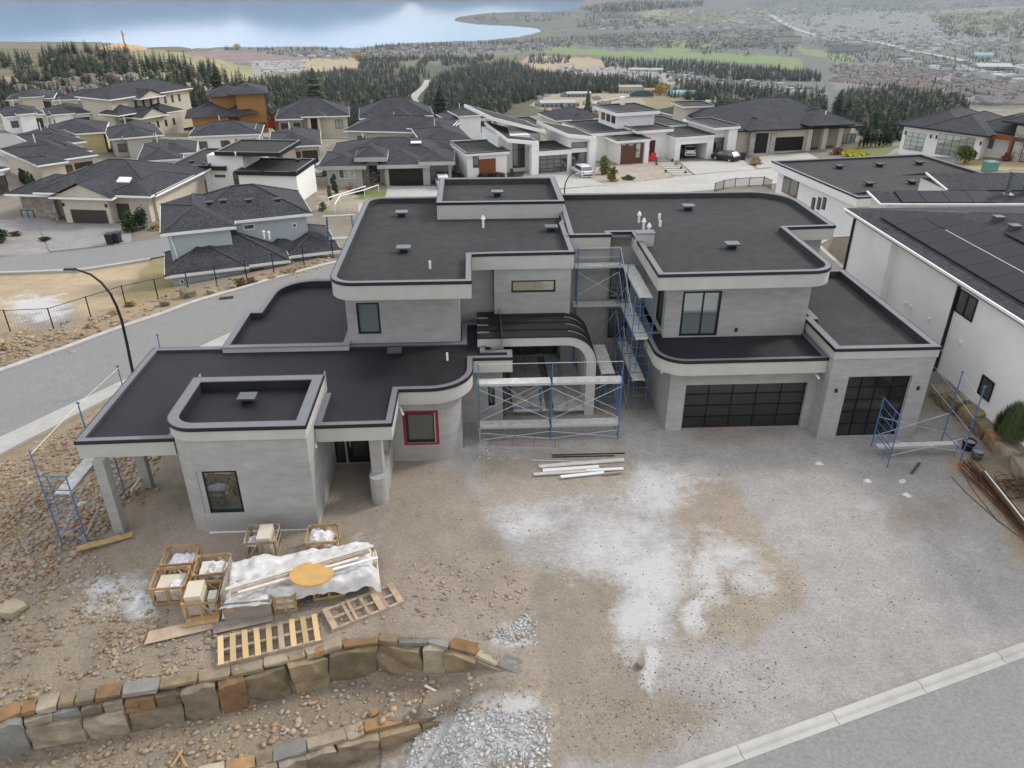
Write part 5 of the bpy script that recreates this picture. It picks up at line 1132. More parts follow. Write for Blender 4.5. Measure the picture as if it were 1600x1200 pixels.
for nm, pts, mt in (('roof', [(wx0,0,zc),(LN,0,zc),(LN-7.5,-7.5,zc+7.5*slope),(wx0,-7.5,zc+7.5*slope)], shingle_n), ('rear_roof', [(wx0,-7.5,zc+7.5*slope),(LN-7.5,-7.5,zc+7.5*slope),(LN,-15,zc),(wx0,-15,zc)], shingle_n), ('end_roof', [(LN,0,zc),(LN,-15,zc),(LN-7.4,-7.52,zc+7.5*slope),(LN-7.4,-7.48,zc+7.5*slope)], shingle_n)):
    m = MB(); m.add(pts, [(3,2,1,0)]); rf = n1.b(m, nm, mt); 
    if nm == 'roof': rf1 = rf
m = MB(); m.bar((wx0,.06,zc-.04), (LN,.06,zc-.04), .09, .11); m.build('gutter', white_paint, o); m = MB(); m.box(wx0,LN-.02,-.55,-.02,zc-.24,zc-.2); m.build('soffit', soffit, o)
m = MB(); m.bar((LN,0,zc-.08), (LN,-15,zc-.08), .06, .1); m.build('end_gutter', white_paint, o)
pvm = mat('solar_glass', (.016,.016,.021), .5, .1, 2, spec=.15); pve = mat('panel_edge', (.05,.05,.055), .5)
def pv(x, y, w=1.65, h=1.0):
    z = zc-y*slope+.1; m = MB(); k = slope; m.add([(x,y,z),(x+w,y,z),(x+w,y-h,z+h*k),(x,y-h,z+h*k),(x,y,z-.04),(x+w,y,z-.04),(x+w,y-h,z+h*k-.04),(x,y-h,z+h*k-.04)], [(3,2,1,0),(0,1,5,4),(1,2,6,5),(2,3,7,6),(3,0,4,7)]); return n1.b(m, 'solar_panel', pvm, rf1)
for r_ in range(2):
    for k in range(12):
        x = LN-4.4-k*1.68-r_*1.7
        if x > wx0: pv(x, -.75-r_*1.62, 1.65, 1.58)
m = MB(); m.bar((wx0,-2.35,zc+2.35*slope+.1), (LN-6.5,-2.35,zc+2.35*slope+.1), .05, .03); m.build('panel_rail', scaf_zinc, rf1)
for k in range(3): pv(LN-9.0-k*1.68-1.0, -4.2, 1.65, 1.58)
for x, y in [(1446,334),(1464,343),(1587,383),(1575,372)]:
    pass
for (lx, ly) in [(LN-6.5,-5.0),(LN-8,-4.9),(2.5,-5.2),(1.3,-5.1)]: z = zc-ly*slope; m = MB(); m.box(lx-.2,lx+.2,ly-.2,ly+.2,z-.05,z+.2); m.box(lx-.24,lx+.24,ly-.24,ly+.24,z+.2,z+.25); m.build('roof_vent', MAT['vent_hood_metal'], o)
for x, y0, y1 in [(1503,440,592),(1337,343,425)]:
    a_ = n1px(x, y0)[0]; m = MB(); m.box(a_-.06,a_+.06,-.55,-.43,-.4 if y1 > 500 else 1.0,zc-.25); m.build('downspout', black_trim, o)
for (x0, y0, x1, y1) in [(1494,456,1527,498),(1530,588,1553,625)]:
    a_, c = n1px(x0, y1-8), 0; b_ = n1px(x1, y0+8); lo_, hi_ = sorted((n1px(x0,(y0+y1)/2)[0], n1px(x1,(y0+y1)/2)[0])); zz = sorted((n1px((x0+x1)/2, y0)[1], n1px((x0+x1)/2, y1)[1])); m = MB()
    f_ = .07; yk0, yk1 = -.547, -.49
    m.box(lo_,lo_+f_,yk0,yk1,zz[0],zz[1]); m.box(hi_-f_,hi_,yk0,yk1,zz[0],zz[1]); m.box(lo_+f_,hi_-f_,yk0,yk1,zz[0],zz[0]+f_); m.box(lo_+f_,hi_-f_,yk0,yk1,zz[1]-f_,zz[1]); mm = (lo_+hi_)/2
    if y0 < 500: m.box(mm-.04,mm+.04,yk0,yk1,zz[0]+f_,zz[1]-f_)
    w = m.build('window', black_trim, o); m = MB(); m.box(lo_+f_*.9,hi_-f_*.9,yk0+.002,yk0+.02,zz[0]+f_*.9,zz[1]-f_*.9); m.build('pane', glass, w)
a_, b_ = sorted((n1px(1400,400)[0], n1px(1375,385)[0])); m = MB(); m.box(a_,b_,-.552,-.15,1.6,zc-.25); m.build('chimney_chase', white_paint, o)
for x, y in [(1416,475),(1424,480),(1452,500),(1501,535)]: q = n1px(x, y); m = MB(); m.box(q[0]-.09,q[0]+.09,-.552,-.45,q[1]-.1,q[1]+.1); m.build('wall_vent', whitep, o)
# rear wing with its own roof, panels and two flues
n1b = Hs('shingled rear wing with four solar panels and two metal flues on the right', (1380,345), (1600,345), .1); zz = 5.3
q0 = P(1342, 302, zz)-n1b.o; q1 = P(1375, 320, zz)-n1b.o; q2 = P(1680, 318, zz)-n1b.o; q3 = P(1560, 268, zz+2.6)-n1b.o; q4 = P(1428, 276, zz+1.6)-n1b.o; n1b.root.rotation_euler = (0,0,0)
y_e = P(1375,319,zz).y; x_l = P(1345,302,zz).x
def rel(v): return Vector(v)-n1b.o
za = PY(1450,299,y_e+1.6).z; yb = P(1480,297,zz).y; zb = PY(1500,270,yb+2.4).z; xa = P(1342,302,zz).x; xa0 = P(1377,320,zz).x
pts = [rel((xa0,y_e,zz)), rel((xa0+26,y_e,zz)), rel((xa0+26,y_e+1.6,za)), rel((xa,y_e+1.6,za)), rel((xa,y_e+4,zz-.4)), rel((xa0+26,y_e+4,zz-.4))]
m = MB(); m.add(pts, [(0,1,2,3),(3,2,5,4)]); m.build('roof', shingle_n, n1b.root); xs_ = P(1480,297,zz).x; xb = P(1426,275,zz).x
p2 = [rel((xs_,yb,zz)), rel((xs_+24,yb,zz)), rel((xs_+24,yb+2.4,zb)), rel((xb,yb+2.4,zb)), rel((xb,yb+6,zz-.4)), rel((xs_+24,yb+6,zz-.4))]
m = MB(); m.add(p2, [(0,1,2,3),(3,2,5,4)]); m.build('roof', shingle_n, n1b.root); m = MB(); c1_ = rel((xb+.8,yb+.4,.1)); m.box(c1_.x,c1_.x+22,c1_.y,c1_.y+4,-1,zz-.3); m.build('wall', white_paint, n1b.root)
m = MB(); c0 = rel((xa0+.8,y_e+.5,.1)); m.box(c0.x,c0.x+24,c0.y,c0.y+2.5,-1,zz-.25); m.build('wall', white_paint, n1b.root)
m = MB(); m.bar(pts[0], pts[1], .08, .09); m.bar(pts[0], pts[3], .09, .1); m.bar(p2[0], p2[3], .09, .1); m.build('gutter', white_paint, n1b.root)
k_ = (za-zz)/1.6
for i in range(4):
    xx = PY(1412,316,y_e).x+i*1.5; m = MB(); v0 = [rel((xx,y_e+.1,zz+.1*k_+.08)), rel((xx+1.46,y_e+.1,zz+.1*k_+.08)), rel((xx+1.46,y_e+1.55,zz+1.55*k_+.08)), rel((xx,y_e+1.55,zz+1.55*k_+.08))]; lo = [q-Vector((0,0,.05)) for q in v0]; m.add(v0+lo, [(0,1,2,3),(0,4,5,1),(1,5,6,2),(2,6,7,3),(3,7,4,0)]); m.build('solar_panel', pvm, n1b.root)
for x, y in [(1575,300),(1599,306)]:
    q = rel(PY(x, y, y_e+1.3)-Vector((0,0,.15))); m = MB(); m.tube(q, q+Vector((0,0,1.3)), .16, 10); m.tube(q+Vector((0,0,1.3)), q+Vector((0,0,1.42)), .24, 10); m.tube(q, q+Vector((0,0,.12)), .4, 10, .2); m.build('flue', mat('dark_flue', (.11,.12,.12), .4, .2, metal=.4), n1b.root)

# ---- flat-roofed white house behind the right wing
n2 = Hs('low white house with wide flat black roof behind the right wing', (1340,372), (1205,310), -2.2); zt = 2.1
A, B, Cc = P(1340,309,zt), P(1206,252,zt), P(1446,243,zt); ax = (B-A).normalized(); n2.root.location = Vector((A.x,A.y,-2.2)); n2.root.rotation_euler = (0,0,math.atan2(ax.y,ax.x)); ay = Vector((-ax.y,ax.x,0)); Ln = (B-A).length; Wn = abs((Cc-B).dot(ay)); hb_ = lambda mb, n, mt, p=None: mb.build(n, mt, p or n2.root)
flat_roof(n2.root, [(0,-Wn),(Ln,-Wn),(Ln,0),(0,0)], zt+2.2, zt+2.2-.75, .16, .25, membrane_g, hb_, white_paint)
m = MB(); m.box(.3,Ln-.5,-Wn+.4,-.6,-1,zt+2.2-.7); hb_(m, 'wall', white_paint)
n2.o = Vector(n2.root.location); n2.ax = ax; n2.ay = ay
def n2w(x0, y0, x1, y1, mt=None):
    a_, b_ = sorted((n2.on(x0,(y0+y1)/2,-.6)[0], n2.on(x1,(y0+y1)/2,-.6)[0])); zz = sorted((n2.on((x0+x1)/2,y0,-.6)[1], n2.on((x0+x1)/2,y1,-.6)[1])); m = MB(); m.box(a_,b_,-.598,-.54,zz[0],zz[1]); w = hb_(m, 'window', mt or black_trim)
    m = MB(); n_ = 2 if mt else 1
    for k in range(n_): u0 = a_+(b_-a_)*k/n_+.1; u1 = a_+(b_-a_)*(k+1)/n_-.1; m.box(u0,u1,-.545,-.53,zz[0]+.1,zz[1]-.1)
    hb_(m, 'pane', glass, w)
n2w(1223,276,1248,306,cedar)
for x in (1271,1280,1288): n2w(x-2.5,308,x+2.5,328)
for x, y in [(1311,262),(1374,259),(1436,256),(1358,289),(1425,286)]: q = P(x,y,zt-.1)-n2.o; u, v = q.dot(ax), q.dot(ay); z = zt+2.2-.16; m = MB(); m.box(u-.22,u+.22,v-.22,v+.22,z,z+.22); m.box(u-.42,u+.42,v-.36,v+.36,z+.22,z+.3); hb_(m, 'roof_vent', black_trim)

# terrace walls of the right-hand neighbours
def low_wall(label, pts, z0, z1, mt):
    q = [P(x, y, z1) for x, y in pts]; c = sum(q, Vector())/len(q); t = thing('garden_wall', label, 'wall', (c.x, c.y, z0)); pl = [(v.x-c.x, v.y-c.y) for v in q]
    for a_, b_ in zip(pl[:-1], pl[1:]): m = MB(); m.bar((a_[0],a_[1],(z1-z0)/2-.3), (b_[0],b_[1],(z1-z0)/2-.3), .22, z1-z0+.6); m.build('wall', mt, t); m = MB(); m.bar((a_[0],a_[1],z1-z0+.04), (b_[0],b_[1],z1-z0+.04), .3, .07); m.build('coping', concrete, t)
low_wall('low cream terrace wall between the right wing and the white house', [(1318,420),(1277,383),(1300,371),(1333,369)], -.4, .9, cream_paint)
# ---- blue-grey two-storey house across the street
h = Hs('pale blue grey two storey house with dark hip roofs across the street', (268,505), (398,487), -6.4); W_ = h.W
e1 = 3.1; e2 = 5.9
xl, yl = h.at(84/5.333+240, 290+755/5.333, e1); xr, _ = h.at(390, 422, e1)
u0 = h.at(250, 366, e2); u1 = h.at(371, 361, e2); u2 = h.at(375, 345, e2); u3 = h.at(494, 343, e2); u4 = h.at(500, 312, e2)
l0 = h.at(257, 432, e1); l1 = h.at(391, 424, e1); l2 = h.at(395, 414, e1); l3 = h.at(456, 411, e1)
def two(x0,x1,y0,y1,z): m = MB(); m.box(x0+.5,x1-.5,y0+.5,y1-.5,-1.5,z-.1); h.b(m, 'wall', blue_siding)
two(l0[0],l1[0],l0[1],l0[1]+7,e1); two(l1[0]-3,l3[0],l2[1],l2[1]+7,e1); two(l3[0]-1,l3[0]+3.5,l2[1]+1.2,l2[1]+7,e1)
two(u0[0],u1[0],u0[1],u0[1]+10,e2); two(u1[0]-2,u3[0],u2[1],u2[1]+8.6,e2)
for (x0,x1,y0,y1,z) in [(l0[0],l1[0],l0[1],l0[1]+6.5,e1),(l1[0]-5,l3[0],l2[1],l2[1]+8,e1+.02),(l3[0]-2,l3[0]+1.6,l2[1]+2.6,l2[1]+8,e1+.03),(l3[0],l3[0]+4.5,l2[1]+1.0,l2[1]+9,e1+.05),(u0[0],u1[0],u0[1],u0[1]+10,e2),(u1[0]-4,u3[0],u2[1],u2[1]+8.6,e2+.02)]:
    h.hip(x0,x1,y0,y1,z,.46,0.0)
ly = l0[1]+.5
for (x0,y0,x1,y1) in [(281,436,288,444),(335,431,343,443)]: h.winp(x0,y0,x1,y1,ly,frame=white_paint,pane=glass_dark)
h.winp(391,420,413,428,l2[1]+.5,frame=black_trim,pane=glass_dark)
for (x0,y0,x1,y1) in [(380,350,398,359),(456,348,464,356)]: h.winp(x0,y0,x1,y1,u2[1]+.5,frame=white_paint,pane=glass_dark)
m = MB(); q = h.on(268,400,u0[1]+.45); m.tube((u0[0]+1.4,u0[1]+.42,-1),(u0[0]+.7,u0[1]+.42,e2-.2),.06,6); h.b(m,'downspout',white_paint)
h.vents([(327,320),(349,317),(389,316),(434,315)], e2+2.2)
h.pipes([(413,371),(421,372)], e1+1.6, whitep)

# ---- beige hip-roofed house with brown garage doors, far left
h = Hs('beige stone trimmed house with brown garage doors at the left', (22,345), (236,352), -8.0); sx = h.W/214
X = lambda px: (px-22)*sx
stone_v = mat('stone_veneer', (.26,.23,.20), .9, .45, 2.2, .5, 8)
bt = mat('brown_door', (.055,.047,.042), .5, .1)
m = MB(); m.box(X(30),X(232),2.5,15,-.6,3.2); h.b(m,'wall',cream_paint); m = MB(); m.box(X(106),X(178),.0,3,-.6,3.2); h.b(m,'wall',cream_paint); m = MB(); m.box(X(175),X(228),1.4,6,-.6,3.3); h.b(m,'wall',cream_paint); m = MB(); m.box(X(26),X(76),1.6,6,-.6,3.0); h.b(m,'wall',stone_v)
h.garp(113,328,168,350,0,4,4,bt,bt); h.garp(177,318,204,346,1.4,2,4,bt,bt); h.winp(34,328,54,344,1.6,vm=(.5,),pane=glass_pale)
for px in (108,174): m = MB(); m.box(X(px)-.12,X(px)+.12,-.14,-.003,2.0,2.35); h.b(m,'wall_light',black_trim)
m = MB(); m.box(X(82),X(86),.8,1.4,-.5,3.4); m.box(X(101),X(105),.8,1.4,-.5,3.4); h.b(m,'column',stone_v); m = MB(); m.box(X(90),X(97),2.42,2.497,.1,2.4); h.b(m,'door',walnut)
h.hip(X(40),X(236),2.0,15.5,3.2,.33,.6); h.hip(X(100),X(184),-.2,9,3.2,.42,.5,gable='f'); h.hip(X(172),X(236),.8,11,3.3,.36,.4); h.hip(X(72),X(114),.4,7,3.5,.4,.5); h.hip(X(18),X(80),1.2,9,3.0,.38,.5)
x_, y_ = h.at(194,281,5.0); m = MB(); m.cbox((x_,y_,5.0),1.5,.9,.15,0,0,.4); h.b(m,'skylight',white_paint)

# ---- white modern flat house with cedar garage
h = Hs('white modern flat roofed house with a red brown garage door', (285,310), (474,314), -8.8); sx = h.W/189; X = lambda px: (px-285)*sx
h.box('wall', white_paint, X(280), X(332), 0, 8, -.6, 4.2); h.box('wall', white_paint, X(330), X(385), 1.0, 10, -.6, 5.6); h.box('wall', white_paint, X(384), X(472), -1.0, 6.6, -1.2, 3.6)
h.garp(295,280,323,300,0,1,5,cedar,cedar); h.win(X(295),X(323),2.75,3.0,0,frame=cedar,pane=white_paint); h.box('cladding', cedar, X(294.6), X(323.4), -.02, -.002, 3.05, 3.6)
h.winp(366,269,387,299,1.0,hm=(.2,.4,.6,.8),pane=glass_dark); h.winp(336,273,352,277,1.0,pane=glass_dark)
for k in range(4): xx = X(340+k*7.5); t_ = MB(); t_.lathe([(0,0),(.28,.02),(.42,.4),(.28,.78),(0,.82)],10,c=(xx,.55,.0)); h.b(t_,'clipped_ball', mat('dark_box_hedge',(.02,.03,.015),.9,.4,20))
h.flat(X(276),X(334),-.4,11,4.5,.55,black_trim); h.flat(X(333),X(358),.5,11,4.2,.5,black_trim); h.flat(X(347),X(446),.2,9,6.2,.5,black_trim); h.flat(X(381),X(474),-1.4,7,4.1,.5,black_trim)
h.vents([(300,254),(320,258)],4.35); h.vents([(407,271),(466,252),(459,270)],3.95); h.pipes([(368,242)],6.05,whitep,.3)

# ---- grey hip house with black garage doors, centre left
h = Hs('grey hip roofed house with black garage doors and gabled entry behind the left roof', (513,294), (706,290), -9.4); sx = h.W/193; X = lambda px: (px-513)*sx
h.box('wall', grey_paint, X(514), X(706), 2.5, 16, -.8, 3.2); h.box('wall', grey_paint, X(513), X(567), 0, 5, -.8, 3.2); h.box('wall', grey_paint, X(603), X(706), .4, 5, -.8, 3.2)
h.garp(608,263,661,288,.4,4,4,None,mat('satin_black',(.012,.012,.012),.4)); h.garp(672,258,701,287,.4,3,4); h.winp(529,261,554,279,0,vm=(.33,.67),frame=white_paint,pane=glass_pale)
h.box('door', black_trim, X(576), X(592), 2.4, 2.495, .1, 2.9); h.box('column', grey_paint, X(562), X(566), 1.2, 1.8, 0, 3.6); h.box('column', grey_paint, X(600), X(604), 1.2, 1.8, 0, 3.6)
for (x0,x1,y0,y1,z) in [(X(512),X(706),2.4,16.5,3.2),(X(505),X(570),-.2,10,3.2),(X(596),X(668),.0,12,3.2),(X(660),X(708),-.2,8,3.6)]: h.hip(x0,x1,y0,y1,z,.29,.4,fas=grey_paint,fh=.5)
h.hip(X(558),X(606),.3,7,4.2,.5,.1,fas=grey_paint,fh=.6)
h.pipes([(567,214)],5.5,whitep,.4); x_, y_ = h.at(650,223,4.9); m = MB(); m.cbox((x_,y_,4.95),1.6,.6,.15,0,0,.3); h.b(m,'skylight',white_paint)

# ---- white modern house with sloping roof slabs, centre
h = Hs('white modern house with tilted roof slabs and black glazed garage', (733,281), (930,266), -9.0); sx = h.W/197; X = lambda px: (px-733)*sx; on = h.on
h.box('wall', white_paint, X(731), X(790), 0, 9, -.8, 3.4); h.box('wall', white_paint, X(833), X(889), .6, 9, -.8, 2.9); h.box('wall', white_paint, X(786), X(836), 3.2, 12, -.8, 5.4); h.box('wall', white_paint, X(888), X(930), 1.2, 10, -.8, 5.0)
h.box('cladding', cedar, X(748), X(773), -.04, -.003, .3, 2.9); h.winp(739,239,748,262,0,hm=(.75,),pane=glass_dark); h.box('panel', white_paint, X(773.2), X(787), -.09, -.003, .2, 3.0)
h.garp(834,242,886,264,.6,5,4,None,glass_dark); h.box('beam', white_paint, X(830), X(890), .1, .6, 2.75, 3.3); h.flat(X(832),X(890),.0,7,3.55,.3)
h.flat(X(728),X(793),-.5,9,3.95,.45)
h.slab([(X(790),-.3,5.6),(X(838),-.3,4.9),(X(838),10,4.9),(X(785),10,6.6)],.5); h.box('column', white_paint, X(827), X(838), -.3, .9, -.4, 4.5); h.winp(801,222,820,262,3.2,vm=(.5,),hm=(.7,),pane=glass_dark)
h.slab([(X(782),4.5,8.0),(X(866),4.5,5.6),(X(866),14,5.6),(X(764),14,8.7)],.5); h.box('wall', grey_paint, X(800), X(856), 5.0, 12, 3, 5.2)
h.slab([(X(884),.2,5.7),(X(930),.2,5.0),(X(930),9,5.0),(X(866),9,6.4)],.5); h.box('column', white_paint, X(920), X(931), .25, 1.6, -.4, 4.6); h.winp(893,236,920,262,1.2,pane=glass_dark); h.winp(893,222,920,231,1.2,pane=glass); h.box('beam', white_paint, X(888), X(921), 1.0, 1.19, 2.7, 3.05)
h.flat(X(848),X(886),11,18,5.6,.5,grey_paint); h.box('wall', grey_paint, X(852), X(882), 11.5, 18, 0, 5.2)

# ---- white flat-roofed house with open garage and red door
h = Hs('white stepped flat roofed house with open garage and dark red double doors', (966,258), (1148,243), -10.0); sx = h.W/182; X = lambda px: (px-966)*sx
h.box('wall', white_paint, X(968), X(1010), .0, 14, -.8, 3.6); h.box('wall', white_paint, X(1008), X(1052), 3.0, 14, -.8, 4.2)
h.box('cladding', walnut, X(968.5), X(1002), -.05, -.003, .0, 3.3); h.winp(970,223,978,228,-.05,frame=walnut,pane=glass_pale); h.winp(982,223,990,228,-.05,frame=walnut,pane=glass_pale); h.winp(993,223,1001,247,-.05,frame=walnut,pane=glass_pale)
h.box('column', white_paint, X(1002.5), X(1009), -.35, .9, -.3, 3.6)
dd = thing_door = h.box('door', mat('oxblood_door', (.07,.015,.012), .5, .3, 6), X(1013), X(1033), 2.9, 2.994, .3, 3.0)
h.box('handle', white_paint, X(1022), X(1024), 2.82, 2.895, 1.2, 1.9, dd); h.box('step', concrete, X(1010), X(1042), 0, 3, -.2, .15)
# garage shell left open
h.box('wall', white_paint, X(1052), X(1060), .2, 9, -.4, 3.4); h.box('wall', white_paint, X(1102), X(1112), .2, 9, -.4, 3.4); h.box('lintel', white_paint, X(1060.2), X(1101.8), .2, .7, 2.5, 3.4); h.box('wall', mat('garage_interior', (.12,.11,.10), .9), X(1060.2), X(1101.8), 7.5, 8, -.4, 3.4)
h.flat(X(1050),X(1112),0,15,3.9,.5); h.box('column', white_paint, X(1134), X(1148), .1, 1.2, -.4, 4.6); h.box('wall', white_paint, X(1112), X(1147), 1.3, 11, -.4, 4.6); h.winp(1112,215,1133,238,1.3,vm=(.5,),hm=(.33,.67),pane=glass_dark)
h.flat(X(1108),X(1150),-.3,9,5.1,.5); h.flat(X(960),X(1010),-.5,11,4.1,.5); h.flat(X(938),X(1012),4,16,4.7,.6); h.box('wall', white_paint, X(944), X(1008), 4.6, 15, -.8, 4.2)
h.flat(X(1000),X(1056),2.0,8,5.0,.6); h.flat(X(984),X(1050),6,15,7.4,.7); h.box('wall', white_paint, X(988), X(1046), 6.8, 14, 3, 6.8)
for k in range(3): h.win(7.4+k*2,8.8+k*2,5.3,6.5,X(988),axis='l',pane=glass_dark)
h.flat(X(1052),X(1112),9,18,4.3,.5); h.box('chimney', white_paint, X(1024), X(1029), 14, 15, 6, 8.6); h.pipes([(983,208),(995,205),(1017,202)],4.3,whitep,.3)

# ---- dark hip-roofed house with stone, right of centre
h = Hs('dark hip roofed house with stone piers and two black garage doors', (1172,240), (1345,232), -9.8); sx = h.W/173; X = lambda px: (px-1172)*sx; ston = mat('grey_ledge_stone', (.34,.33,.31), .9, .5, 2.5, .5, 7)
h.box('wall', cream_paint, X(1145), X(1262), 1.0, 18, -.8, 3.8); h.box('wall', cream_paint, X(1262), X(1342), 3.4, 16, -.8, 3.4); h.box('wall', cream_paint, X(1172), X(1208), 0, 4, -.8, 3.9)
h.garp(1176,208,1199,239,-.02,3,4,None,mat('satin_black2',(.011,.011,.012),.4)); h.garp(1207,214,1254,237,.98,4,4,None,MAT['satin_black2'])
for a_, b_ in ((1169,1176),(1199.5,1207)): h.box('stone_pier', ston, X(a_), X(b_), -.25, .6, -.5, 3.9)
for a_ in (1259,1283,1307): h.box('column', cream_paint, X(a_), X(a_+7), .4, 1.3, -.5, 4.4)
h.winp(1316,209,1336,228,3.4,vm=(.33,.67),pane=glass_pale); h.box('door', black_trim, X(1270), X(1282), 3.3, 3.39, .1, 3)
for k in range(3): h.win(5+k*2,6+k*2,1.7,2.7,X(1145),axis='l',pane=glass_dark)
h.hip(X(1146),X(1340),1.0,20,3.9,.37,.8,fas=black_trim); h.hip(X(1166),X(1208),-.3,10,4.1,.42,.7,fas=black_trim); h.hip(X(1256),X(1316),-.4,12,4.5,.46,.7,fas=black_trim); h.hip(X(1300),X(1346),2.6,12,3.5,.42,.8,fas=black_trim)
h.flat(X(1128),X(1180),18,24,5.6,.4); h.box('wall', cream_paint, X(1134), X(1176), 18.5, 24, 0, 5.2); h.pipes([(1290,178)],7,whitep,.4)

# ---- pale house with glass garage doors at the far right
h = Hs('pale brick house with frosted glass garage doors at the far right', (1406,232), (1600,262), -5.4); sx = h.W/194; X = lambda px: (px-1406)*sx
h.box('wall', white_paint, X(1405), X(1532), 0, 12, -.8, 3.5); h.box('wall', white_paint, X(1530), X(1575), 2.5, 12, -.8, 3.4); h.box('wall', ston, X(1572), X(1640), .6, 12, -.8, 5.2)
h.garp(1414,207,1445,229,0,3,4,None,glass_pale); h.garp(1465,212,1523,233,0,5,4,None,glass_pale); h.winp(1540,214,1553,232,2.5,pane=glass_dark)
h.box('beam', cedar, X(1530), X(1588), .6, 1.4, 3.1, 3.7); h.box('column', cedar, X(1568), X(1575), .6, 1.4, -.4, 3.1); h.win(X(1588),X(1625),.6,4.4,.6,vm=(.33,.67),hm=(.3,),pane=glass_pale)
for px in (1410,1452,1461,1530): h.box('wall_light', black_trim, X(px)-.1, X(px)+.1, -.13, -.003, 2.1, 2.6)
h.hip(X(1403),X(1500),-.2,13,3.6,.4,.9,fas=black_trim); h.hip(X(1448),X(1534),-.5,12,3.65,.4,.9,fas=black_trim); h.hip(X(1500),X(1585),2.4,13,3.9,.4,.7,fas=black_trim); h.hip(X(1560),X(1660),1.2,14,5.6,.4,.9,fas=black_trim)

# ---- tan two-storey house, orange house, stone houses in the back row
h = Hs('cream two storey house with dark roofs in the back left row', (216,206), (312,188), -13.0); sx = h.W/96; X = lambda px: (px-216)*sx
h.box('wall', cream_paint, X(196), X(312), 2.0, 12, -1.5, 7.0); h.box('wall', cream_paint, X(213), X(268), -3.5, 3, -1.5, 3.4)
h.hip(X(194),X(314),1.6,12.5,7.2,.4,.4); h.hip(X(226),X(262),-.5,8,6.8,.45,.2,gable='f'); h.hip(X(208),X(244),-4,4,3.4,.5,.4,gable='f'); h.hip(X(238),X(272),-3.2,4,3.6,.45,.4); h.hip(X(190),X(224),-1,5,4.2,.5,.3)
for k in range(7): h.win(X(228+k*11),X(231+k*11),4.6,6.2,2.0,pane=glass_dark,fw=.1)
for k in range(4): h.win(X(218+k*12),X(221+k*12),.8,2.2,-3.5,pane=glass_dark,fw=.1)
h = Hs('orange wood clad two storey house in the back row', (303,208), (415,202), -12.6); sx = h.W/112; X = lambda px: (px-303)*sx; ochre = mat('ochre_siding', (.36,.19,.065), .8, .1, 2)
h.box('wall', ochre, X(304), X(360), 0, 9, -1, 3.2); h.box('wall', ochre, X(376), X(420), 1.4, 11, -1, 7.3); h.box('wall', ochre, X(338), X(386), 4, 12, -1, 6.8)
h.garp(306,199,317,211,0,2,4,walnut,walnut); h.garp(328,199,349,210,0,4,4,walnut,walnut); h.winp(384,197,395,207,1.2,vm=(.33,.67),frame=white_paint,pane=glass_pale); h.winp(366,179,380,183,1.2,vm=(.33,.67),pane=glass_dark)
h.hip(X(298),X(368),-.6,9.5,3.4,.45,.5,fas=walnut); h.hip(X(334),X(390),3.4,12,7.0,.4,.6,fas=walnut); h.hip(X(372),X(424),.6,12,7.6,.35,.6,fas=walnut); h.hip(X(356),X(404),.2,6,3.6,.4,.5,fas=walnut)
h = Hs('small orange house with red deck between the orange and stone houses', (430,198), (458,196), -12.5); h.box('wall', ochre, 0, h.W, 0, 5, -1, 2.8); h.hip(0,h.W,0,5,2.9,.4,.4,fas=walnut); h.win(.6,1.6,.9,2,0,pane=glass_dark); h.box('deck', mat('red_deck',(.28,.04,.02),.8), -3.5, -.1, -.5, 3, 0, 1.2)
def stonehouse(label, L, Rr, z, gar, entry, w0, w1, seed):
    h = Hs(label, L, Rr, z); sx = h.W/(Rr[0]-L[0]); X = lambda px: (px-L[0])*sx
    h.box('wall', cream_paint, 0, h.W, 1.5, 13, -1, 3.4); h.box('wall', ston, X(w0), X(w1), 0, 2, -1, 3.4)
    for a_, b_ in gar: h.gar(X(a_), X(b_), 2.5, 1.48 if not (w0 <= a_ <= w1) else -.02, 3, 4, None, bt)
    h.box('door', black_trim, X(entry[0]), X(entry[1]), 1.4, 1.495, 0, 3.0)
    for q in entry: h.box('column', cream_paint, X(q)-.3, X(q)+.3, -.2, .4, -.5, 3.6)
    h.win(X(Rr[0]-20), X(Rr[0]-8), .8, 2.6, 1.5, vm=(.5,), pane=glass_pale)
    h.hip(0,h.W,1.2,13.5,3.5,.45,.6); h.hip(X(entry[0]-8),X(entry[1]+8),-.4,8,3.8,.45,.5); h.hip(X(w0),X(w1),-.2,7,3.4,.42,.5)
stonehouse('stone fronted house with dark arched entry in the back row', (438,212), (545,208), -12.2, [(441,452),(460,471)], (485,500), 438, 473, 1)
stonehouse('wide dark roofed house at the forest edge in the back row', (567,210), (675,207), -12.6, [(570,581),(588,612)], (625,632), 567, 585, 2)
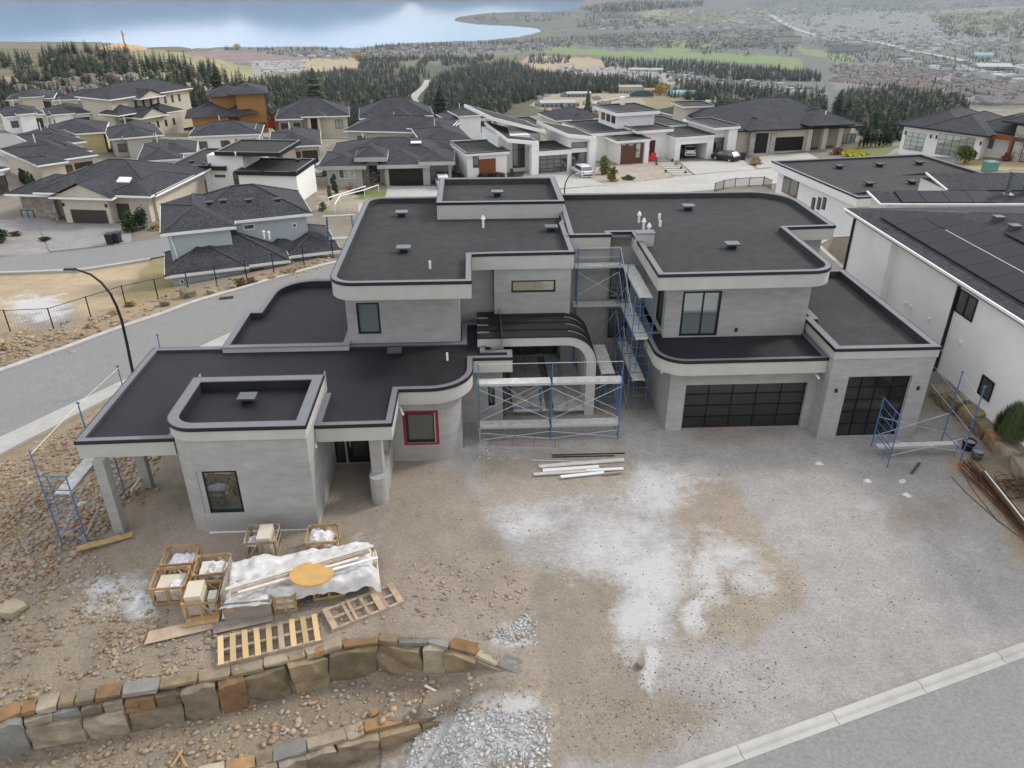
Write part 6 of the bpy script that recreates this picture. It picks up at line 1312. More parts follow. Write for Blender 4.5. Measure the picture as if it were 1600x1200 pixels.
# hip roofs seen mostly from above in the left and centre clusters
def cluster(label, L, Rr, z, D, e=3.2, pitch=.34, wallm=None, extra=(), mt=None):
    h = Hs(label, L, Rr, z); h.box('wall', wallm or cream_paint, .5, h.W-.5, .5, D-.5, -1.5, e); h.hip(0, h.W, 0, D, e+.1, pitch, .1, mt)
    for (f0, f1, y0, y1, de) in extra: h.hip(h.W*f0, h.W*f1, y0, y1, e+.12+de, pitch, .1, mt); h.box('wall', wallm or cream_paint, h.W*f0+.4, h.W*f1-.4, y0+.4, y1-.4, -1.5, e+de)
    for k in range(3): x_ = h.W*(.12+.3*k); h.win(x_, x_+1.4, .9, 2.3, .5, pane=glass_dark)
    for k in range(3): h.win(2.5+k*3.2, 3.6+k*3.2, .9, 2.3, h.W-.5, axis='r', pane=glass_dark)
    x_ = h.W*.62; h.gar(x_, x_+min(4.8,h.W*.3), 2.4, .48, 4, 4, None, bt); m = MB(); m.tube((h.W*.4,D*.6,e+1.2),(h.W*.4,D*.6,e+2.6),.07,6); h.b(m,'vent_pipe',whitep); h.box('door', walnut, h.W*.46, h.W*.46+1.1, .40, .496, 0, 2.2)
    return h
cluster('grey roofed house with two small skylights in the left cluster', (62,292), (160,276), -9.0, 15, extra=[(.0,.45,-2,6,.0),(.5,1,2,12,.3)])
cluster('grey roofed bungalow left of the cream gable wall', (68,262), (142,252), -9.8, 14, extra=[(.3,1.0,4,13,.2)])
cluster('dark roofed bungalow with yellow side wall in the left cluster', (74,243), (172,236), -10.4, 12, wallm=mat('yellow_stucco',(.52,.44,.24),.85), extra=[(.5,1,-1,8,.2)])
cluster('long dark roofed house behind the yellow walled bungalow', (178,248), (262,240), -10.4, 12, extra=[(.25,.8,-1.5,7,.2)], wallm=grey_paint)
cluster('white house with slatted windows behind the cedar garage house', (222,288), (292,283), -9.2, 14, wallm=white_paint, extra=[(.4,1.3,3,12,.2)])
cluster('dark roofed house left of the vacant garden with lawn', (-40,318), (24,300), -8.4, 11, wallm=white_paint)
cluster('long low roofed house behind the white modern flat one', (300,243), (412,238), -10.8, 10, wallm=white_paint, extra=[(.55,.9,2,9,.4)])
cluster('charcoal roofed house with small front gable in the centre', (424,262), (505,258), -10.2, 14, extra=[(.2,.55,-1,7,.1)])
cluster('wide charcoal roofed house behind the grey hip house', (540,232), (700,236), -11.4, 12, extra=[(.6,1,1,10,.5)], wallm=grey_paint)
cluster('charcoal roofed house with balcony left of the tilted white house', (660,252), (738,248), -10.8, 13, wallm=cream_paint)
cluster('pale house with tilted grey roofs at the forest edge', (700,212), (775,207), -12.4, 9, 3.0, .3, white_paint, [(.2,.7,-1,7,.9)], shingle_g)
cluster('dark roofed house behind the red bushes', (868,213), (945,208), -13.5, 11, extra=[(.3,.7,-2,5,.0)])
cluster('dark roofed house with white chimney behind the stepped white house', (1000,212), (1050,208), -13.0, 10)
cluster('grey roofed house below the yellow tree', (1060,206), (1125,200), -13.8, 10, mt=shingle_g)
cluster('pale grey house by the top left cul de sac', (14,208), (76,202), -12.0, 12, wallm=white_paint, extra=[(.3,.8,-1,6,.4)])
cluster('second grey house by the top left street', (80,206), (150,200), -12.4, 12, wallm=white_paint, extra=[(.1,.6,-1,6,.3)])
cluster('dark roofed house at the top left under the pine hill', (15,176), (88,172), -16.0, 12, extra=[(.3,.8,-1,7,.6)])
cluster('long dark roofed house at the top left under the pine hill', (90,177), (186,174), -16.0, 12, extra=[(.0,.4,-1,7,.3)])
cluster('small stone fronted house left of the cream two storey house', (192,206), (218,203), -12.6, 7, 2.8, .5, ston)

# ---- street furniture
def street_lamp(label, pts, base, Y):
    t = thing('street_lamp', label, 'street lamp', base); q = [base]+[PY(x, y, Y) for x, y in pts]; q[0].y = Y
    m = MB(); n = len(q)
    for i in range(n-1): m.tube(q[i]-base, q[i+1]-base, .095-.05*i/n, 8, .095-.05*(i+1)/n)
    m.build('pole', black_trim, t); m = MB(); e = q[-1]-base; m.cbox(e+Vector((-.25,0,-.02)), .6, .22, .09); hd = m.build('lamp_head', black_trim, t); m = MB(); m.cbox(e+Vector((-.28,0,-.075)), .35, .16, .02); m.build('lens', whitep, hd); m = MB(); m.tube((0,0,-.1),(0,0,.3),.16,10); m.build('base', black_trim, t)
b0 = P(212, 600, -3.4); street_lamp('tall black curved street lamp beside the left street', [(205,570),(198,535),(190,500),(182,478),(172,458),(158,441),(142,429),(128,424),(116,420)], b0, b0.y)
b0 = g1(882, 306); street_lamp('small curved street lamp in front of the white car', [(882,295),(884,285),(888,277),(894,271),(902,268)], b0, b0.y)
fz = -3.42; fp = [(16,517,.0),(84,514,0),(142,495,0),(197,477,0),(247,466,0),(295,454,0),(339,445,0),(386,436,0),(428,424,0),(475,412,0),(520,398,0)]
t = thing('fence', 'black post and rail fence along the far bank of the left street', 'fence', P(16,517,fz)); q = [P(x, y, fz)-Vector(t.location) for x, y, _ in fp]; q = [q[0]+(q[0]-q[1])]+q
for a_ in q: m = MB(); m.tube(a_+Vector((0,0,-.3)), a_+Vector((0,0,1.55)), .045, 7); m.build('post', black_trim, t)
for a_, b_ in zip(q[:-1], q[1:]):
    m = MB(); m.tube(a_+Vector((0,0,1.5)), b_+Vector((0,0,1.5)), .024, 6); m.build('rail', black_trim, t)
    m = MB(); n_ = 14; d = b_-a_
    for k in range(1, n_): f_ = a_.lerp(b_, k/n_); m.bar(f_+Vector((0,0,.05)), f_+Vector((0,0,1.48)), .006)
    m.build('mesh_wire', black_trim, t)
fq = [g1(x, y) for x, y in [(1116,301),(1130,296),(1148,293),(1170,292),(1192,291),(1205,297)]]; t = thing('fence', 'low black railing beside the street behind the right wing', 'fence', fq[0])
for a_, b_ in zip(fq[:-1], fq[1:]):
    a_, b_ = a_-fq[0], b_-fq[0]; m = MB(); m.bar(a_, a_+Vector((0,0,1.3)), .08); m.build('post', black_trim, t); m = MB(); m.bar(a_+Vector((0,0,1.2)), b_+Vector((0,0,1.2)), .06); m.bar(a_+Vector((0,0,.15)), b_+Vector((0,0,.15)), .06)
    for k in range(1, 16): f_ = a_.lerp(b_, k/16); m.bar(f_+Vector((0,0,.15)), f_+Vector((0,0,1.2)), .03)
    m.build('rail', black_trim, t)
p = P(354, 467, -3.42); t = thing('storm_drain', 'dark storm drain grate in the far kerb of the left street', 'drain', p+Vector((0,0,.09)), R(18)); m = MB(); m.box(-.5,.5,-.2,.2,0,.02); m.build('pit', black_trim, t)
for k in range(6): m = MB(); m.box(-.48+k*.17,-.40+k*.17,-.2,.2,.021,.04); m.build('bar', rust, t)
p = P(1070, 290, -9); 
# wheelie bins
def bin_(label, x, y, mt, s=1.0, rz=0):
    p = g1(x, y); t = thing('wheelie_bin', label, 'bin', p, rz, 'wheelie bins'); m = MB(); m.add([(-.26*s,-.28*s,.05),(.26*s,-.28*s,.05),(.26*s,.28*s,.05),(-.26*s,.28*s,.05),(-.31*s,-.36*s,1.0*s),(.31*s,-.36*s,1.0*s),(.31*s,.36*s,1.0*s),(-.31*s,.36*s,1.0*s)], [(0,3,2,1),(4,5,6,7),(0,1,5,4),(1,2,6,5),(2,3,7,6),(3,0,4,7)]); m.build('body', mt, t)
    m = MB(); m.box(-.33*s,.33*s,-.38*s,.4*s,1.0*s+.003,1.06*s); m.build('lid', mt, t)
    for e in (-1,1): m = MB(); m.tube((e*.28*s,.3*s,.1),(e*.33*s,.3*s,.1),.1,10); m.build('wheel', black_trim, t)
blk = mat('black_bin', (.025,.027,.03), .5); blu = mat('blue_bin', (.03,.08,.25), .5)
bin_('left one of two black bins by the left driveway', 174, 382, blk, 1.15); bin_('right one of two black bins by the left driveway', 185, 380, blk, 1.15); bin_('blue bin beside the open garage', 1108, 247, blu, 1.2); bin_('dark green bin right of the dark parked car', 1160, 250, mat('green_bin',(.02,.05,.04),.5), 1.2); bin_('blue bin in the side yard right of the beige house', 251, 333, blu, 1.2)
p = g1(1545, 268); t = thing('utility_box', 'teal utility box in the garden at the far right', 'utility box', p, .2); m = MB(); m.box(-.75,.75,-.6,.6,0,1.2); m.build('cabinet', mat('teal_paint',(.13,.26,.22),.6), t); m = MB(); m.box(-.8,.8,-.65,.65,1.203,1.28); m.build('lid', MAT['teal_paint'], t)
for x, lb in ((1011,'left one of two red chairs by the dark red doors'),(1021,'right one of two red chairs by the dark red doors')):
    p = g1(x, 253); t = thing('garden_chair', lb, 'chair', p+Vector((0,0,.1)), 0, 'red garden chairs'); rd = mat('red_plastic',(.55,.03,.03),.5); m = MB(); m.box(-.45,.45,-.45,.35,.35,.42); m.build('seat', rd, t); m = MB(); m.cbox((0,.42,.85),.85,.06,1.0,0,0,-.2); m.build('backrest', rd, t)
    for sx_ in (-1,1): m = MB(); m.box(sx_*.5-.05,sx_*.5+.05,-.5,.4,.0,.62); m.build('armrest', rd, t)
# white stair rails in the grey house garden, and a sheeted scaffold by the blue-grey house
for lb, pl in (('upper white handrail on the garden stairs left of the rooftop', [(514,321),(529,316),(572,302)]), ('lower white handrail on the garden stairs left of the rooftop', [(524,332),(532,318),(570,308),(592,300)])):
    q = [g1(x, y) for x, y in pl]; t = thing('handrail', lb, 'handrail', q[0], 0, 'garden stair rails'); q = [v-q[0]+Vector((0,0,1.0)) for v in q]; m = MB()
    m.path(q, .07, 6); m.build('rail', white_paint, t)
    for v in q: m = MB(); m.tube(v-Vector((0,0,1.1)), v, .05, 6); m.build('post', white_paint, t)
p = P(536, 398, -4.5); t = thing('sheeted_scaffold', 'blue scaffold with a white sheet beside the blue grey house', 'scaffold', p, .2)
for x_ in (-1.1,1.1):
    m = MB()
    for y_ in (-.6,.9): m.tube((x_,y_,-2),(x_,y_,3.4),.05,6)
    for z_ in (.6,1.5,2.4,3.3): m.tube((x_,-.6,z_),(x_,.9,z_),.04,6)
    m.build('frame', scaf_blue, t)
m = MB(); m.cbox((0,.1,3.6),2.8,2.2,.06,0,0,-.25); m.build('sheet', plastic, t); m = MB(); m.cbox((0,.2,1.5),2.4,.6,.06); m.build('plank', deck_white, t)
# ---- cars
def car(label, x, y, rz, paint, scale=1.0, name='parked_car', p=None):
    p = p or g1(x, y); t = thing(name, label, 'car', p, rz, 'parked cars')
    prof = [(-2.3,.24),(-2.35,.75),(-2.2,.98),(-1.75,1.02),(-1.35,1.12),(-.75,1.62),(.5,1.72),(1.55,1.66),(2.1,1.12),(2.28,1.0),(2.3,.26)]; m = MB(); n = len(prof)
    def wdt(z): return .92 if z < 1.1 else .92-.22*(z-1.1)/.6
    vs = [(px_, -wdt(z), z) for px_, z in prof]+[(px_, wdt(z), z) for px_, z in prof]; m.add(vs, [(i,i+n,i+1+n,i+1) for i in range(n-1)]+[tuple(range(n)), tuple(reversed(range(n,2*n))), (0,n-1,2*n-1,n)]); bd = m.build('body', paint, t)
    m = MB()
    for e in (-1,1):
        m.add([(-1.2,e*.925,1.14),(2.0,e*.925,1.14),(1.5,e*.83,1.58),(-.7,e*.83,1.56)], [(0,1,2,3)] if e < 0 else [(3,2,1,0)])
    m.build('side_window', glass_dark, t); m = MB(); m.add([(-1.40,-.84,1.13),(-1.40,.84,1.13),(-.80,.76,1.60),(-.80,-.76,1.60)], [(3,2,1,0)]); m.build('windscreen', glass_dark, t); m = MB(); m.add([(2.10,-.82,1.16),(2.10,.82,1.16),(1.66,.76,1.60),(1.66,-.76,1.60)], [(0,1,2,3)]); m.build('rear_window', glass_dark, t)
    for wx in (-1.4,1.4):
        for e in (-1,1): m = MB(); m.tube((wx,e*.72,.35),(wx,e*.95,.35),.35,14); w = m.build('wheel', blk, t); m = MB(); m.tube((wx,e*.95,.35),(wx,e*.965,.35),.21,10); m.build('rim', scaf_zinc, w)
    for e in (-1,1): m = MB(); m.box(2.27,2.325,e*.75-.14,e*.75+.14,.85,1.02); m.build('tail_light', rd, t); m = MB(); m.box(-2.36,-2.3,e*.7-.16,e*.7+.16,.7,.85); m.build('headlight', glass_pale, t)
    m = MB(); m.box(2.28,2.345,-.8,.8,.42,.6); m.build('bumper', blk, t); return t
wcar = mat('white_car_paint', (.75,.75,.76), .25, .02, spec=.6); kcar = mat('black_car_paint', (.015,.015,.018), .2, .02, spec=.6); scar = mat('silver_car_paint', (.45,.46,.47), .25, .02, spec=.6, metal=.4)
car('white sport utility car parked before the tilted white house', 909, 274, R(-72), wcar); car('black car parked in front of the stepped white house', 1133, 251, R(-48), kcar); car('pale car at the gap beside the grey hip house', 504, 272, R(80), scar)
p = P(1075, 246, -9.95)+Vector((.3,2.5,0)); car('white pickup style car inside the open garage', 0, 0, R(-88), wcar, p=p); car('white car half hidden behind the rooftop box', 692, 291, R(-80), wcar); car('dark blue car beside the cream two storey house', 287, 204, R(10), mat('navy_car_paint',(.02,.03,.06),.2,.02,spec=.6))
# ================================================================ trees, shrubs, far town
pine_m = mat('pine_foliage', (.034,.048,.024), .85, .4, 1.4, rand=.3); fir_m = mat('fir_foliage', (.025,.042,.027), .85, .4, 1.4, rand=.28); olive_m = mat('olive_pine_foliage', (.055,.062,.030), .85, .4, 1.4, rand=.28)
bark = mat('bark', (.09,.065,.05), .95, .3, 6); bare_m = mat('bare_twigs', (.15,.12,.095), .95, .3, 3, rand=.25); yel_m = mat('yellow_willow', (.42,.30,.04), .85, .3, 3, rand=.15)
def conifer_mb(h, w, layers, k, seed, loose=.0, start=.12):
    r = random.Random(seed); m = MB()
    for i in range(layers):
        f = i/(layers-1); z = h*(start+(1-start)*f*.97); rad = w*((1-f)**(.75) if not loose else (math.sin(math.pi*min(1,.22+f*.78))**.8))*r.uniform(.75,1.15)+.02*h*(1-f)
        for j in range(k):
            a_ = 6.283*(j+r.random())/k; rr = rad*r.uniform(.55,1.15); dz = -h*.05*(1+r.random())*(1-f*.5); th = rad*.36*r.uniform(.7,1.3)+.03
            c, s = math.cos(a_), math.sin(a_); tip = (c*rr, s*rr, z+dz*(1-loose*.7)); mid = (c*rr*.55, s*rr*.55, z+dz*.2)
            m.add([(0,0,z+h*.03), (mid[0]-s*th, mid[1]+c*th, mid[2]-h*.012), tip, (mid[0]+s*th, mid[1]-c*th, mid[2]-h*.012)], [(0,1,2,3)])
    m.add([(0,0,h*1.02),(.03*w,.02,h*.9),(-.03*w,.03,h*.9),(0,-.04*w,h*.9)], [(0,1,2),(0,2,3),(0,3,1)]); return m
def trunk_mb(h, r0): m = MB(); m.tube((0,0,-.5),(0,0,h*.55),r0,6,r0*.55); m.tube((0,0,h*.55),(0,0,h*.95),r0*.55,5,r0*.1); return m
def leaf_mb(rx, rz, n, size, seed, cz=None, shell=.5, bush=False):
    r = random.Random(seed); m = MB(); cz = rz if cz is None else cz
    lobes = [(Vector((r.uniform(-.45,.45)*rx, r.uniform(-.45,.45)*rx, cz+r.uniform(-.4,.45)*rz)), r.uniform(.45,.75)) for _ in range(9)]
    if bush: lobes = [(Vector((r.uniform(-.4,.4)*rx, r.uniform(-.4,.4)*rx, cz*(.25+1.35*k/8))), (.75 if k < 5 else .75-.12*(k-4))) for k in range(9)]; rz = cz*.5
    for _ in range(n):
        c, q = r.choice(lobes); d = Vector((r.gauss(0,1), r.gauss(0,1), r.gauss(0,1))).normalized(); f = q*(r.random()**shell)
        p = c+Vector((d.x*rx*f, d.y*rx*f, d.z*rz*f)); u = Vector((r.gauss(0,1), r.gauss(0,1), r.gauss(0,1))).normalized(); v = u.orthogonal().normalized(); s = size*r.uniform(.6,1.4)
        m.add([p-u*s, p-v*s*.6, p+u*s, p+v*s*.6], [(0,1,2,3)])
    return m
PR = []           # prototypes: (crown mesh, trunk mesh) for single trees
for i, (mm, lo) in enumerate([(pine_m,.0),(fir_m,.0),(olive_m,.9),(pine_m,.9),(olive_m,.0),(fir_m,.5)]):
    PR.append((conifer_mb(10, 2.3 if lo < .5 else 2.6, 20, 12, i+1, lo, .07).data('crown', mm), trunk_mb(10, .22).data('trunk', bark)))
def pine(label, x, y, h, k, group=None, name='pine_tree', p=None):
    p = p or g1(x, y); t = thing(name, label, 'tree', p, x*.37, group); t.scale = (h/10,)*3; cr, tr = PR[k % len(PR)]; link('crown', cr, t); link('trunk', tr, t); return t
for x, y, hpx, k, lb in [(497,192,76,2,'tall lone pine rising behind the stone fronted house'),(690,205,64,5,'dark narrow spruce right of the wide dark roofed house'),(345,162,54,3,'broad pine on the yellow hillside'),(622,190,32,2,'olive pine beyond the wide dark roofed house'),(646,190,28,4,'short olive pine right of the other behind the dark roofs'),
                        (1307,186,42,2,'olive pine at the corner of the stone pier house'),(1322,188,36,3,'second pine behind the stone pier house'),(316,165,26,0,'dark fir left of the broad hillside pine'),(365,160,30,1,'fir right of the broad hillside pine'),(280,132,24,0,'fir on the ridge of the yellow hillside'),
                        (1110,152,16,1,'small fir beside the teal roofed hall'),(918,175,34,4,'dark green tree behind the red bushes')]:
    p = g1(x, y); q = p.y*C_+(H-p.z)*S_; pine(lb, x, y, hpx/1200*q/.9, k)
def visible_h(n, seed): return np.random.RandomState(seed).uniform(.7, 1.25, n)
def samp(poly, n, seed, clump=0, cs=.05):
    rs = np.random.RandomState(seed); xs = [p[0] for p in poly]; ys = [p[1] for p in poly]; x = rs.uniform(min(xs), max(xs), n*4); y = rs.uniform(min(ys), max(ys), n*4); k = inpoly(x, y, poly)
    if clump: k &= fbm(x*cs, y*cs*2.2, 3, seed) > clump
    x, y = x[k][:n], y[k][:n]; return x, y, G(x, y)
FOREST = [([(330,172),(400,140),(470,118),(520,112),(660,108),(672,122),(640,150),(655,203),(480,203),(330,195)], 3000, 14, .3), ([(690,122),(740,104),(800,96),(840,112),(900,122),(1000,132),(980,146),(870,146),(800,165),(765,206),(668,206),(662,172),(678,160)], 3000, 14, .25),
          ([(940,93),(1080,98),(1270,114),(1285,128),(1150,126),(1040,114),(945,106)], 900, 15, 0), ([(810,112),(1000,124),(1180,142),(1290,160),(1290,190),(1130,190),(1100,160),(1000,144),(830,136)], 1100, 13, .4), ([(1300,182),(1318,150),(1400,146),(1500,160),(1512,180),(1490,200),(1330,196)], 1100, 14, 0),
          ([(676,128),(700,112),(735,110),(700,160),(672,195),(664,160)], 420, 13, 0), ([(0,95),(100,78),(200,84),(330,110),(400,132),(470,165),(250,168),(0,172)], 950, 10, .42), ([(800,92),(850,86),(930,92),(940,100),(830,100)], 160, 12, .4), ([(560,92),(760,86),(800,96),(660,106),(560,108)], 700, 14, .4), ([(1000,74),(1120,62),(1240,78),(1240,90),(1040,84)], 110, 13, .5),
          ([(900,22),(960,20),(1080,40),(1000,48),(900,45)], 600, 14, .38), ([(905,14),(960,4),(1100,3),(1100,10),(1000,18),(930,22)], 700, 24, .15), ([(1450,26),(1600,16),(1600,60),(1480,56)], 800, 14, .36), ([(350,78),(360,74),(500,74),(700,69),(850,62),(850,68),(600,78),(400,80)], 420, 15, .35), ([(712,31),(760,22),(860,20),(905,22),(860,34),(760,36)], 260, 15, .35),
          ([(1240,50),(1600,50),(1600,120),(1300,95)], 1300, 10, .36), ([(1150,2),(1600,-4),(1600,10),(1250,30)], 1300, 12, .4), ([(840,60),(1240,42),(1240,78),(860,74)], 1700, 11, .36), ([(180,150),(320,160),(340,172),(180,176)], 60, 9, .4), ([(1190,185),(1290,180),(1290,200),(1200,205)], 60, 10, .3), ([(1330,190),(1420,192),(1408,222),(1352,224)], 130, 6, 0), ([(1296,104),(1420,104),(1600,134),(1600,165),(1300,128)], 420, 8, .4), ([(862,106),(1100,114),(1290,142),(1290,152),(890,116)], 160, 9, .4), ([(1050,172),(1180,178),(1180,196),(1050,192)], 90, 7, .3), ([(400,82),(860,66),(868,80),(480,95)], 500, 11, .4), ([(840,165),(960,160),(960,192),(850,196)], 90, 6, .4)]
FP = []; FH = []; big = []
for i, (poly, n, h, cl) in enumerate(FOREST):
    x, y, g = samp(poly, n, 60+i, cl); hh = h*visible_h(len(g), i); d = g[:,1]*C_+(H-g[:,2])*S_
    ok = (g[:,2] > -249) & (d < 11000); FP.append(g[ok]); FH.append(hh[ok])
FP = np.concatenate(FP); FH = np.concatenate(FH); d = FP[:,1]*C_+(H-FP[:,2])*S_; FH = np.minimum(FH, np.random.RandomState(9).uniform(17,27,len(FH))*d/1200); size = FH/d; order = np.argsort(-size); rs = np.random.RandomState(2)
LOOK = ['dark green pine', 'slim dark fir', 'rounded olive pine', 'broad dark pine', 'pointed olive conifer', 'shaggy blue green fir']
def where_(x): return ('on the wooded hill at the left' if x < 330 else 'behind the stone fronted house' if x < 560 else 'beyond the wide dark roofed house' if x < 690 else 'behind the tilted white house' if x < 850 else 'beyond the school clearing' if x < 1000 else 'behind the stepped white house' if x < 1180 else 'behind the stone pier house' if x < 1300 else 'on the ridge above the flat roofed white house' if x < 1420 else 'on the ridge left of the valley warehouses')
for i in order[:240]:      # the trees that show largest are things of their own
    p = FP[i]; k = int(rs.randint(6)); wq = where_(proj(*p)[0]); pine(LOOK[k]+' '+wq, p[0]*7, 0, FH[i], k, 'conifers '+wq, p=Vector(p))
# the rest: one far-off wood
pc = bpy.data.collections.new('far_tree_shapes')
for i, (mm, lo) in enumerate([(pine_m,0),(fir_m,0),(olive_m,.9),(fir_m,.5),(bare_m,1.0)]):
    m = conifer_mb(1, .27 if lo < 1 else .36, 10, 8, 30+i, lo, .04); ob = bpy.data.objects.new('far_tree_shape', m.data('far_tree', mm)); pc.objects.link(ob)
rest = order[240:]; me = bpy.data.meshes.new('far_forest'); me.vertices.add(len(rest)); me.vertices.foreach_set('co', FP[rest].ravel()); a = me.attributes.new('size', 'FLOAT', 'POINT'); a.data.foreach_set('value', FH[rest].astype(np.float32))
a = me.attributes.new('kind', 'INT', 'POINT'); a.data.foreach_set('value', rs.choice([0,1,2,3,4], len(rest), p=[.28,.28,.2,.16,.08]).astype(np.int32)); a = me.attributes.new('turn', 'FLOAT', 'POINT'); a.data.foreach_set('value', rs.uniform(0,6.28,len(rest)).astype(np.float32))
ff = tag(link('far_forest', me), 'far conifer forest spread over the slopes and valley', 'forest', kind='stuff')
ng = bpy.data.node_groups.new('far_forest', 'GeometryNodeTree'); ng.interface.new_socket('Geometry', in_out='INPUT', socket_type='NodeSocketGeometry'); ng.interface.new_socket('Geometry', in_out='OUTPUT', socket_type='NodeSocketGeometry')
gi = ng.nodes.new('NodeGroupInput'); go = ng.nodes.new('NodeGroupOutput'); ip = ng.nodes.new('GeometryNodeInstanceOnPoints'); ci = ng.nodes.new('GeometryNodeCollectionInfo'); ci.inputs[0].default_value = pc; ci.inputs['Separate Children'].default_value = True; ci.inputs['Reset Children'].default_value = True
def nattr(n, ty): q = ng.nodes.new('GeometryNodeInputNamedAttribute'); q.data_type = ty; q.inputs[0].default_value = n; return q.outputs[0]
cx = ng.nodes.new('ShaderNodeCombineXYZ'); ng.links.new(nattr('turn','FLOAT'), cx.inputs[2]); mp_ = ng.nodes.new('GeometryNodeMeshToPoints')
ng.links.new(gi.outputs[0], mp_.inputs[0]); ng.links.new(mp_.outputs[0], ip.inputs['Points']); ng.links.new(ci.outputs[0], ip.inputs['Instance']); ip.inputs['Pick Instance'].default_value = True; ng.links.new(nattr('kind','INT'), ip.inputs['Instance Index']); ng.links.new(cx.outputs[0], ip.inputs['Rotation']); ng.links.new(nattr('size','FLOAT'), ip.inputs['Scale']); ng.links.new(ip.outputs[0], go.inputs[0])
md = ff.modifiers.new('scatter', 'NODES'); md.node_group = ng

# ---- valley town
rmats = [mat('far_roof_grey', (.17,.16,.16), .9, .1), mat('far_roof_brown', (.17,.135,.115), .9, .1), mat('far_roof_dark', (.075,.075,.08), .9, .1), mat('far_roof_light', (.42,.42,.42), .8, .1)]; wmats = [mat('far_wall_cream', (.40,.36,.30), .9), mat('far_wall_white', (.58,.57,.55), .9), mat('far_wall_grey', (.27,.265,.26), .9)]
def town_mb(w, d, e, hip=True):
    m = MB(); m.box(-w/2, w/2, -d/2, d/2, -3, e, 1); o = .5
    if hip: r = min(w,d)/2*.45; k = abs(w-d)/2; m.add([(-w/2-o,-d/2-o,e),(w/2+o,-d/2-o,e),(w/2+o,d/2+o,e),(-w/2-o,d/2+o,e),(-k if w > d else 0,-k if d > w else 0,e+r),(k if w > d else 0,k if d > w else 0,e+r)], [(0,1,5,4),(1,2,5),(2,3,4,5),(3,0,4)] if w > d else [(0,1,4),(1,2,5,4),(2,3,5),(3,0,4,5)], 0)
    else: m.box(-w/2-.1, w/2+.1, -d/2-.1, d/2+.1, e+.01, e+.6, 0)
    for sy in (-1,1):       # window bands
        for i in range(max(1,int(w//4))): x = -w/2+1.2+i*4; m.add([(x,sy*(d/2+.03),.9),(x+1.6,sy*(d/2+.03),.9),(x+1.6,sy*(d/2+.03),2.4),(x,sy*(d/2+.03),2.4)], [(0,1,2,3) if sy < 0 else (3,2,1,0)], 2)
    return m
wing = mat('far_window', (.03,.035,.04), .3)
TV = []
for i, (w, d, e, hip, rm, wm) in enumerate([(13,10,4,1,0,0),(15,10,4.5,1,1,0),(12,11,6,1,2,1),(16,11,5,1,0,2),(11,9,4,1,1,1),(20,7,3,1,3,1),(30,18,6,0,3,1),(46,24,8,0,0,2),(34,15,11,0,2,0)]): TV.append(town_mb(w,d,e,hip).data('distant_house', [rmats[rm], wmats[wm], wing]))
TOWN = [([(1296,100),(1420,104),(1600,134),(1600,165),(1515,165),(1400,136),(1300,128)], 520, [0,1,3,0,1], 'brown roofed townhouse in the dense estate at the right', 'estate townhouses at the right', .8), ([(862,106),(1100,114),(1290,142),(1290,152),(1100,134),(890,116)], 130, [0,3,5,5], 'small grey home in the park below the golf course', 'park homes below the golf course', .7), ([(860,62),(1000,50),(1240,46),(1250,72),(1120,82),(1020,70),(960,76),(866,70)], 620, [0,1,1,2,3], 'house in the lakeside suburb above the golf course', 'suburb above the golf course', 1.0),
        ([(400,82),(860,66),(868,76),(600,84),(480,92)], 360, [0,2,4,5,3], 'house along the near lake shore', 'houses along the lake shore', 1.0), ([(1230,14),(1600,2),(1600,70),(1420,86),(1260,60)], 520, [6,6,5,3,0,8,5,4], 'flat roofed commercial building in the far valley', 'valley commercial buildings', .9), ([(392,98),(478,95),(480,112),(410,117)], 90, [5,5,4], 'white mobile home beside the brown vineyard', 'mobile homes by the vineyard', .7),
        ([(20,130),(190,122),(290,150),(190,163),(30,165)], 60, [0,1,4], 'house among trees on the left hillside', 'houses on the left hillside', .8), ([(520,130),(640,128),(640,172),(540,180)], 26, [0,4,1], 'house glimpsed between the forest trees', 'houses inside the forest', .7), ([(1380,88),(1600,100),(1600,128),(1480,115)], 34, [6,7,6], 'white warehouse on the road beyond the estate', 'warehouses beyond the estate', .8), ([(900,25),(1250,10),(1240,44),(920,48)], 360, [0,3,6,1], 'distant building under the far wooded hill', 'buildings under the far hill', 1.0), ([(830,150),(960,150),(960,180),(840,185)], 12, [4,0], 'small building beside the school', 'buildings around the school', .8)]
AL = []
for i, (poly, n, kinds, lb, gr, sc_) in enumerate(TOWN):
    x, y, g = samp(poly, n, 200+i, .3 if n > 100 else 0, .08); rs2 = np.random.RandomState(i); ya = rs2.choice([.3,.3+1.57,.45,.1], len(g))+rs2.uniform(-.12,.12,len(g))
    for j in range(len(g)):
        if g[j,2] > -249: q = g[j,1]*C_+(H-g[j,2])*S_; AL.append((sc_/q, g[j], ya[j], kinds[rs2.randint(len(kinds))], lb, gr, sc_))
AL.sort(key=lambda q: -q[0])
for q in AL[:290]:
    o = link('distant_house', TV[q[3]]); o.location = q[1]; o.rotation_euler = (0,0,q[2]); o.scale = (q[6],)*3; tag(o, ['grey roofed ','brown roofed ','dark roofed ','pale walled ','small brown roofed ','light roofed ','white roofed ','wide flat ','tall '][q[3]]+q[4].replace('brown roofed ','').replace('white ','').replace('small grey ',''), 'house', q[5])
bv, bf, bm_ = [], [], []
